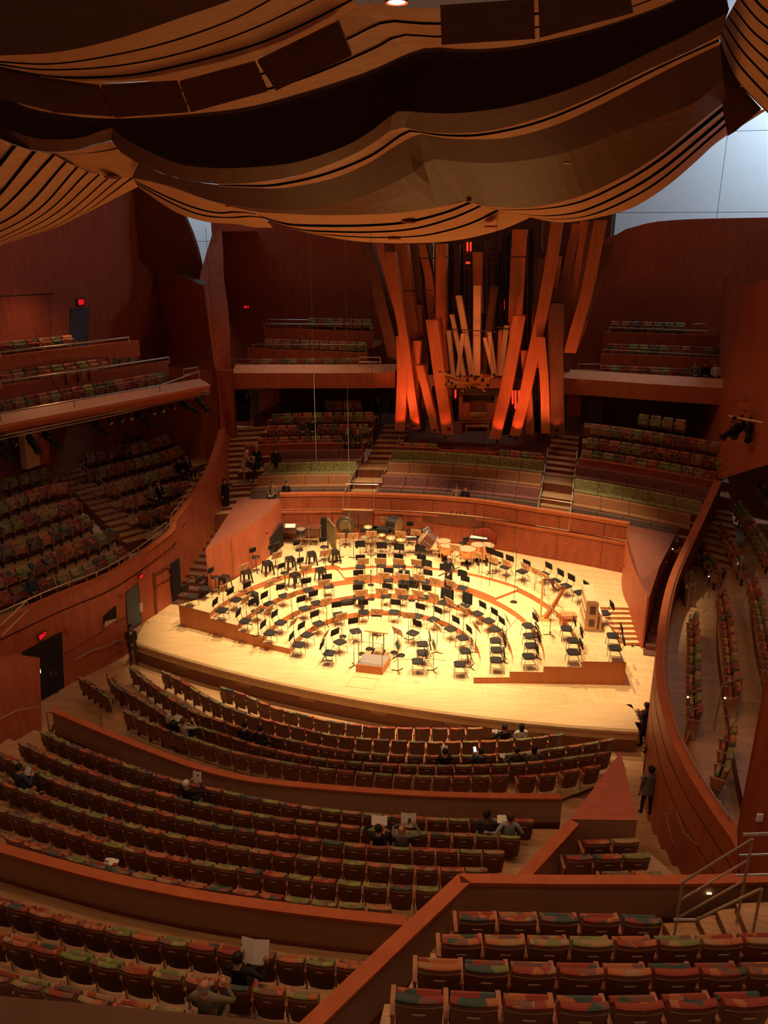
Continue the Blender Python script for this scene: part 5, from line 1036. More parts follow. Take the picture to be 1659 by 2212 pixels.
for k,(p0,p1,z,lb) in enumerate([((1591,1104),(1522,1178),4.6,'first'),((1523,1093),(1549,1120),4.4,'second'),((1497,1148),(1521,1180),4.0,'third'),((1466,1223),(1482,1270),3.9,'fourth')]):
    a=Q(*p0,z); b=Q(*p1,z-.05); 
    if k==0: continue
    n_=Vector((-(b-a).y,(b-a).x,0)).normalized()*.08; lo=Vector((0,0,1.15)); MB().add([a,b,b-lo,a-lo,a+n_,b+n_,b-lo+n_,a-lo+n_],[(0,1,2,3),(7,6,5,4),(0,4,5,1),(1,5,6,2),(2,6,7,3),(3,7,4,0)]).obj('wall_terrace_divider',M['firdark'],kind='structure',label=lb+' short fir divider wall in the far right terrace')
for k,(pts,z,lb) in enumerate([([(1560,1224),(1526,1246),(1526,1275)],4.5,'nearest to the stage at the far aisle'),([(1624,1178),(1591,1193),(1588,1235)],4.9,'second at the far aisle'),([(1495,1235),(1483,1240)],4.1,'by the divider wall'),([(1504,1259),(1491,1266),(1490,1290)],4.1,'by the parapet'),([(1571,1229),(1538,1245)],4.5,'second beside the aisle light'),([(1637,1200),(1603,1215)],4.9,'third beside the aisle light'),([(1515,1488),(1496,1494),(1494,1540)],4.0,'at the end of the front row'),([(1507,1530),(1489,1536),(1487,1550)],4.0,'below the first row end'),([(1604,1463),(1560,1478)],4.45,'crossing the second row end'),([(1599,1504),(1552,1519),(1550,1555)],4.45,'below the second row end'),([(1655,1447),(1647,1452)],4.8,'at the right picture edge')]):
    a=Q(*pts[0],z); b=Q(*pts[1],z); rail('aisle_rail',[a,b],.02,'short steel rail of the right terrace, '+lb,[[a,a-Vector((0,0,.9))],[b,b-Vector((0,0,.9))]])
for k,(p0,p1,z) in enumerate([((1501,1550),(1467,1625),3.35),((1556,1635),(1526,1722),3.75)]):
    a,b=Q(*p0,z),Q(*p1,z); n_=Vector((.1,.05,0)); lo=Vector((0,0,.42)); MB().add([a,b,b-lo,a-lo,a+n_,b+n_,b-lo+n_,a-lo+n_],[(0,1,2,3),(7,6,5,4),(0,4,5,1),(1,5,6,2),(2,6,7,3),(3,7,4,0)]).obj('wall_kerb',M['rail'],kind='structure',label=['upper','lower'][k]+' slanting kerb between seat rows of the right terrace')
# ---- terraces beside the organ and rear balconies (seats face the camera), run right -> left
for k in range(4):
    s0,s1=[(-10.3,-4.95),(-10.2,-4.95),(-10.3,-4.95),(-7.9,-5.9)][k]; run_row(arcrow(TT[k],s0,s1,10,0)[::-1],TZL[k]+.885,f'{rown[k]} row of the terrace left of the organ',.56)
    s0,s1=[(6.55,12.7),(6.75,13.2),(6.9,13.4),(9.2,11.5)][k]; run_row(arcrow(TT[k],s0,s1,10,0)[::-1],TZR[k]+.885,f'{rown[k]} row of the terrace right of the organ',.56)
run_row(arcrow(14.45,-2.95,-.95,4,0)[::-1],5.85,'short row at the left foot of the organ',.56,n=4,zf=4.95); run_row(arcrow(14.25,2.4,4.6,4,0)[::-1],5.85,'short row at the right foot of the organ',.56,n=4,zf=4.95)
run_row(cat(Qs([(775,773),(545,775)],9.75),6),9.75,'front row of the left rear balcony',.56,n=12); run_row(cat(tpl([(793,734),(573,737)],18.8),6),0,'middle row of the left rear balcony',.56,n=11,zf=T(680,736,18.8).z-.86); run_row(cat(tpl([(803,688),(667,689)],20.4),6),0,'top row of the left rear balcony',.56,n=7,zf=T(735,689,20.4).z-.86)
run_row(cat(tpl([(1556,800),(1490,797),(1297,789)],18.5),6),0,'front row of the right rear balcony',.56,n=12,zf=T(1400,793,18.5).z-.86); run_row(cat(tpl([(1564,752),(1312,741)],20.1),6),0,'middle row of the right rear balcony',.56,n=11,zf=T(1440,747,20.1).z-.86); run_row(cat(tpl([(1481,697),(1319,694)],21.9),6),0,'top row of the right rear balcony',.56,n=7,zf=T(1400,696,21.9).z-.86)
run_row(cat(Qs([(350,803),(180,832),(7,864),(-60,878)],10.15),8),10.15,'front row of the left side balcony',.56,n=None); run_row(cat(Qs([(288,762),(150,784),(22,798),(-60,812)],11.1),8),11.1,'middle row of the left side balcony',.56); run_row(cat(Qs([(152,723),(80,731),(7,737),(-60,744)],12.1),8),12.1,'top row of the left side balcony',.56)
# ---- who sits where (nearest seat to a head in the survey photograph)
SIT=[(345,1552),(374,1566),(528,1582),(556,1592),(1100,1583),(1137,1580),(945,1628),(1056,1635),(1132,1624),(1170,1624),(48,1660),(418,1703),(803,1797),(858,1798),(1060,1757),(1098,1780),(438,2118),(522,2138),(410,985),(432,980),(318,1058),(335,1050),(75,1270),(648,908),(673,905),(740,935),(766,936),(1507,793),(1527,796),(1549,793)]
for s in SEATS: s['head']=proj(s['p']+Vector((0,0,1.2))+s['nrm']*.12); s['d']=s['head'][2]; s['sit']=None
for i,(x,y) in enumerate(SIT):
    b=min((s for s in SEATS if s['sit'] is None),key=lambda s:(s['head'][0]-x)**2+(s['head'][1]-y)**2); b['sit']=i
SITSEAT={s['sit']:s for s in SEATS if s['sit'] is not None}
RF=random.Random(3)
for s in SEATS: s['f']=RF.choice([0,1,2,3,4,0,1,2]); x,y,_=proj(s['p']+Vector((0,0,.8))); s['vis']=-15<x<1675 and y<2235
vis=[s for s in SEATS if s['vis']]; vis.sort(key=lambda s:s['d'])
near=vis[:296]; rest=[s for s in SEATS if s not in near] if 0 else vis[296:]+[s for s in SEATS if not s['vis']]
rows={}
for s in near: rows.setdefault(s['row'],[]).append(s)
for rn,ss in rows.items():
    ss.sort(key=lambda s:proj(s['p'])[0]); m=len(ss)
    for i,s in enumerate(ss):
        if m==1: w_='single'
        elif i>=m/2: w_=('rightmost' if i==m-1 else ORD[m-1-i]+' from the right')
        else: w_=('leftmost' if i==0 else ORD[i]+' from the left')
        lb=f"{FABN[s['f']]} patterned seat, {w_} in {'the ' if not rn.startswith(('three','loose')) else ''}{rn.strip()}"
        wds=lb.replace(' patterned','') if len(lb.split())>16 else lb
        place((SEAT_DOWN if s['sit'] is not None else SEAT_UP)[s['f']],s['p'],s['rz'],wds,'seat','theatre_seat','upholstered seats nearest the viewer')
low={d:seat_parts(True,d) for d in (False,True)}
KEYS=['seatback','seatarm','seatside']; MATS=[M[k] for k in KEYS]+FAB; mb=MB()
for s in rest:
    ca,sa_=math.cos(s['rz']),math.sin(s['rz']); px_,py_,pz_=s['p']
    for nm,b,k in low[s['sit'] is not None]:
        mi=KEYS.index(k) if k in KEYS else 3+s['f']
        mb.add([(px_+x*ca-y*sa_,py_+x*sa_+y*ca,pz_+z) for x,y,z in b.v],b.f,mi)
o=mb.obj('distant_seats',MATS); o['kind']='stuff'; o['category']='seats'; o['label']='remaining patterned theatre seats on terraces, balconies and farther rows'
print('seats',len(SEATS),'near',len(near))
# railings and stairs at the right of the near block
r1=[Q(1467,1874,8.3),Q(1602,1804,9.1)]; d=Vector((0,0,1))
P0=Q(1455,2030,7.0); P1=Q(1600,1945,7.9)
e=rail('stair_railing',[Vector((P0.x,P0.y,8.05)),Vector((P1.x,P1.y,8.95))],.021,'tall three-bar steel stair railing at the right of the cross parapet',[[Vector((P0.x,P0.y,6.9)),Vector((P0.x,P0.y,8.05))],[Vector((P1.x,P1.y,7.5)),Vector((P1.x,P1.y,8.95))]],'steel',[[Vector((P0.x,P0.y,7.72)),Vector((P1.x,P1.y,8.6))],[Vector((P0.x,P0.y,7.40)),Vector((P1.x,P1.y,8.25))]])
a,b=Q(1455,1987,7.6),Q(1505,1987,7.6); c=Q(1645,1920,8.5); rail('stair_railing',[a,b,c],.021,'lower steel handrail beside the near right stairs',[[c,c-Vector((0,0,1.05))]])
a,b,c=Q(1605,1803,8.9),Q(1700,1800,8.9),Q(1700,1800,8.9); rail('stair_railing',[a,b],.024,'level steel railing at the right edge above the stair',[],'steel',[[a-Vector((0,0,.35)),b-Vector((0,0,.35))],[a-Vector((0,0,.7)),b-Vector((0,0,.7))]])
ns=grp('stairs','pale wooden stairs at the right of the near block')
for i,(x0,x1) in enumerate([(1433,1512),(1505,1560),(1548,1610),(1590,1760)]):
    z=7.0+i*.16; P=[Q(x0+0,1995,z),Q(x1,1995-6*i,z),Q(x1+60,2060,z),Q(x0+60,2060,z)]; P=[Q(x0,1994-i*14,z),Q(x1,1992-i*16,z),Q(x1+55,2075,z),Q(x0+50,2075,z)]
    MB().prism([xy(v) for v in P],5.8,z-.02,1).prism([xy(v) for v in P],z-.02,z,0).obj('step',[M['floor'],M['firdark']],ns)
for pts,lb in [([(1462,1753),(1476,1798),(1575,1887)],'bright sloping handrail on the right wall above the aisle'),([(1437,1757),(1453,1820)],'faint upper handrail line on the right wall')]:
    P=[Q(a,b,2.6) for a,b in pts]; rail('wall_handrail',P,.011,lb,[[P[0],P[0]+Vector((.15,0,0))]])
pa,pb=Q(1201,1722,2.35),Q(1213,1722,2.35); a=Q(1200,1728,1.9); b=Q(1212,1735,1.9); rail('parapet_post_rail',[a,b],.025,'short steel rail at the right end of the lower parapet',[[a,a-Vector((0,0,.7))],[b,b-Vector((0,0,.8))]])
a,b=Q(100,1538,1.9),Q(116,1539,1.9); rail('parapet_post_rail',[a,b],.025,'short steel rail at the left end of the lower parapet',[[a,a-Vector((0,0,.8))]])
# blurred rail right in front of the viewer
ra=[T(-60,2146,-25.1),T(300,2178,-25.0),T(760,2222,-24.85)]; u=Vector((0,0,.05)); w2=Vector((0,-.12,0))
MB().loft([[p-u*3 for p in ra],ra,[p+w2 for p in ra],[p+w2-u*3 for p in ra]]).obj('near_rail',M['inner'],kind='structure',label='dark rail just in front of the viewer at the bottom left')
# ================================================= STAGE FURNITURE
POD=Vector((-.45,26.5,0)); L0,L1,L2,L3,L4=LZ
def protom(items): return [(nm,mb.mesh(nm,M[k],sm),[(n2,m2.mesh(n2,M[k2])) for n2,m2,k2 in sub]) for nm,mb,k,sm,sub in items]
def pad(w,d,h,z,y=0,rot=None,c=None):
    """soft cushion: bevelled box"""
    mb=MB(); b=min(h*.4,.03); lv=[(-h/2,.90),(-h/2+b,1),(h/2-b,1),(h/2,.90)]; rings=[]
    for zz,s in lv:
        rw,rd=w/2*s,d/2*s; k=.06 if h>.05 else .022; ring=[(-rw+k,-rd),(rw-k,-rd),(rw,-rd+k),(rw,rd-k),(rw-k,rd),(-rw+k,rd),(-rw,rd-k),(-rw,-rd+k)]; rings.append([Vector((a,e,zz)) for a,e in ring])
    vs=[v for r in rings for v in r]; 
    if rot is not None: vs=[rot@v for v in vs]
    vs=[v+Vector(c or (0,y,z)) for v in vs]; fs=[(i*8+j,i*8+(j+1)%8,(i+1)*8+(j+1)%8,(i+1)*8+j) for i in range(3) for j in range(8)]+[tuple(range(7,-1,-1)),tuple(range(24,32))]
    return mb.add(vs,fs)
rx=lambda a: Matrix.Rotation(a,3,'X')
def chair_items(leg='bronzeleg'):
    it=[('seat',pad(.45,.43,.065,.47),'blackfab',False,[]),('backrest',pad(.44,.30,.045,0,rot=rx(PI/2-.18),c=(0,-.285,.80)),'blackfab',False,[])]
    for sx in(-1,1):
        it.append(('leg',MB().tube([(sx*.19,.17,.44),(sx*.20,.20,0)],.011,5),leg,False,[])); it.append(('leg',MB().tube([(sx*.19,-.12,.44),(sx*.20,-.34,0)],.011,5),leg,False,[]))
        it.append(('upright',MB().tube([(sx*.19,-.16,.44),(sx*.19,-.23,.52),(sx*.18,-.27,.70)],.010,5),leg,False,[]))
    it.append(('stretcher',MB().tube([(-.195,-.2,.26),(.195,-.2,.26)],.008,4).tube([(-.195,.18,.25),(-.195,-.24,.22)],.008,4).tube([(.195,.18,.25),(.195,-.24,.22)],.008,4),leg,False,[]))
    return it
CHAIR=protom(chair_items())
def face(p,q=POD): return math.atan2(q.y-p.y,q.x-p.x)-PI/2
CH=[('top riser at the far left of the stage',L4,[(413,1286),(442,1270)],None),
('third riser on the left side',L3,[(479.5,1316.4),(510,1294),(544.4,1281)],None),
('second riser on the left side',L2,[(529.8,1339.6),(556.4,1317.7),(582.5,1303),(614.4,1285.5),(667.4,1273),(709.9,1265)],None),
('lowest riser on the left side',L1,[(582.9,1365.5),(606.4,1343.4),(658.1,1313),(684,1301)],None),
('stage floor left of the podium',L0,[(644.9,1391),(663.4,1370),(688.6,1345.4),(731,1326),(711.4,1409),(734.4,1385.2),(768.2,1362)],None),
('stage floor behind the conductor desk',L0,[(785.7,1320.8),(812,1347),(851.4,1320.8)],None),
('lowest riser at the centre',L1,[(774.5,1287.6),(834,1285.6),(870,1287),(916.4,1288.3),(958,1299.6),(1000.7,1308)],None),
('second riser at the centre',L2,[(775,1256),(838.8,1251),(872.6,1256),(919,1255),(998,1268.4)],None),
('raised centre block',CZ,[(778.5,1222.7),(823.5,1220),(859.3,1220.5),(905.8,1221)],None),
('stage floor right of the podium',L0,[(901,1329.4),(936.3,1336.7),(891.8,1365.9),(973,1357),(999,1376.3),(1005,1405),(993,1433.3),(912.6,1389.7),(912.6,1408),(902,1426.8)],None),
('lowest riser on the right side',L1,[(1030.8,1324),(1055.4,1339),(1070,1357.7),(1070.6,1382.3),(1072.6,1402),(1071.3,1424)],None),
('second riser on the right side',L2,[(1141,1350),(1144,1371.7),(1147,1392.7),(1141.8,1416)],None),
('third riser on the right side',L3,[(1224,1356),(1238,1382),(1237.4,1407)],None),
('top riser near the right steps',L4,[(1305.6,1322.4),(1324,1371.5),(1328,1398)],None),
('back of the top riser on the right',L4,[(1070,1214.5),(1092.5,1223),(1127.6,1233),(1174,1238.3),(1198.6,1253),(1222.4,1264.2),(1252.3,1278.8)],None),
('far back left corner by the doorway',L4,[(594.6,1170.4)],None)]
CHP={}
for rn,z,pts,_ in CH:
    order=sorted(pts); m=len(pts)
    for x,y in pts:
        v=Q(x,y,z+.5); v.z=z; i=order.index((x,y))
        w_='the only' if m==1 else 'leftmost' if i==0 else 'rightmost' if i==m-1 else ORD[i]+' from left'
        rz=face(v)
        if rn.startswith('top riser near') and i==0: rz=PI/2+.1
        elif rn.startswith('top riser near'): rz=PI/2-.1
        elif rn.startswith('third riser on the right') or (rn.startswith(('second riser on the right','lowest riser on the right')) and i>=1 and y>1375): rz=PI/2+R.uniform(-.12,.12)
        elif y>1385 and x>890: rz=PI/2+R.uniform(-.1,.15)
        else: rz+=R.uniform(-.1,.1)
        CHP[(x,y)]=(v,rz); place(CHAIR,v,rz,f'black padded orchestra chair, {w_}, {rn}','chair','orchestra_chair','black orchestra chairs')
# draughtsman stools with backrest
st_items=[('seat',MB().lathe([(.15,-.03),(.19,-.01),(.19,.02),(.15,.035),(.02,.02)],14,(0,0,.72)),'blackplastic',True,[]),('backrest',pad(.34,.24,.05,0,rot=rx(PI/2-.15),c=(0,-.24,1.0)),'blackfab',False,[]),('upright',MB().tube([(0,-.1,.70),(0,-.26,.74),(0,-.25,.95)],.014,5),'blackmetal',False,[]),
('column',MB().tube([(0,0,.08),(0,0,.70)],.022,6),'bronzeleg',False,[]),('foot_ring',MB().tube([(.22*math.cos(a*PI/8),.22*math.sin(a*PI/8),.24) for a in range(17)],.010,4),'steel',False,[])]
for a in range(5): st_items.append(('leg',MB().tube([(0,0,.10),(.28*math.cos(a*1.2566),.28*math.sin(a*1.2566),.045)],.018,5),'blackmetal',False,[('caster',MB().lathe([(.02,-.02),(.025,0),(.02,.02)],6,(.28*math.cos(a*1.2566),.28*math.sin(a*1.2566),.022)),'blackplastic')]))
STOOL=protom(st_items)
for x,y,z,a,lb in [(552.4,1203.7,L4,0,'left of the bass players row at the back left'),(464.9,1247.4,L4,0,'beside a square stool at the far left'),(594,1196,L4,.4,'partly behind the pale desk at the back left'),(646.3,1188.3,L4,.2,'between two square stools near the marimba'),(700,1181.7,L4,0,'in front of the tubular bells'),(615,1238,L3,.1,'on the third riser at left'),(655,1226,L4,.1,'just above the left desk with square stool'),(1000,1173.8,L4,-2.2,'behind the timpani'),(884,1146.5,L4,0,'right of the bass drum at the back'),(846,1148.5,L4,0,'in front of the bass drum'),(746.6,1150,L4,0,'in front of the gong')]:
    v=Q(x,y,z+.72); v.z=z; place(STOOL,v,face(v)+a,'round-seated black swivel stool with backrest, '+lb,'stool','swivel_stool','swivel stools for bass and percussion players')
SQ=[('seat',MB().box((0,0,.60),(.34,.34,.05)).box((0,0,.56),(.36,.36,.05)),'blackplastic',False,[])]
for sx in(-1,1):
    for sy in(-1,1): SQ.append(('leg',MB().add([(sx*.18,sy*.18,.56),(sx*.09,sy*.18,.56),(sx*.18,sy*.09,.56),(sx*.24,sy*.24,0),(sx*.17,sy*.24,0),(sx*.24,sy*.17,0)],[(0,1,4,3),(1,2,5,4),(2,0,3,5),(3,4,5),(0,2,1)]),'blackplastic',False,[]))
SQ.append(('brace',MB().box((0,.19,.49),(.3,.012,.08)).box((0,-.19,.49),(.3,.012,.08)).box((.19,0,.49),(.012,.3,.08)).box((-.19,0,.49),(.012,.3,.08)),'blackplastic',False,[]))
SQ=protom(SQ)
for i,(x,y,z,lb) in enumerate([(577.6,1213,L4,'second from the left in the back row'),(484.8,1244,L4,'beside the leftmost swivel stool'),(531,1230,L4,'behind the slanted desk at left'),(626.4,1204,L4,'third of the back left row'),(672.8,1193,L4,'nearest the snare drum'),(722.6,1189,L4,'below the tubular bells'),(692.7,1228,L3,'alone on the pale third riser block'),(637,1238.5,L3,'right of the swivel stool on the third riser')]):
    v=Q(x,y,z+.62); v.z=z; place(SQ,v,face(v)+R.uniform(-.3,.3),'square black plastic stool, '+lb,'stool','square_stool','square plastic stools')
# music stands
def stand_items(mat='standwood',folder=False,tilt=1.2,black=False):
    R_=rx(-(PI/2-tilt)); r2=rx(tilt)
    desk=MB().box((0,0,0),(.52,.36,.014),rx(tilt)); c=Vector((0,.02,1.12)); desk.v=[tuple(Vector(v)+c) for v in desk.v]
    sub=[('ledge',(lambda m:(setattr(m,'v',[tuple(Vector(v)+c) for v in m.v]),m)[1])(MB().box(rx(tilt)@Vector((0,-.19,.03)),(.50,.014,.06),rx(tilt))),mat)]
    for sx in(-1,1): sub.append(('bracket',(lambda m:(setattr(m,'v',[tuple(Vector(v)+c) for v in m.v]),m)[1])(MB().tube([rx(tilt)@Vector((sx*.13,.10,-.012)),rx(tilt)@Vector((sx*.04,-.04,-.02))],.007,4)),'blackmetal'))
    if folder: sub.append(('folder',(lambda m:(setattr(m,'v',[tuple(Vector(v)+c) for v in m.v]),m)[1])(MB().box(rx(tilt)@Vector((-.06,.03,.02)),(.24,.30,.02),rx(tilt))),'green'))
    it=[('desk',desk,mat,False,sub),('pole',MB().tube([(0,.02,.03),(0,.02,.62)],.014,6).tube([(0,.02,.6),(0,.02,1.08)],.010,6),'blackmetal' if black else 'bronzeleg',False,[])]
    for a in range(3): an=PI/2+a*2*PI/3; it.append(('leg',MB().box((.12*math.cos(an),.02+.12*math.sin(an),.025),(.27,.022,.02),Matrix.Rotation(an,3,'Z')),'blackmetal',False,[]))
    return protom(it)
STD={'w':stand_items(),'g':stand_items('standwood',True),'b':stand_items('blackfab',False,1.25,True)}
SX=[('at the left on the third and top risers',[(480,1270.6,L3,'w'),(524.5,1225,L4,'w'),(581.6,1260.7,L3,'w'),(597.9,1199,L4,'w'),(702.7,1194,L4,'w'),(660.9,1227.4,L3,'w')]),
('on the lower left risers',[(529.8,1293.9,L2,'w'),(580.2,1316.4,L1,'w'),(700,1259,L2,'w'),(629,1285,L1,'w'),(633,1343,L0,'w'),(704.5,1298,L0,'w'),(554,1318,L2,'w')]),
('on the floor left of the podium',[(736,1331.5,L0,'w'),(702.5,1370,L0,'w'),(763,1382,L0,'w')]),
('before the lowest centre riser row',[(781,1280.3,L1,'w'),(824.9,1277,L1,'w'),(866,1277.7,L1,'w'),(903.8,1281.7,L1,'w'),(937.6,1287.6,L1,'w'),(972.8,1299.6,L1,'w'),(1003.3,1318,L1,'w')]),
('before the second centre row',[(787,1247,L2,'w'),(828.8,1243,L2,'w'),(871.3,1245.9,L2,'w'),(905.8,1247.2,L2,'w'),(940.9,1255,L2,'w'),(974.8,1259.8,L2,'w')]),
('on the raised centre block',[(784.4,1212,CZ,'w'),(822.2,1211.4,CZ,'w'),(861.3,1212.8,CZ,'w'),(900.5,1214.8,CZ,'w')]),
('among the percussion at the back',[(733,1157.8,L4,'w'),(763.2,1157.7,L4,'w'),(802.3,1153,L4,'w'),(865.3,1153.8,L4,'w'),(899,1149.8,L4,'w'),(832.8,1123,L4,'w')]),
('on the floor around the podium',[(815,1321.4,L0,'w'),(883,1328.7,L0,'w'),(859,1363,L0,'w'),(946,1354,L0,'w'),(861,1393,L0,'g'),(938.5,1392,L0,'g')]),
('around the right end of the floor',[(1019.6,1385.6,L0,'g'),(1092.5,1372,L1,'g'),(1096.5,1336.5,L2,'w'),(1030,1353.8,L0,'w')]),
('on the right second and third risers',[(1165,1363.5,L2,'g'),(1257,1355.6,L3,'g'),(1159.5,1326,L3,'g'),(1192.6,1315.3,L3,'w'),(1208.5,1268,L3,'w')]),
('before the top riser at right',[(983.5,1183,L4,'w'),(1036.6,1200,L3,'w'),(1065.8,1209.6,L3,'w'),(1095,1216,L3,'w'),(1135.6,1223.8,L3,'w'),(1158,1234,L3,'w'),(1179.3,1246.3,L3,'w'),(1060.5,1189.7,L4,'b')])]
for rn,ss in SX:
    order=sorted(ss)
    for x,y,z,k in ss:
        v=Q(x,y,z+1.12); v.z=z; i=order.index((x,y,z,k)); m=len(ss); w_='leftmost' if i==0 else 'rightmost' if i==m-1 else ORD[i]+' from left'
        rz=face(v); rz=rz+PI if 0 else rz
        # the desk faces its player, so its back is turned to the conductor
        if (x,y) in ((883,1328.7),): rz+=.5
        place(STD[k],v,rz+R.uniform(-.08,.08),{'w':'wooden music stand, ','g':'stand holding a green folder, ','b':'black music stand, '}[k]+w_+' '+rn,'music stand','music_stand','orchestra music stands')
# acoustic shields behind the woodwinds
SH=protom([('shield_pad',MB().loft([[Vector((.235*math.sin(a/4*1.1),-.08*(1-math.cos(a/4*1.1)),z)) for a in range(-6,7)] for z in (1.15,1.2,1.42,1.45)]).loft([[Vector((.235*math.sin(a/4*1.1),-.08*(1-math.cos(a/4*1.1))+.03,z)) for a in range(-6,7)] for z in (1.45,1.42,1.2,1.15)]),'blackfab',True,[]),('pole',MB().tube([(0,.0,.02),(0,.0,1.2)],.012,5),'blackmetal',False,[])]+[('leg',MB().tube([(0,0,.3),(.16*math.cos(a),.16*math.sin(a),0)],.008,4),'bronzeleg',False,[]) for a in (.5,2.6,4.7)])
for i,(x,y,z) in enumerate([(777.8,1175,L4),(824.9,1178,L4),(862.7,1181.6,L4),(908.4,1184.5,L4),(923,1217,L3),(962,1226,L3),(1000.8,1239.5,L3)]):
    v=Q(x,y,z+1.3); v.z=z
    place(SH,v,face(v)+PI,f'curved black acoustic shield on a pole, {ORD[i]} from left behind the woodwinds','shield','acoustic_shield','acoustic shields')
# microphone stands with round bases
MIC={}
def mic(h): 
    if h not in MIC: MIC[h]=protom([('base',MB().lathe([(.15,0),(.15,.015),(.03,.03)],14),'blackmetal',True,[]),('pole',MB().tube([(0,0,.02),(0,0,h)],.010,5),'blackmetal',False,[]),('microphone',MB().tube([(0,0,h-.02),(0,0,h+.05),(0,.01,h+.12)],[.013,.02,.018],6),'blackmetal',False,[])])
    return MIC[h]
for x,y,z,h,lb in [(801,1263.8,L2,1.9,'tall, at the centre of the second riser'),(802.3,1295,L1,1.3,'on the lowest riser centre'),(889.8,1297.6,L1,1.7,'on the lowest riser right of centre'),(1057,1271.7,L3,2.2,'tall, on the third riser right of the musician'),(1109.7,1300.7,L3,2.3,'tallest, left of the harp'),(958,1350,L0,1.3,'below the draped chairs'),(781,1413,S0,.8,'at the left of the podium'),(797.6,1402,S0,1.0,'behind the podium'),(851.6,1409.6,S0,.8,'at the right rear of the podium'),(866.9,1415.5,S0,.9,'right of the podium'),(741,1375,L0,.5,'beside the chair left of the podium'),(462,1262,L4,.0001,'') ][:-1]:
    v=Q(x,y,z); place(mic(h),v,0,'microphone stand with a round base, '+lb,'microphone','microphone_stand','microphone stands')
# podium
pt=[Q(785.7,1411.6,S0+.33),Q(768.4,1434.8,S0+.33),Q(825.7,1441.4,S0+.33),Q(843.7,1417.5,S0+.33)]
pc=sum(pt,Vector())/4; pe=empty('conductor_podium',(pc.x,pc.y,S0),0,'wooden conductor podium with dark carpet and steel back rail','podium'); PO=Vector((pc.x,pc.y,S0))
loc=[v-PO for v in pt]
MB().prism([xy(v) for v in loc],0,.33).obj('platform',M['riserface'],pe); MB().prism([xy(v*.93) for v in loc],.33,.345).obj('carpet',M['carpet'],pe)
a,b=Q(775,1431,S0+.33)-PO,Q(825.5,1438,S0+.33)-PO; h=Vector((0,0,.92)); MB().tube([a,a+h],.02,6).obj('post',M['steel'],pe); MB().tube([b,b+h],.02,6).obj('post',M['steel'],pe); MB().tube([a+h*.98,b+h*.98],.018,6).obj('crossbar',M['steel'],pe)
# conductor's desk
v=Q(817,1354.5,S0+1.12); v.z=S0; ax_=math.atan2(VY,VX)
e=empty('conductor_desk',v,ax_,'wide pale wooden conductor desk on two posts behind the podium','music stand')
MB().box((0,0,1.12),(.95,.66,.03),rx(.22)).obj('desk_top',M['deskgold'],e,); MB().box((0,-.31,1.055),(.95,.02,.05)).obj('ledge',M['standwood'],e)
for sx in (-.22,.22): MB().tube([(sx,0,0),(sx,0,1.1)],.022,6).obj('post',M['blackmetal'],e); MB().box((sx,0,.015),(.05,.5,.03)).obj('foot',M['blackmetal'],e)
# harp
v=Q(1167,1338,L3); hp_=empty('harp',v,-.15,'golden concert harp standing on the right third riser','harp')
MB().tube([(0,0,.08),(0,0,.2),(0,0,1.72),(0,0,1.80)],[.07,.045,.042,.06],12).lathe([(.06,1.78),(.085,1.82),(.05,1.87),(.01,1.89)],12).obj('column',M['brass'],hp_,True)
nk=cat([Vector(q) for q in ((0,0,1.76),(.18,0,1.80),(.34,0,1.66),(.44,0,1.46),(.58,0,1.38),(.74,0,1.46),(.86,0,1.56))],18); MB().tube(nk,[.05,.06,.06,.058,.055,.052,.05,.05,.05,.05,.05,.05,.05,.05,.05,.045,.04,.035],8).obj('neck',M['brownwood'],hp_,True)
A=[Vector((.16,0,.12)),Vector((.30,0,.35)),Vector((.86,0,1.56))]; sb_=MB(); 
for wdt,nm in ((1,'soundbox'),):
    L=[]; 
    for p,hw_ in ((Vector((.15,0,.12)),.17),(Vector((.42,0,.63)),.13),(Vector((.88,0,1.55)),.05)):
        L.append([p+Vector((-.02,-hw_,0)),p+Vector((-.02,hw_,0)),p+Vector((.16*hw_*5,hw_*.7,-.07)),p+Vector((.16*hw_*5,-hw_*.7,-.07)),p+Vector((-.02,-hw_,0))])
    sb_.loft(L).obj('soundbox',M['pipe'],hp_)
MB().box((.12,0,.06),(.44,.36,.12)).obj('base',M['brass'],hp_)
ms_=MB(); 
for i in range(14): f=(i+1)/15.5; p=nk[1].lerp(nk[-1],f); p=min(nk,key=lambda q:abs(q.x-(.06+.78*f))); b=Vector((.15,0,.12)).lerp(Vector((.88,0,1.55)),max(0,(p.x-.12)/.78)); ms_.tube([p,b],.003,3)
ms_.obj('strings',M['plate'],hp_,kind='stuff')
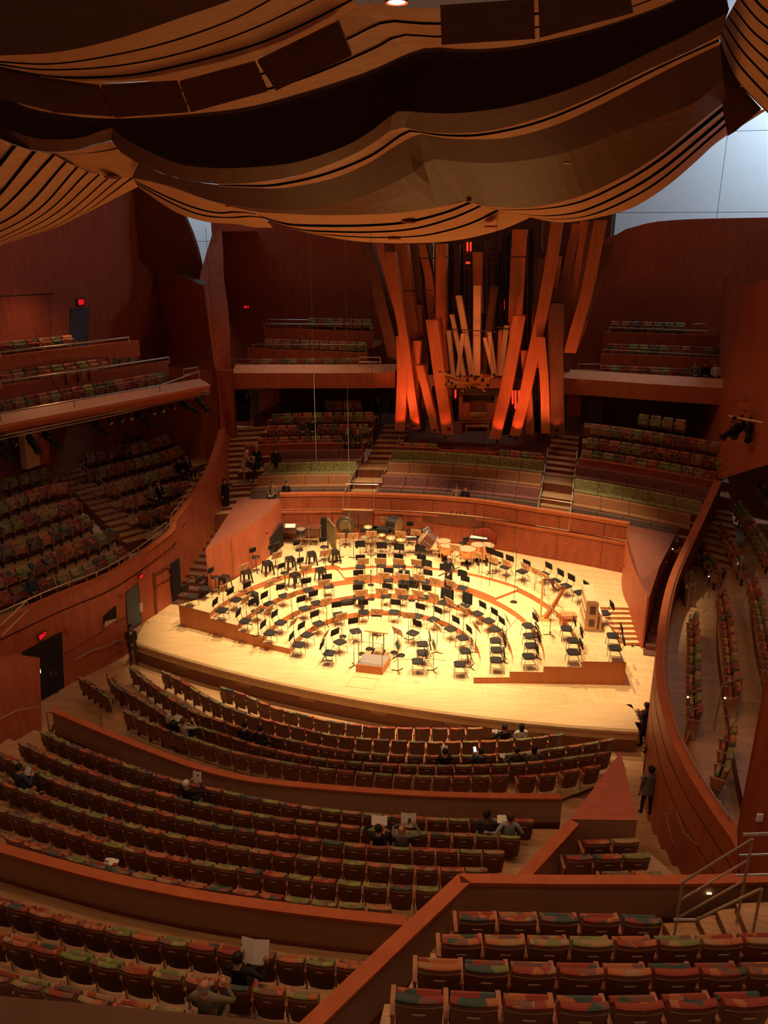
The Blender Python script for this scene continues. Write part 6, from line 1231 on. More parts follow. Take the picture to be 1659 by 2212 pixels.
# upright piano, its bare back to the stage
v=Q(1265,1358,L4); zp=L4
c=[Q(1259,1362,L4),Q(1283,1356,L4),Q(1244,1302,L4)]
pdir=(c[2]-c[0]); pdir.z=0; Lp=1.48; pdir.normalize(); rz=math.atan2(pdir.y,pdir.x)
pc=c[0]+pdir*Lp/2+Vector((pdir.y,-pdir.x,0))*.30
e=empty('upright_piano',(pc.x,pc.y,L4),rz,'pale wooden upright piano with its back turned to the stage','piano')
MB().box((0,.06,.66),(Lp,.34,1.20)).obj('case',M['pipepale'],e); MB().box((0,.04,1.27),(Lp+.04,.42,.03)).obj('lid',M['pipepale'],e)
for sx in(-1,1):
    MB().box((sx*(Lp/2+.015),.02,.62),(.04,.46,1.22)).obj('side_panel',M['standwood'],e); MB().box((sx*(Lp/2-.02),-.34,.30),(.07,.08,.56)).obj('leg',M['standwood'],e); MB().box((sx*(Lp/2-.02),-.1,.05),(.09,.72,.08)).obj('foot',M['standwood'],e); MB().box((sx*(Lp/2+.04),.0,.9),(.01,.22,.34)).obj('recessed_panel',M['brownwood'],e); MB().box((sx*(Lp/2+.04),.0,.36),(.01,.22,.30)).obj('recessed_panel',M['brownwood'],e)
for z in (.08,.45,.83,1.2): MB().box((0,.25,z),(Lp-.02,.04,.06)).obj('back_rail',M['standwood'],e)
MB().box((0,-.24,.66),(Lp-.02,.30,.07)).obj('key_bed',M['standwood'],e); MB().box((0,-.28,.705),(Lp-.2,.16,.02)).obj('keyboard',M['white'],e)
v=Q(1236,1312,L4+.5); 
v=Q(1228,1328,L3+.48); v.z=L3; e=empty('piano_bench',v,.1,'small square wooden bench between the harp and the piano','bench'); MB().box((0,0,.47),(.62,.36,.07)).obj('seat',M['riserface'],e)
for sx in(-1,1):
    for sy in(-1,1): MB().box((sx*.27,sy*.14,.22),(.05,.05,.44)).obj('leg',M['riserface'],e)
# ---------------- percussion
def at(x,y,z,h=0): v=Q(x,y,z+h); v.z=z; return v
TZ_=L4
# marimba
v=at(648,1152,TZ_,.5); e=empty('marimba',v,ax_+.1,'long covered marimba on a wheeled frame at the back left','marimba')
MB().box((0,0,.86),(2.1,.62,.07)).add([(-1.05,-.31,.86),(1.05,-.36,.86),(1.05,-.36,.5),(-1.05,-.31,.62)],[(3,2,1,0)]).obj('keyboard_cover',M['brownwood'],e)
mm=MB(); [mm.tube([(-.95+i*.1,-.1,.84),(-.95+i*.1,-.1,.84-.1-.45*(1-i/20))],.03,6) for i in range(20)]; mm.obj('resonators',M['pipemetal'],e,kind='stuff')
for sx in(-1,1): MB().tube([(sx*1.0,-.25,.85),(sx*.98,-.27,.05)],.025,6).tube([(sx*1.0,.25,.85),(sx*.98,.27,.05)],.025,6).obj('leg',M['steel'],e)
MB().tube([(-1,-.26,.2),(1,-.26,.2)],.02,5).obj('stretcher',M['blackmetal'],e)
v=Q(627,1136,TZ_+.95); tag(MB().box(v,(.5,.3,.03),Matrix.Rotation(.3,3,'X')).obj('music_case',M['white']),'pale framed flat case lying on the left end of the marimba','case')
# snare drum on stand
def drum(nm,lb,cat_,x,y,r,h,z0,mat,legs=3,tilt=0,hoop='steel',g=None,head='skinhead'):
    v=at(x,y,TZ_,z0); e=empty(nm,v,0,lb,cat_,g); rt=rx(tilt)
    MB().lathe([(r,-h/2),(r,h/2)],20,(0,0,z0),rt).obj('shell',M[mat],e,True); MB().lathe([(r*1.03,h/2-.02),(r*1.03,h/2+.01),(r*.98,h/2+.012)],20,(0,0,z0),rt).obj('rim',M[hoop],e); MB().lathe([(r*.97,h/2-.004),(r*.97,h/2+.006)],20,(0,0,z0),rt).obj('drum_head',M[head],e)
    MB().lathe([(r*1.03,-h/2-.01),(r*1.03,-h/2+.02)],20,(0,0,z0),rt,cap=False).obj('rim',M[hoop],e)
    if legs:
        MB().tube([(0,0,.3),(0,0,z0-h/2)],.018,6).obj('pole',M['steel'],e)
        for a in range(3): MB().tube([(0,0,.4),(.3*math.cos(a*2.1),.3*math.sin(a*2.1),0)],.012,5).obj('leg',M['steel'],e)
    return e
drum('field_drum','deep black and chrome snare drum on a stand before the marimba','drum',650,1150,.21,.36,.85,'blackplastic')
def tripod(nm,lb,cat_,x,y,h,extra=None,z=TZ_,g=None):
    v=at(x,y,z,0); e=empty(nm,v,0,lb,cat_,g); MB().tube([(0,0,.15),(0,0,h)],.012,6).obj('pole',M['steel'],e)
    for a in range(3): MB().tube([(0,0,.42),(.27*math.cos(a*2.1+.5),.27*math.sin(a*2.1+.5),0)],.010,5).obj('leg',M['steel'],e)
    return e
tripod('hardware_stand','empty steel cymbal stand beside the marimba','stand',668,1180,1.1)
CY=[('cymbal',MB().lathe([(.22,-.02),(.13,.0),(.05,.015),(.045,.035),(.01,.045)],20),'brass')]
for x,y,r,h,lb in [(795,1137,1,1.25,'over the black table left of the bass drum'),(825,1154.5,.85,.95,'between the white drums and the bass drum'),(844.5,1160,1.15,.95,'left of the pair before the bass drum'),(866,1164,1.15,.9,'right of the pair before the bass drum')]:
    v=Q(x,y,TZ_+h); e=empty('cymbal_stand',(v.x,v.y,TZ_),0,'brass cymbal on a tripod stand, '+lb,'cymbal','cymbals'); MB().lathe([(.24*r,-.03),(.14*r,.0),(.05*r,.015),(.045*r,.035),(.01,.045)],20,(0,0,h),rx(.12)).obj('cymbal',M['brass'],e,True); MB().tube([(0,0,.3),(0,0,h+.06)],.010,5).obj('pole',M['steel'],e)
    for a in range(3): MB().tube([(0,0,.45),(.26*math.cos(a*2.1),.26*math.sin(a*2.1),0)],.009,5).obj('leg',M['bronzeleg'],e)
drum('side_drum','flat pale-headed drum on a stand, left of the white pair','drum',788.5,1163,.20,.12,.8,'steel',g='pale drums',head='white'); drum('side_drum','flat pale-headed drum on a stand, right of the white pair','drum',810.5,1162,.18,.12,.85,'steel',g='pale drums',head='white')
# tubular bells
a=at(716,1165,TZ_,.9); e=empty('tubular_bells',a,PI/2+.35,'tall rack of tubular bells seen nearly edge-on at the back left','bells')
for i in range(10): MB().tube([(-.5+i*.11,0,.35+.03*i),(-.5+i*.11,0,1.72)],.024,8).obj('tube',M['gong2'],e)
MB().box((0,0,1.74),(1.25,.08,.07)).obj('top_bar',M['gong2'],e); MB().box((0,0,.9),(1.25,.05,.10)).obj('damper_bar',M['gong2'],e)
for sx in(-1,1): MB().box((sx*.62,0,.88),(.05,.09,1.76)).obj('frame_post',M['gong2'],e); MB().box((sx*.62,0,.03),(.06,.6,.06)).obj('foot',M['blackmetal'],e)
v=at(700,1145,TZ_,.5); tag(MB().box(v+Vector((0,0,.55)),(.3,.3,1.1)).box(v+Vector((0,0,1.12)),(.26,.26,.05)).obj('speaker_cabinet',M['blackfab']),'narrow black cabinet behind the tubular bells','cabinet')
# gong in frame
v=at(746,1139,TZ_,.95); e=empty('gong',v,ax_,'large bronze gong hanging in a black frame at the back wall','gong')
q=Matrix.Rotation(PI/2,3,'X'); MB().lathe([(.01,.02),(.30,.015),(.32,.0)],28,(0,0,1.02),q).obj('gong_centre',M['gong2'],e,True); MB().lathe([(.30,.006),(.46,.0),(.48,-.06)],28,(0,0,1.02),q,cap=False).lathe([(.48,-.06),(.02,-.05)],28,(0,0,1.02),q).obj('gong_disc',M['gong'],e,True)
MB().tube([(-.66,0,0),(-.66,0,1.66),(.66,0,1.66),(.66,0,0)],.024,6).obj('frame',M['blackmetal'],e); MB().box((-.66,0,.03),(.06,.6,.05)).box((.66,0,.03),(.06,.6,.05)).obj('foot',M['blackmetal'],e)
for sx in(-1,1): MB().tube([(sx*.2,0,1.64),(sx*.12,0,1.46)],.006,4).obj('cord',M['plate'],e)
# black trap tables
for x,y,w_,lb in [(797,1146,.75,'left'),(822,1146,.95,'right')]:
    v=at(x,y,TZ_,.8); e=empty('trap_table',v,ax_,f'black cloth-topped percussion table, {lb} of two before the back wall','table','trap tables'); MB().box((0,0,.93),(w_,.5,.04)).box((0,-.24,.84),(w_,.02,.16)).obj('table_top',M['blackfab'],e)
    for sx in(-1,1): MB().tube([(sx*w_*.4,-.18,.93),(sx*w_*.4,-.18,0)],.014,5).tube([(sx*w_*.4,.18,.93),(sx*w_*.4,.18,0)],.014,5).obj('leg',M['steel'],e)
# bass drums
def bass(nm,lb,x,y,h,r,d,rz,tilt,shell):
    v=at(x,y,TZ_,h); e=empty(nm,v,rz,lb,'drum'); rt=Matrix.Rotation(tilt,3,'Y') if tilt else Matrix.Rotation(PI/2,3,'X')
    MB().lathe([(r,-d/2),(r,d/2)],28,(0,0,h),rt,cap=False).obj('shell',M[shell],e,True)
    for s_ in(-1,1): MB().lathe([(r*1.03,s_*d/2-.025),(r*1.03,s_*d/2+.025)],28,(0,0,h),rt,cap=False).obj('hoop',M['blackplastic' if shell!='brownwood' else 'plate'],e); MB().lathe([(r*.99,s_*d/2-.004),(r*.99,s_*d/2+.004)],28,(0,0,h),rt).obj('drum_head',M['skinhead'],e)
    for a in range(8): c_,s2=math.cos(a*PI/4),math.sin(a*PI/4); MB().tube([rt@Vector((r*1.04*c_,r*1.04*s2,-d/2))+Vector((0,0,h)),rt@Vector((r*1.04*c_,r*1.04*s2,d/2))+Vector((0,0,h))],.010,4).obj('tension_rod',M['steel'],e)
    return e
e=bass('bass_drum','big dark bass drum with steel rods standing near the back wall',853,1134,1.0,.43,.46,ax_+1.25,0,'brownwood' if 0 else 'blackplastic')
for sx in(-1,1): MB().tube([(sx*.35,.25,.0),(sx*.3,0,.7)],.02,5).tube([(sx*.35,-.25,.0),(sx*.3,0,.7)],.02,5).obj('leg',M['steel'],e)
e=bass('tilted_bass_drum','large brown bass drum tilted on a steel trolley right of centre',924,1166,.72,.40,.60,ax_+.15,-.95,'brownwood')
MB().tube([(0,.0,.06),(0,.0,.72)],.025,6).tube([(-.5,-.3,.06),(.5,-.3,.06)],.02,5).tube([(-.5,.3,.06),(.5,.3,.06)],.02,5).tube([(-.5,-.3,.06),(-.5,.3,.06)],.02,5).obj('trolley',M['steel'],e)
for sx in(-1,1):
    for sy in(-1,1): MB().lathe([(.04,-.02),(.04,.02)],8,(sx*.5,sy*.3,.04),q).obj('caster',M['blackplastic'],e)
v=Q(922,1146,TZ_+1.2); tag(MB().box(v,(.32,.12,.28),Matrix.Rotation(-.6,3,'Y')).obj('dark_cloth',M['greywall']),'grey-brown cloth bundle resting on top of the tilted bass drum','cloth')
v=at(912,1152,TZ_,.7); e=empty('equipment_case',v,.2,'black flight case standing behind the tilted bass drum','case'); MB().box((0,0,.45),(.5,.3,.9)).obj('case_body',M['blackfab'],e); MB().box((0,-.155,.45),(.5,.01,.03)).obj('edge_trim',M['steel'],e)
# hand-percussion basket
v=at(886,1162,TZ_,.8); e=empty('percussion_table',v,0,'small table of pale hand percussion right of the cymbals','table'); MB().box((0,0,.8),(.7,.45,.03)).obj('table_top',M['blackfab'],e); 
for sx in(-1,1): MB().tube([(sx*.3,0,.8),(sx*.3,0,0)],.014,5).obj('leg',M['steel'],e)
for i in range(7): tag(MB().lathe([(.01,-.045),(.045,-.02),(.045,.02),(.01,.045)],10,v+Vector((-.25+.085*i,-.05+.03*(i%2),.865))).obj('wood_block',M['white']),ORD[i]+' small pale rattle from the left on the small percussion table','percussion','pale hand percussion')
# timpani
for i,(x,y,r,h,lb) in enumerate([(958.5,1168,.34,.86,'back left of the five'),(966,1178,.33,.84,'front left of the five'),(1010,1185,.40,.84,'front right of the five, behind a microphone'),(1033,1176,.34,.88,'back right of the five with a greenish head'),(1050,1177,.38,.86,'rightmost of the five')]):
    v=at(x,y,TZ_,h); e=empty('timpani',v,0,'copper kettledrum, '+lb,'timpani','copper timpani')
    MB().lathe([(.05,.30),(r*.62,.38),(r*.92,.55),(r*1.0,.70),(r*1.0,h-.03)],24,cap=False).obj('bowl',M['copper'],e,True); MB().lathe([(r*1.04,h-.04),(r*1.04,h),(r*.98,h+.005)],24,cap=False).obj('rim',M['copper'],e); MB().lathe([(r,h-.012),(r*.99,h-.002)],24).obj('drum_head',M['skinhead'],e)
    for a in range(4): an=a*PI/2+.5; MB().tube([(r*1.06*math.cos(an),r*1.06*math.sin(an),h-.05),(r*1.08*math.cos(an),r*1.08*math.sin(an),.5),(r*.95*math.cos(an),r*.95*math.sin(an),.03)],.014,5).obj('strut',M['brass'],e)
    MB().box((0,0,.10),(r*1.5,.12,.08)).box((0,0,.10),(.12,r*1.5,.08)).obj('base',M['blackmetal'],e); MB().box((0,-r*1.0,.07),(.10,.28,.03),rx(.3)).obj('pedal',M['blackmetal'],e)
# glockenspiel on a stand and red disc behind
v=at(1035,1161,TZ_,.95); e=empty('glockenspiel',v,ax_-.1,'steel-barred glockenspiel on a low case beside the red disc','glockenspiel'); MB().box((0,0,.92),(.85,.45,.06)).obj('case',M['blackplastic'],e)
for i in range(13): MB().box((-.38+i*.063,-.06,.965),(.045,.34-.012*i,.012)).obj('bar',M['white'],e)
for sx in(-1,1): MB().tube([(sx*.3,-.15,.9),(sx*.3,.15,0)],.014,5).tube([(sx*.3,.15,.9),(sx*.3,-.15,0)],.014,5).obj('leg',M['steel'],e)
v=at(1046,1167,TZ_,.55); e=empty('gong_bag',v,ax_,'big round dark red gong cover leaning on the slatted wall','gong'); MB().lathe([(.52,-.05),(.56,0),(.52,.05)],28,(0,.25,.57),Matrix.Rotation(PI/2+.15,3,'X')).obj('cover',M['redfab'],e,True); MB().tube([(-.2,.3,1.1),(0,.32,1.2),(.2,.3,1.1)],.012,5).obj('handle',M['blackfab'],e)
# draped garments and bags
def drape(nm,lb,x,y,z,w_,h_,rz,cat_='jacket'):
    v=Q(x,y,z); c=Matrix.Rotation(rz,3,'Z'); n=7; f=[];b=[]
    for j,zz in enumerate((0,-.03,-.5*h_,-h_)):
        f.append([c@Vector((w_*(-.5+i/(n-1))*(1,1.05,1.1,1.12)[j],-.04-.02*j-.012*math.sin(i*2.1+j),zz-(.05*math.sin(i*1.3) if j==3 else 0)))+v for i in range(n)]); b.append([c@Vector((w_*(-.5+i/(n-1)),.03+.01*math.sin(i*2),zz*.8))+v for i in range(n)])
    return tag(MB().loft(f).loft([f[0],b[0]]).loft(b[::-1]).obj(nm,M['blackfab'],smooth=True),lb,cat_)
f0=CHP[(958,1299.6)]; f1=CHP[(1000.7,1308)]
for (v,rz),lb in ((f0,'wide black coat draped over the chair back below the standing musician'),(f1,'black coat draped over the next chair back to the right')):
    o_=v+Matrix.Rotation(rz,3,'Z')@Vector((0,-.27,1.0)); c=Matrix.Rotation(rz,3,'Z'); mb=MB(); n=9
    for sg in (1,-1):
        mb.loft([[o_+c@Vector(((.62 if lb[0]=='w' else .46)*(-.5+i/(n-1)),sg*(.03+.05*(-zz))+.012*math.sin(i*2.3+zz*9),zz-.04*math.sin(i*1.7)*(zz<-.2))) for i in range(n)] for zz in (0,-.12,-.35,-.52)],flip=sg>0)
    mb.loft([[o_+c@Vector(((.62 if lb[0]=='w' else .46)*(-.5+i/(n-1)),sg*.03,.0 if sg else .02)) for i in range(n)] for sg in (1,0,-1)])
    tag(mb.obj('draped_coat',M['blackfab'],smooth=True),lb,'coat')
v=Q(752,1306,L1); e=empty('instrument_bag',v,.25,'black soft instrument bag lying on the lowest riser left of centre','bag')
MB().tube(cat([Vector(q) for q in ((-.45,0,.07),(-.2,.02,.12),(.1,0,.14),(.35,.05,.16))],8),[.05,.10,.13,.14,.14,.13,.12,.07],10).obj('bag_body',M['blackfab'],e,True); MB().tube([(-.45,0,.07),(-.55,-.05,.03),(-.42,-.08,.02)],.012,5).obj('strap',M['plate'],e)
v0,rz0=CHP[(774.5,1287.6)]; c=Matrix.Rotation(rz0,3,'Z'); tag(MB().tube([v0+c@Vector(q) for q in ((-.2,.0,.52),(-.1,.25,.40),(-.12,.33,.1),(-.1,.35,.03))],[.09,.11,.09,.06],8).obj('hanging_jacket',M['blackfab'],smooth=True),'black garment sliding off the chair beside the instrument bag','jacket')
v=Q(893,1268,L2); e=empty('instrument_case',v,ax_-.1,'black instrument case lying on the second riser right of the seated man','case'); MB().box((0,0,.34),(.55,.32,.10)).box((0,0,.15),(.45,.25,.3)).obj('case_body',M['blackfab'],e); MB().tube([(-.08,-.17,.36),(0,-.2,.38),(.08,-.17,.36)],.012,5).obj('handle',M['blackplastic'],e)
for (x,y,z,lb) in [(608,1262.5,L2+.98,'on the chair back with the dark garment'),(655,1249.5,L2+.98,'on the next chair back to the right')]:
    p=Q(x,y,z); tag(MB().tube([p+Vector((-.32,0,0)),p+Vector((.28,.02,.02)),p+Vector((.36,0,-.06))],[.016,.016,.03],6).tube([p+Vector((-.2,-.02,.02)),p+Vector((.2,-.02,.03))],.009,4,1).obj('clarinet',[M['blackplastic'],M['steel']]),'dark woodwind instrument with silver keys resting '+lb,'clarinet')
v0,rz0=CHP[(544.4,1281)]; c=Matrix.Rotation(rz0,3,'Z'); tag(MB().tube([v0+c@Vector(q) for q in ((.05,.1,.53),(.02,.28,.42),(-.02,.30,.15),(0,.32,.04))],[.10,.12,.08,.05],8).obj('hanging_jacket',M['blackfab'],smooth=True),'black garment hanging off the chair on the left third riser','jacket')
# cables on the floor
def cable(lb,pts,z,r=.008): tag(MB().tube(cat([Q(a,b,z+r) for a,b in pts],24),r,4).obj('floor_cable',M['blackmetal']),lb,'cable')
cable('cable coiled beside the podium',[(846,1408),(852,1418),(844,1426),(852,1430),(858,1420),(848,1415),(842,1420)],S0)
cable('thin cable running right from the podium',[(862,1425),(900,1424),(930,1423),(965,1428)],S0); cable('thin cable curving across the floor toward the first right chairs',[(873,1406),(882,1397),(900,1395)],S0)
cable('thin cable curling on the right second riser',[(1060,1372),(1090,1365),(1110,1345),(1128,1322)],L2)
# ================================================= PEOPLE
M['skin']=plain('skin_tone',(.46,.24,.15),.6,0,.05); M['skin2']=plain('skin_tone_dark',(.20,.095,.055),.6,0,.05); M['eye']=plain('eye_dark',(.03,.02,.02),.4); M['lip']=plain('lip',(.32,.11,.08),.6)
CLO={'black':(.015,.012,.013),'navy':(.03,.045,.08),'charcoal':(.06,.055,.05),'darkbrown':(.06,.035,.025),'beige':(.42,.30,.20),'lightblue':(.30,.34,.40),'pinkish':(.45,.35,.33),'grey':(.15,.14,.125),'olive':(.17,.14,.09),'white':(.65,.60,.54),'tan':(.25,.15,.09)}
HAIR={'black':(.012,.009,.008),'brown':(.07,.035,.02),'grey':(.35,.31,.27),'white':(.62,.58,.52),'blond':(.38,.24,.12),'bald':None}
for k,c in CLO.items(): M['cl_'+k]=plain('cloth_'+k,c,.85,0,.12,25)
for k,c in HAIR.items():
    if c: M['hr_'+k]=plain('hair_'+k,c,.6,0,.25,60)
DG=None
def ik(a,b,l1,l2,pole):
    d=b-a; L=min(d.length,(l1+l2)*.995); d.normalize(); x=(l1*l1-l2*l2+L*L)/(2*L); h=math.sqrt(max(0,l1*l1-x*x)); p=(pole-d*pole.dot(d)).normalized(); return a+d*x+p*h, a+d*L
def hand(mb,w,dirn,up,side,curl,mi):
    """palm and five bent fingers; side=+1 for the right hand"""
    d=dirn.normalized(); n=(up-d*up.dot(d)).normalized(); s=d.cross(n)*side
    c=w+d*.05; rot=Matrix((s,d,n)).transposed(); mb.box(c,(.078,.10,.028),rot,mi)
    for i,(o,l) in enumerate(((-.030,.066),(-.010,.076),(.011,.072),(.031,.058))):
        a=w+d*.095+s*o; q=Matrix.Rotation(-curl*.6*side,3,s) ; v1=(d*math.cos(curl*.5)-n*math.sin(curl*.5)); v2=(d*math.cos(curl*1.2)-n*math.sin(curl*1.2)); mb.tube([a,a+v1*l*.55,a+v1*l*.55+v2*l*.5],[.0095,.0085,.007],5,mi)
    a=w+d*.03-s*.038; mb.tube([a,a-s*.022+d*.028-n*.01,a-s*.022+d*.058-n*.018],[.011,.010,.008],5,mi)
def person(loc,rz,label,pose='stand',top='black',legs='black',hair='brown',skin='skin',h=1.72,hands=None,lean=0,yaw=0,nod=0,long_=False,skirt=False,curl=.9,knee=0,group=None,lap=False,tie=False,name='person'):
    k=h/1.72; V=Vector
    if pose=='stand':
        pel=V((0,0,.95)); ll=math.radians(lean); sp_=lambda d,x=0,y=0: pel+V((x,math.sin(ll)*d+math.cos(ll)*y,math.cos(ll)*d-math.sin(ll)*y))
        hips=[V((s*.085,0,.90)) for s in(-1,1)]; knees=[V((s*.10,.03+(.05 if s<0 else 0),.50)) for s in(-1,1)]; ank=[V((s*.11,(.06 if s<0 else -.02),.09)) for s in(-1,1)]; toe=[a+V((s*.02,.15,-.05)) for a,s in zip(ank,(-1,1))]
    else:
        pel=V((0,.25,.56)); ll=math.radians(lean-8); sp_=lambda d,x=0,y=0: pel+V((x,math.sin(ll)*d+math.cos(ll)*y,math.cos(ll)*d-math.sin(ll)*y))
        hips=[V((s*.09,.27,.54)) for s in(-1,1)]; knees=[V((s*.12,.66,.55)) for s in(-1,1)]; ank=[V((s*.12,.68,.10)) for s in(-1,1)]; toe=[a+V((s*.02,.15,-.05)) for a,s in zip(ank,(-1,1))]
    vs=[];es=[];rd=[];tg=[]
    def add(p,r,t,par=None): vs.append(p*k); rd.append(tuple(x*k for x in (r if isinstance(r,tuple) else (r,r)))); tg.append(t); i=len(vs)-1; (es.append((par,i)) if par is not None else None); return i
    i0=add(pel,(.155,.115),'top' if not skirt else 'top'); i1=add(sp_(.14),(.135,.10),'top',i0); i2=add(sp_(.32),(.165,.115),'top',i1); i3=add(sp_(.44),(.10,.08),'top',i2); 
    nb=sp_(.50); i4=add(nb,.056,'skin',i3); hy=math.radians(yaw); fw=V((-math.sin(hy),math.cos(hy),0)); hn=math.radians(nod); fwd=V((fw.x*math.cos(hn),fw.y*math.cos(hn),-math.sin(hn))); upv=V((fw.x*math.sin(hn),fw.y*math.sin(hn),math.cos(hn)))
    hc=nb+V((0,0,.07))+upv*.07+fwd*.012; i5=add(nb+upv*.065+fwd*.01,(.066,.066),'skin',i4); i6=add(hc,(.080,.094),'skin',i5); i7=add(hc+upv*.07,(.062,.072),'skin',i6)
    wr=[]
    for s in(-1,1):
        sh=sp_(.43,s*.175); el_=None; tgt=None
        if hands and hands[0 if s<0 else 1] is not None: tgt=V(hands[0 if s<0 else 1])
        elif pose=='stand': tgt=sp_(.43,s*.22)+V((0,.05,-.56))
        else: tgt=knees[0 if s<0 else 1]+V((-s*.03,-.18,.10))
        pole=V((s*.6,-.5,-.6)); el,w_=ik(sh,tgt,.29,.26,pole)
        a=add(sh,.062,'top',i3); b=add(sh.lerp(el,.5),.052,'top',a); c=add(el,.043,'top',b); d=add(el.lerp(w_,.5),.037,'top',c); e=add(w_,.026,'top',d); wr.append((el,w_))
    for j in range(2):
        a=add(hips[j],.088,'leg',i0); b=add(hips[j].lerp(knees[j],.5),.078,'leg',a); c=add(knees[j],.058,'leg',b); d=add(knees[j].lerp(ank[j],.45),.054,'leg',c); e=add(ank[j],.038,'leg',d); f=add(toe[j],.034,'shoe',e)
    me=bpy.data.meshes.new('body'); me.from_pydata([tuple(v) for v in vs],es,[]); o=bpy.data.objects.new('body_tmp',me); C.objects.link(o)
    o.modifiers.new('skin','SKIN'); 
    for i,sv in enumerate(me.skin_vertices[0].data): sv.radius=rd[i]; sv.use_root=(i==0)
    m=o.modifiers.new('sub','SUBSURF'); m.levels=1; m.render_levels=1
    dg=bpy.context.evaluated_depsgraph_get(); ev=bpy.data.meshes.new_from_object(o.evaluated_get(dg)); bpy.data.objects.remove(o); 
    mb=MB(); mb.v=[tuple(v.co) for v in ev.vertices]; mats=['cl_'+top,skin,'cl_'+legs,'blackplastic','eye','lip']; IX={'top':0,'skin':1,'leg':2,'shoe':3}
    segs=[(vs[a],vs[b],tg[b]) for a,b in es]
    for p in ev.polygons:
        c=p.center; best=None
        for a,b,t in segs:
            ab=b-a; u=max(0,min(1,(c-a).dot(ab)/max(ab.length_squared,1e-9))); d=(c-a-ab*u).length
            if best is None or d<best[0]: best=(d,t)
        mb.f.append(tuple(p.vertices)); mb.m.append(IX[best[1]])
    bpy.data.meshes.remove(ev)
    for j,s in enumerate((-1,1)):
        el,w_=wr[j]; hand(mb,w_*k,(w_-el),V((0,0,1)) if abs((w_-el).normalized().z)<.8 else V((-s,0,0)),s,curl,1)
    r_=fwd.cross(upv)
    P=lambda f,u,x=0:(hc+fwd*f+upv*u+r_*x)*k
    mb.tube([P(.088,.03),P(.112,-.008),P(.09,-.018)],[.008*k,.015*k,.008*k],5,1)
    for s in(-1,1): mb.box(P(.087,.028,s*.032),(.022*k,.012*k,.010*k),Matrix((r_,fwd,upv)).transposed(),4); mb.lathe([(.012*k,-.01),(.02*k,0),(.012*k,.01)],6,P(-.005,.0,s*.083),Matrix((upv,fwd,r_)).transposed(),1)
    mb.box(P(.088,-.045),(.042*k,.012*k,.010*k),Matrix((r_,fwd,upv)).transposed(),5)
    e=empty(name,loc,rz,label,'person',group); b=mb.obj('body',[M[x] for x in mats],e,True)
    if hair!='bald':
        hb=MB(); L=[]; n=12
        for a in range(7):
            ph=PI/2-a*(.40 if not long_ else .46); row=[]
            for q in range(n+1):
                th=2*PI*q/n; x=.095*math.cos(ph)*math.cos(th); y=.108*math.cos(ph)*math.sin(th); z=.105*math.sin(ph)+.022
                if long_ and a>=4: z-=.05*(a-3)
                front=math.sin(th)
                if front>.35 and z<.06: z=.06; y=min(y,.088)
                row.append(P(y-.012,z,x))
            L.append(row)
        hb.loft(L).obj('hair',M['hr_'+hair],b,True)
    elif True:
        hb=MB(); L=[[P(.10*math.sin(th)-.01,z,.092*math.cos(th)) for th in [PI*1.02+PI*.96*q/8 for q in range(9)]] for z in (-.03,.0,.03)]; hb.loft(L).obj('hair_fringe',M['hr_grey'],b,True)
    if pose=='stand':
        if skirt:
            L=[[V((.16*g*math.cos(a),.125*g*math.sin(a),z))*k for a in [2*PI*q/14 for q in range(15)]] for z,g in ((1.02,.95),(.85,1.12),(.5,1.2),(.22,1.3))]; MB().loft(L).obj('long_skirt',M['cl_'+legs],b,True)
        else:
            L=[[sp_(z,.168*g*math.cos(a),.13*g*math.sin(a))*k for a in [2*PI*q/14 for q in range(15)]] for z,g in ((.36,1.02),(.2,.93),(.0,1.03),(-.16,1.12))]; MB().loft(L).obj('jacket',M['cl_'+top],b,True)
    if tie: 
        MB().add([sp_(.46,-.045,.09)*k,sp_(.46,.045,.09)*k,sp_(.18,0,.135)*k],[(0,2,1)]).obj('shirt_front',M['white'],b); MB().box(sp_(.33,0,.135)*k,(.03,.01,.22)).obj('tie',M['cl_black'],b)
    if False: pass
    return e
def sheet(c,w_,h_,rot,nm,lb,fold=.25,mat='white',marks=None):
    """open booklet of two leaves; rot: 3x3 with x across, z up the page"""
    mb=MB(); 
    for s in(-1,1):
        r2=rot@Matrix.Rotation(s*fold,3,'Z'); mb.box(Vector(c)+r2@Vector((s*w_/4,0,0)),(w_/2,.006,h_),r2)
    o=tag(mb.obj(nm,M[mat]),lb,'booklet')
    if marks:
        for (x,z,a,b_) in marks: MB().box(Vector(c)+rot@Vector((x,-.03,z)),(a,.004,b_),rot).obj('print',M['cl_charcoal'],o)
    return o
V=Vector
def seated(i,label,**kw):
    s=SITSEAT[i]; return s,person(s['p'],s['rz'],label,'sit',**kw)
def book(i,dx,dy,dz,w_,h_,lb,tilt=-.5,marks=None,yaw=0):
    s=SITSEAT[i]; c=Matrix.Rotation(s['rz'],3,'Z'); p=s['p']+c@Vector((dx,dy,dz)); return sheet(p,w_,h_,c@Matrix.Rotation(yaw,3,'Z')@Matrix.Rotation(tilt,3,'X'),'programme',lb,marks=marks)
UP=lambda x,y,z:((x-.12,y,z),(x+.12,y,z))
seated(0,'grey-haired person in dark top beside the man in the pinkish shirt, front section',top='black',hair='grey',long_=True,hands=((-.1,.55,.85),(.12,.55,.85)),nod=20); book(0,.05,.56,.95,.3,.22,'white booklet held by the grey-haired person at front left')
seated(1,'man in a pinkish shirt with raised elbow at the left of the front section',top='pinkish',hair='brown',hands=((-.15,.45,1.0),(.2,.5,1.1)),lean=6)
seated(2,'dark-haired person leaning forward in the third row, front section',hair='black',lean=15,nod=15); seated(3,'person in black with white collar bending over in the front section',hair='black',lean=28,tie=True)
book(3,-.1,.55,.75,.22,.16,'small white leaflet held in the lap in the front section')
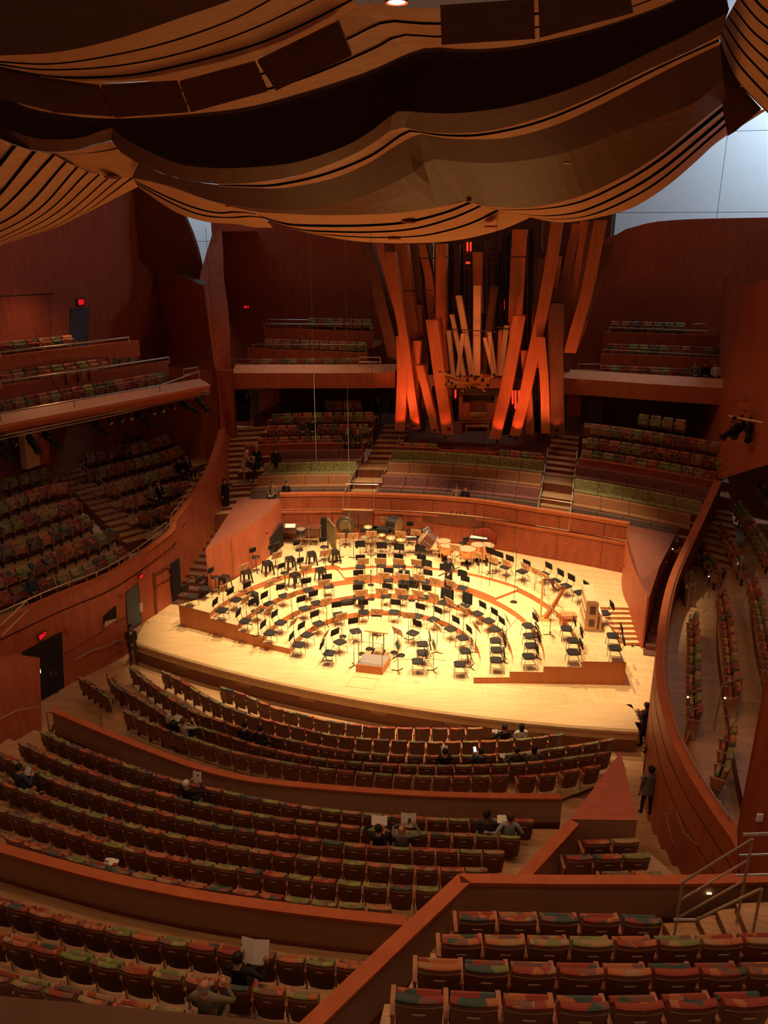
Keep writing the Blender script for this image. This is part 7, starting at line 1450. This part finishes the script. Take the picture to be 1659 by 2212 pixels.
seated(4,'left of two dark-haired people sitting in the second row near the stage',hair='black',hands=((-.3,.5,.8),(0,.5,.8)),nod=20); book(4,-.22,.55,.82,.2,.14,'white leaflet held left of the pair near the stage')
seated(5,'right of two dark-haired people sitting in the second row near the stage',hair='black',long_=True,top='white'); 
seated(6,'person in black looking at a white cloth in the front section centre',hair='black',nod=25,hands=((-.08,.4,1.0),(.1,.4,1.0))); book(6,0,.42,1.12,.2,.24,'white sheet held up by the lone person in the third row')
seated(7,'person in navy looking at a bright phone in the front section',top='navy',hair='black',nod=25,hands=((-.18,.5,.9),(-.02,.5,.9)))
s7=SITSEAT[7]; c=Matrix.Rotation(s7['rz'],3,'Z'); tag(MB().box(s7['p']+c@V((-.14,.56,1.02)),(.08,.012,.15),c@Matrix.Rotation(-.9,3,'X')).obj('phone',M['phone']),'small glowing phone in the hand of the person in navy','phone')
seated(8,'dark-haired person with arms spread in the fourth row near the wedge',hair='black',hands=((-.35,.4,.75),(.3,.4,.75)),top='charcoal'); seated(9,'dark-haired person next to the wedge row neighbour in the front section',hair='black',long_=True,top='olive'); book(8,-.35,.5,.8,.18,.12,'tiny white leaflet by the person near the wedge')
seated(10,'person in a blue jacket sitting at the far left of the middle section',top='navy',hair='black',lean=12,nod=20,hands=((-.15,.5,.85),(.2,.5,.85))); book(10,.05,.5,.98,.2,.22,'white booklet held by the person in blue at the far left')
seated(11,'white-haired man in black reading a raised programme behind the lower parapet',hair='white',hands=((-.05,.45,1.1),(.28,.45,1.1))); book(11,.14,.48,1.22,.26,.34,'white programme with a small picture raised by the white-haired man',tilt=-.2,marks=[(.06,.09,.05,.05)])
seated(12,'dark-haired woman in black with a white programme in front of her face',hair='black',hands=((-.14,.4,1.12),(.14,.4,1.12)),nod=20); book(12,0,.42,1.22,.40,.28,'wide white programme spread in front of the dark-haired woman',tilt=-.6)
seated(13,'bald man in a grey-blue shirt reading a programme in the middle section',top='grey',hair='bald',hands=((-.02,.4,1.15),(.32,.42,1.15)),h=1.78); book(13,.16,.46,1.27,.38,.36,'white programme with a dark portrait raised by the bald man',tilt=-.25,marks=[(.03,.02,.07,.10),(.0,-.06,.04,.05)])
seated(14,'large man in a dark jacket turned to his neighbour behind the lower parapet',top='charcoal',hair='black',skin='skin2',h=1.84,yaw=-25,lean=6); seated(15,'man in a light blue shirt with his arm over the next seat',top='lightblue',hair='brown',h=1.78,yaw=20,hands=((-.52,-.05,.95),(.2,.4,.8)),lean=4); book(15,-.15,.5,.95,.28,.2,'small white booklet open before the man in the light blue shirt',tilt=-1)
seated(16,'bald man in an olive-grey sweater seen from behind at the bottom left',top='olive',hair='bald',h=1.84,hands=((-.15,.42,.9),(.22,.42,1.0)),nod=10); seated(17,'dark-haired person in navy reading an open programme at the bottom left',top='black',hair='black',nod=25,hands=((-.02,.42,1.0),(.42,.40,1.0))); book(17,.20,.44,1.12,.50,.40,'large open white programme held at the bottom left',tilt=-.45,marks=[(-.21,.10,.02,.04)])
seated(18,'left of two people in black at the far end of the left terrace',hair='bald',tie=True); seated(19,'right of two people in black at the far end of the left terrace',hair='black'); seated(20,'woman in an olive top in the middle of the left terrace',top='olive',hair='brown'); seated(21,'bald man in a dark suit in the middle of the left terrace',hair='bald',tie=True); seated(22,'dim person in dark blue near the lowest left terrace seats',top='navy',hair='black',skin='skin2')
seated(23,'left of two people reading high up on the terrace left of the organ',top='charcoal',hair='brown',nod=20); seated(24,'right of two people sitting high up on the terrace left of the organ',hair='black'); seated(25,'left of two grey-haired people in the lowest row left of the organ',hair='grey',top='charcoal'); seated(26,'right of two people in the lowest row left of the organ',hair='bald',top='charcoal')
seated(27,'left of three people in the right rear balcony, in a light top',top='grey',hair='brown'); seated(28,'middle of three people in the right rear balcony, dressed in black',hair='black'); seated(29,'right of three people in the right rear balcony, in a white shirt',top='white',hair='brown')
# bench sitters behind the stage
for x,k_,lb,kw in [(580,2,'person in black seated on a bench at the upper left behind the stage',dict(hair='grey',tie=True)),(612,0,'woman in a light jacket on the front bench behind the stage',dict(top='tan',hair='brown')),(637,0,'person in black beside her on the front bench behind the stage',dict(hair='brown')),(984,0,'left of two people in the front row of the centre benches',dict(top='tan',hair='brown')),(1003,0,'right of two people in the front row of the centre benches',dict(hair='black'))]:
    y={2:990,0:1052}[k_]; p=T(x,y,10.5 if k_==0 else 12.2); s_=ST(p)[0]; p=Wd(s_,BT[k_]-.022*(s_-.6)**2+.28,BZ[k_]); person(p,ax_+PI,lb,'sit',**kw)
    if k_==0 and x in (637,): book_=sheet(p+V((0,-.55,.68)),.2,.14,Matrix.Rotation(ax_,3,'Z')@Matrix.Rotation(-1,3,'X'),'programme','tiny white leaflet on the knees of the person in black on the front bench')
# standing people
def st(px,py,z,rz,label,**kw): return person(Q(px,py,z),rz,label,'stand',**kw)
toC=lambda p: math.atan2(-p.y,-p.x)-PI/2
st(290,1434,0,PI+.35,'usher in a dark brown suit standing with clasped hands at the left stage corner',top='darkbrown',legs='charcoal',hair='black',skin='skin2',hands=((-.04,.22,.98),(.04,.22,.98)),tie=True,h=1.8)
st(112,1497,0,PI+.9,'dim figure in the dark exit doorway at left',top='charcoal',legs='black',hair='black',h=1.75)
st(1390,1612,0,.9,'woman in a black pantsuit with gathered hair leaning at the right stage edge',hair='black',skin='skin2',hands=((-.05,.28,1.25),(.1,.25,1.1)),legs='black',h=1.72,lean=6)
st(1399,1690,.05,.2,'person in a dark jacket half hidden at the right wall',top='charcoal',hair='black',skin='skin2',hands=((-.05,.25,1.15),(.05,.25,1.1)))
st(1394,1764,.45,.05,'man in an olive-grey jacket seen from behind at the right wall',top='grey',legs='black',hair='black',skin='skin2',h=1.78)
st(818,916,5.9,PI,'usher in a dark suit holding leaflets beside the organ',hair='black',skin='skin2',hands=((-.1,.28,1.15),(.1,.28,1.15)),tie=True)
st(537,908,5.9,PI-.3,'usher in a dark suit at the doorway left under the rear balcony',hair='brown',hands=((0,.2,.95),(.05,.2,.95)),tie=True)
st(527,1040,4.3,-1.1,'older man in a beige suit bending over at the left bench stair',top='beige',legs='beige',hair='white',lean=26,nod=20,hands=((-.1,.55,.95),(.15,.55,.95)))
st(557,1030,4.3,PI,'grey-haired man in a dark suit standing on the left bench stair',top='black',hair='grey',tie=True)
st(598,1035,4.3,PI+.3,'woman in black standing beside the left benches',hair='black',long_=True,skirt=True)
st(489,1103,3.46,-2.2,'woman in a long black dress descending the dark stair at the left',hair='black',long_=True,skirt=True,h=1.68)
# musicians
v,rz=CHP[(872.6,1256)]; person(v+V((0,0,-.06))+Matrix.Rotation(rz,3,'Z')@V((0,-.22,0)),rz,'musician in a black suit and white shirt seated in the second centre riser row','sit',hair='black',tie=True,h=1.82,hands=((-.12,.5,.85),(.12,.5,.85)),nod=25)
mv=Q(968,1275,L2); person(mv,PI-.6+.0,'blond woman musician in a black dress standing with a bassoon','stand',hair='blond',long_=True,skirt=True,h=1.68,hands=((-.22,.30,1.02),(.16,.30,1.08)),nod=15,yaw=20)
c=Matrix.Rotation(PI-.6,3,'Z'); a=mv+c@V((.34,.30,.72)); b=mv+c@V((-.72,.32,1.42)); bs=tag(MB().tube([a,a.lerp(b,.35),a.lerp(b,.7),b],[.035,.032,.028,.02],8).obj('bassoon',M['brownwood']),'dark bassoon held across the body of the blond woman','bassoon')
MB().tube([a.lerp(b,.05)+V((.03,0,.03)),a.lerp(b,.6)+V((.02,0,.03))],.007,4).obj('keywork',M['steel'],bs)
v=Q(237,1865,3.05); sheet(v,.34,.26,Matrix.Rotation(-.2,3,'Z')@Matrix.Rotation(-1.2,3,'X'),'programme','open programme lying on a seat top behind the upper parapet at left',marks=[(-.08,.02,.1,.03)])
tag(MB().box(Q(248,1868,3.08),(.1,.08,.03)).obj('red_leaflet',M['redfab']),'small red leaflet beside the white programme on the left seats','leaflet')
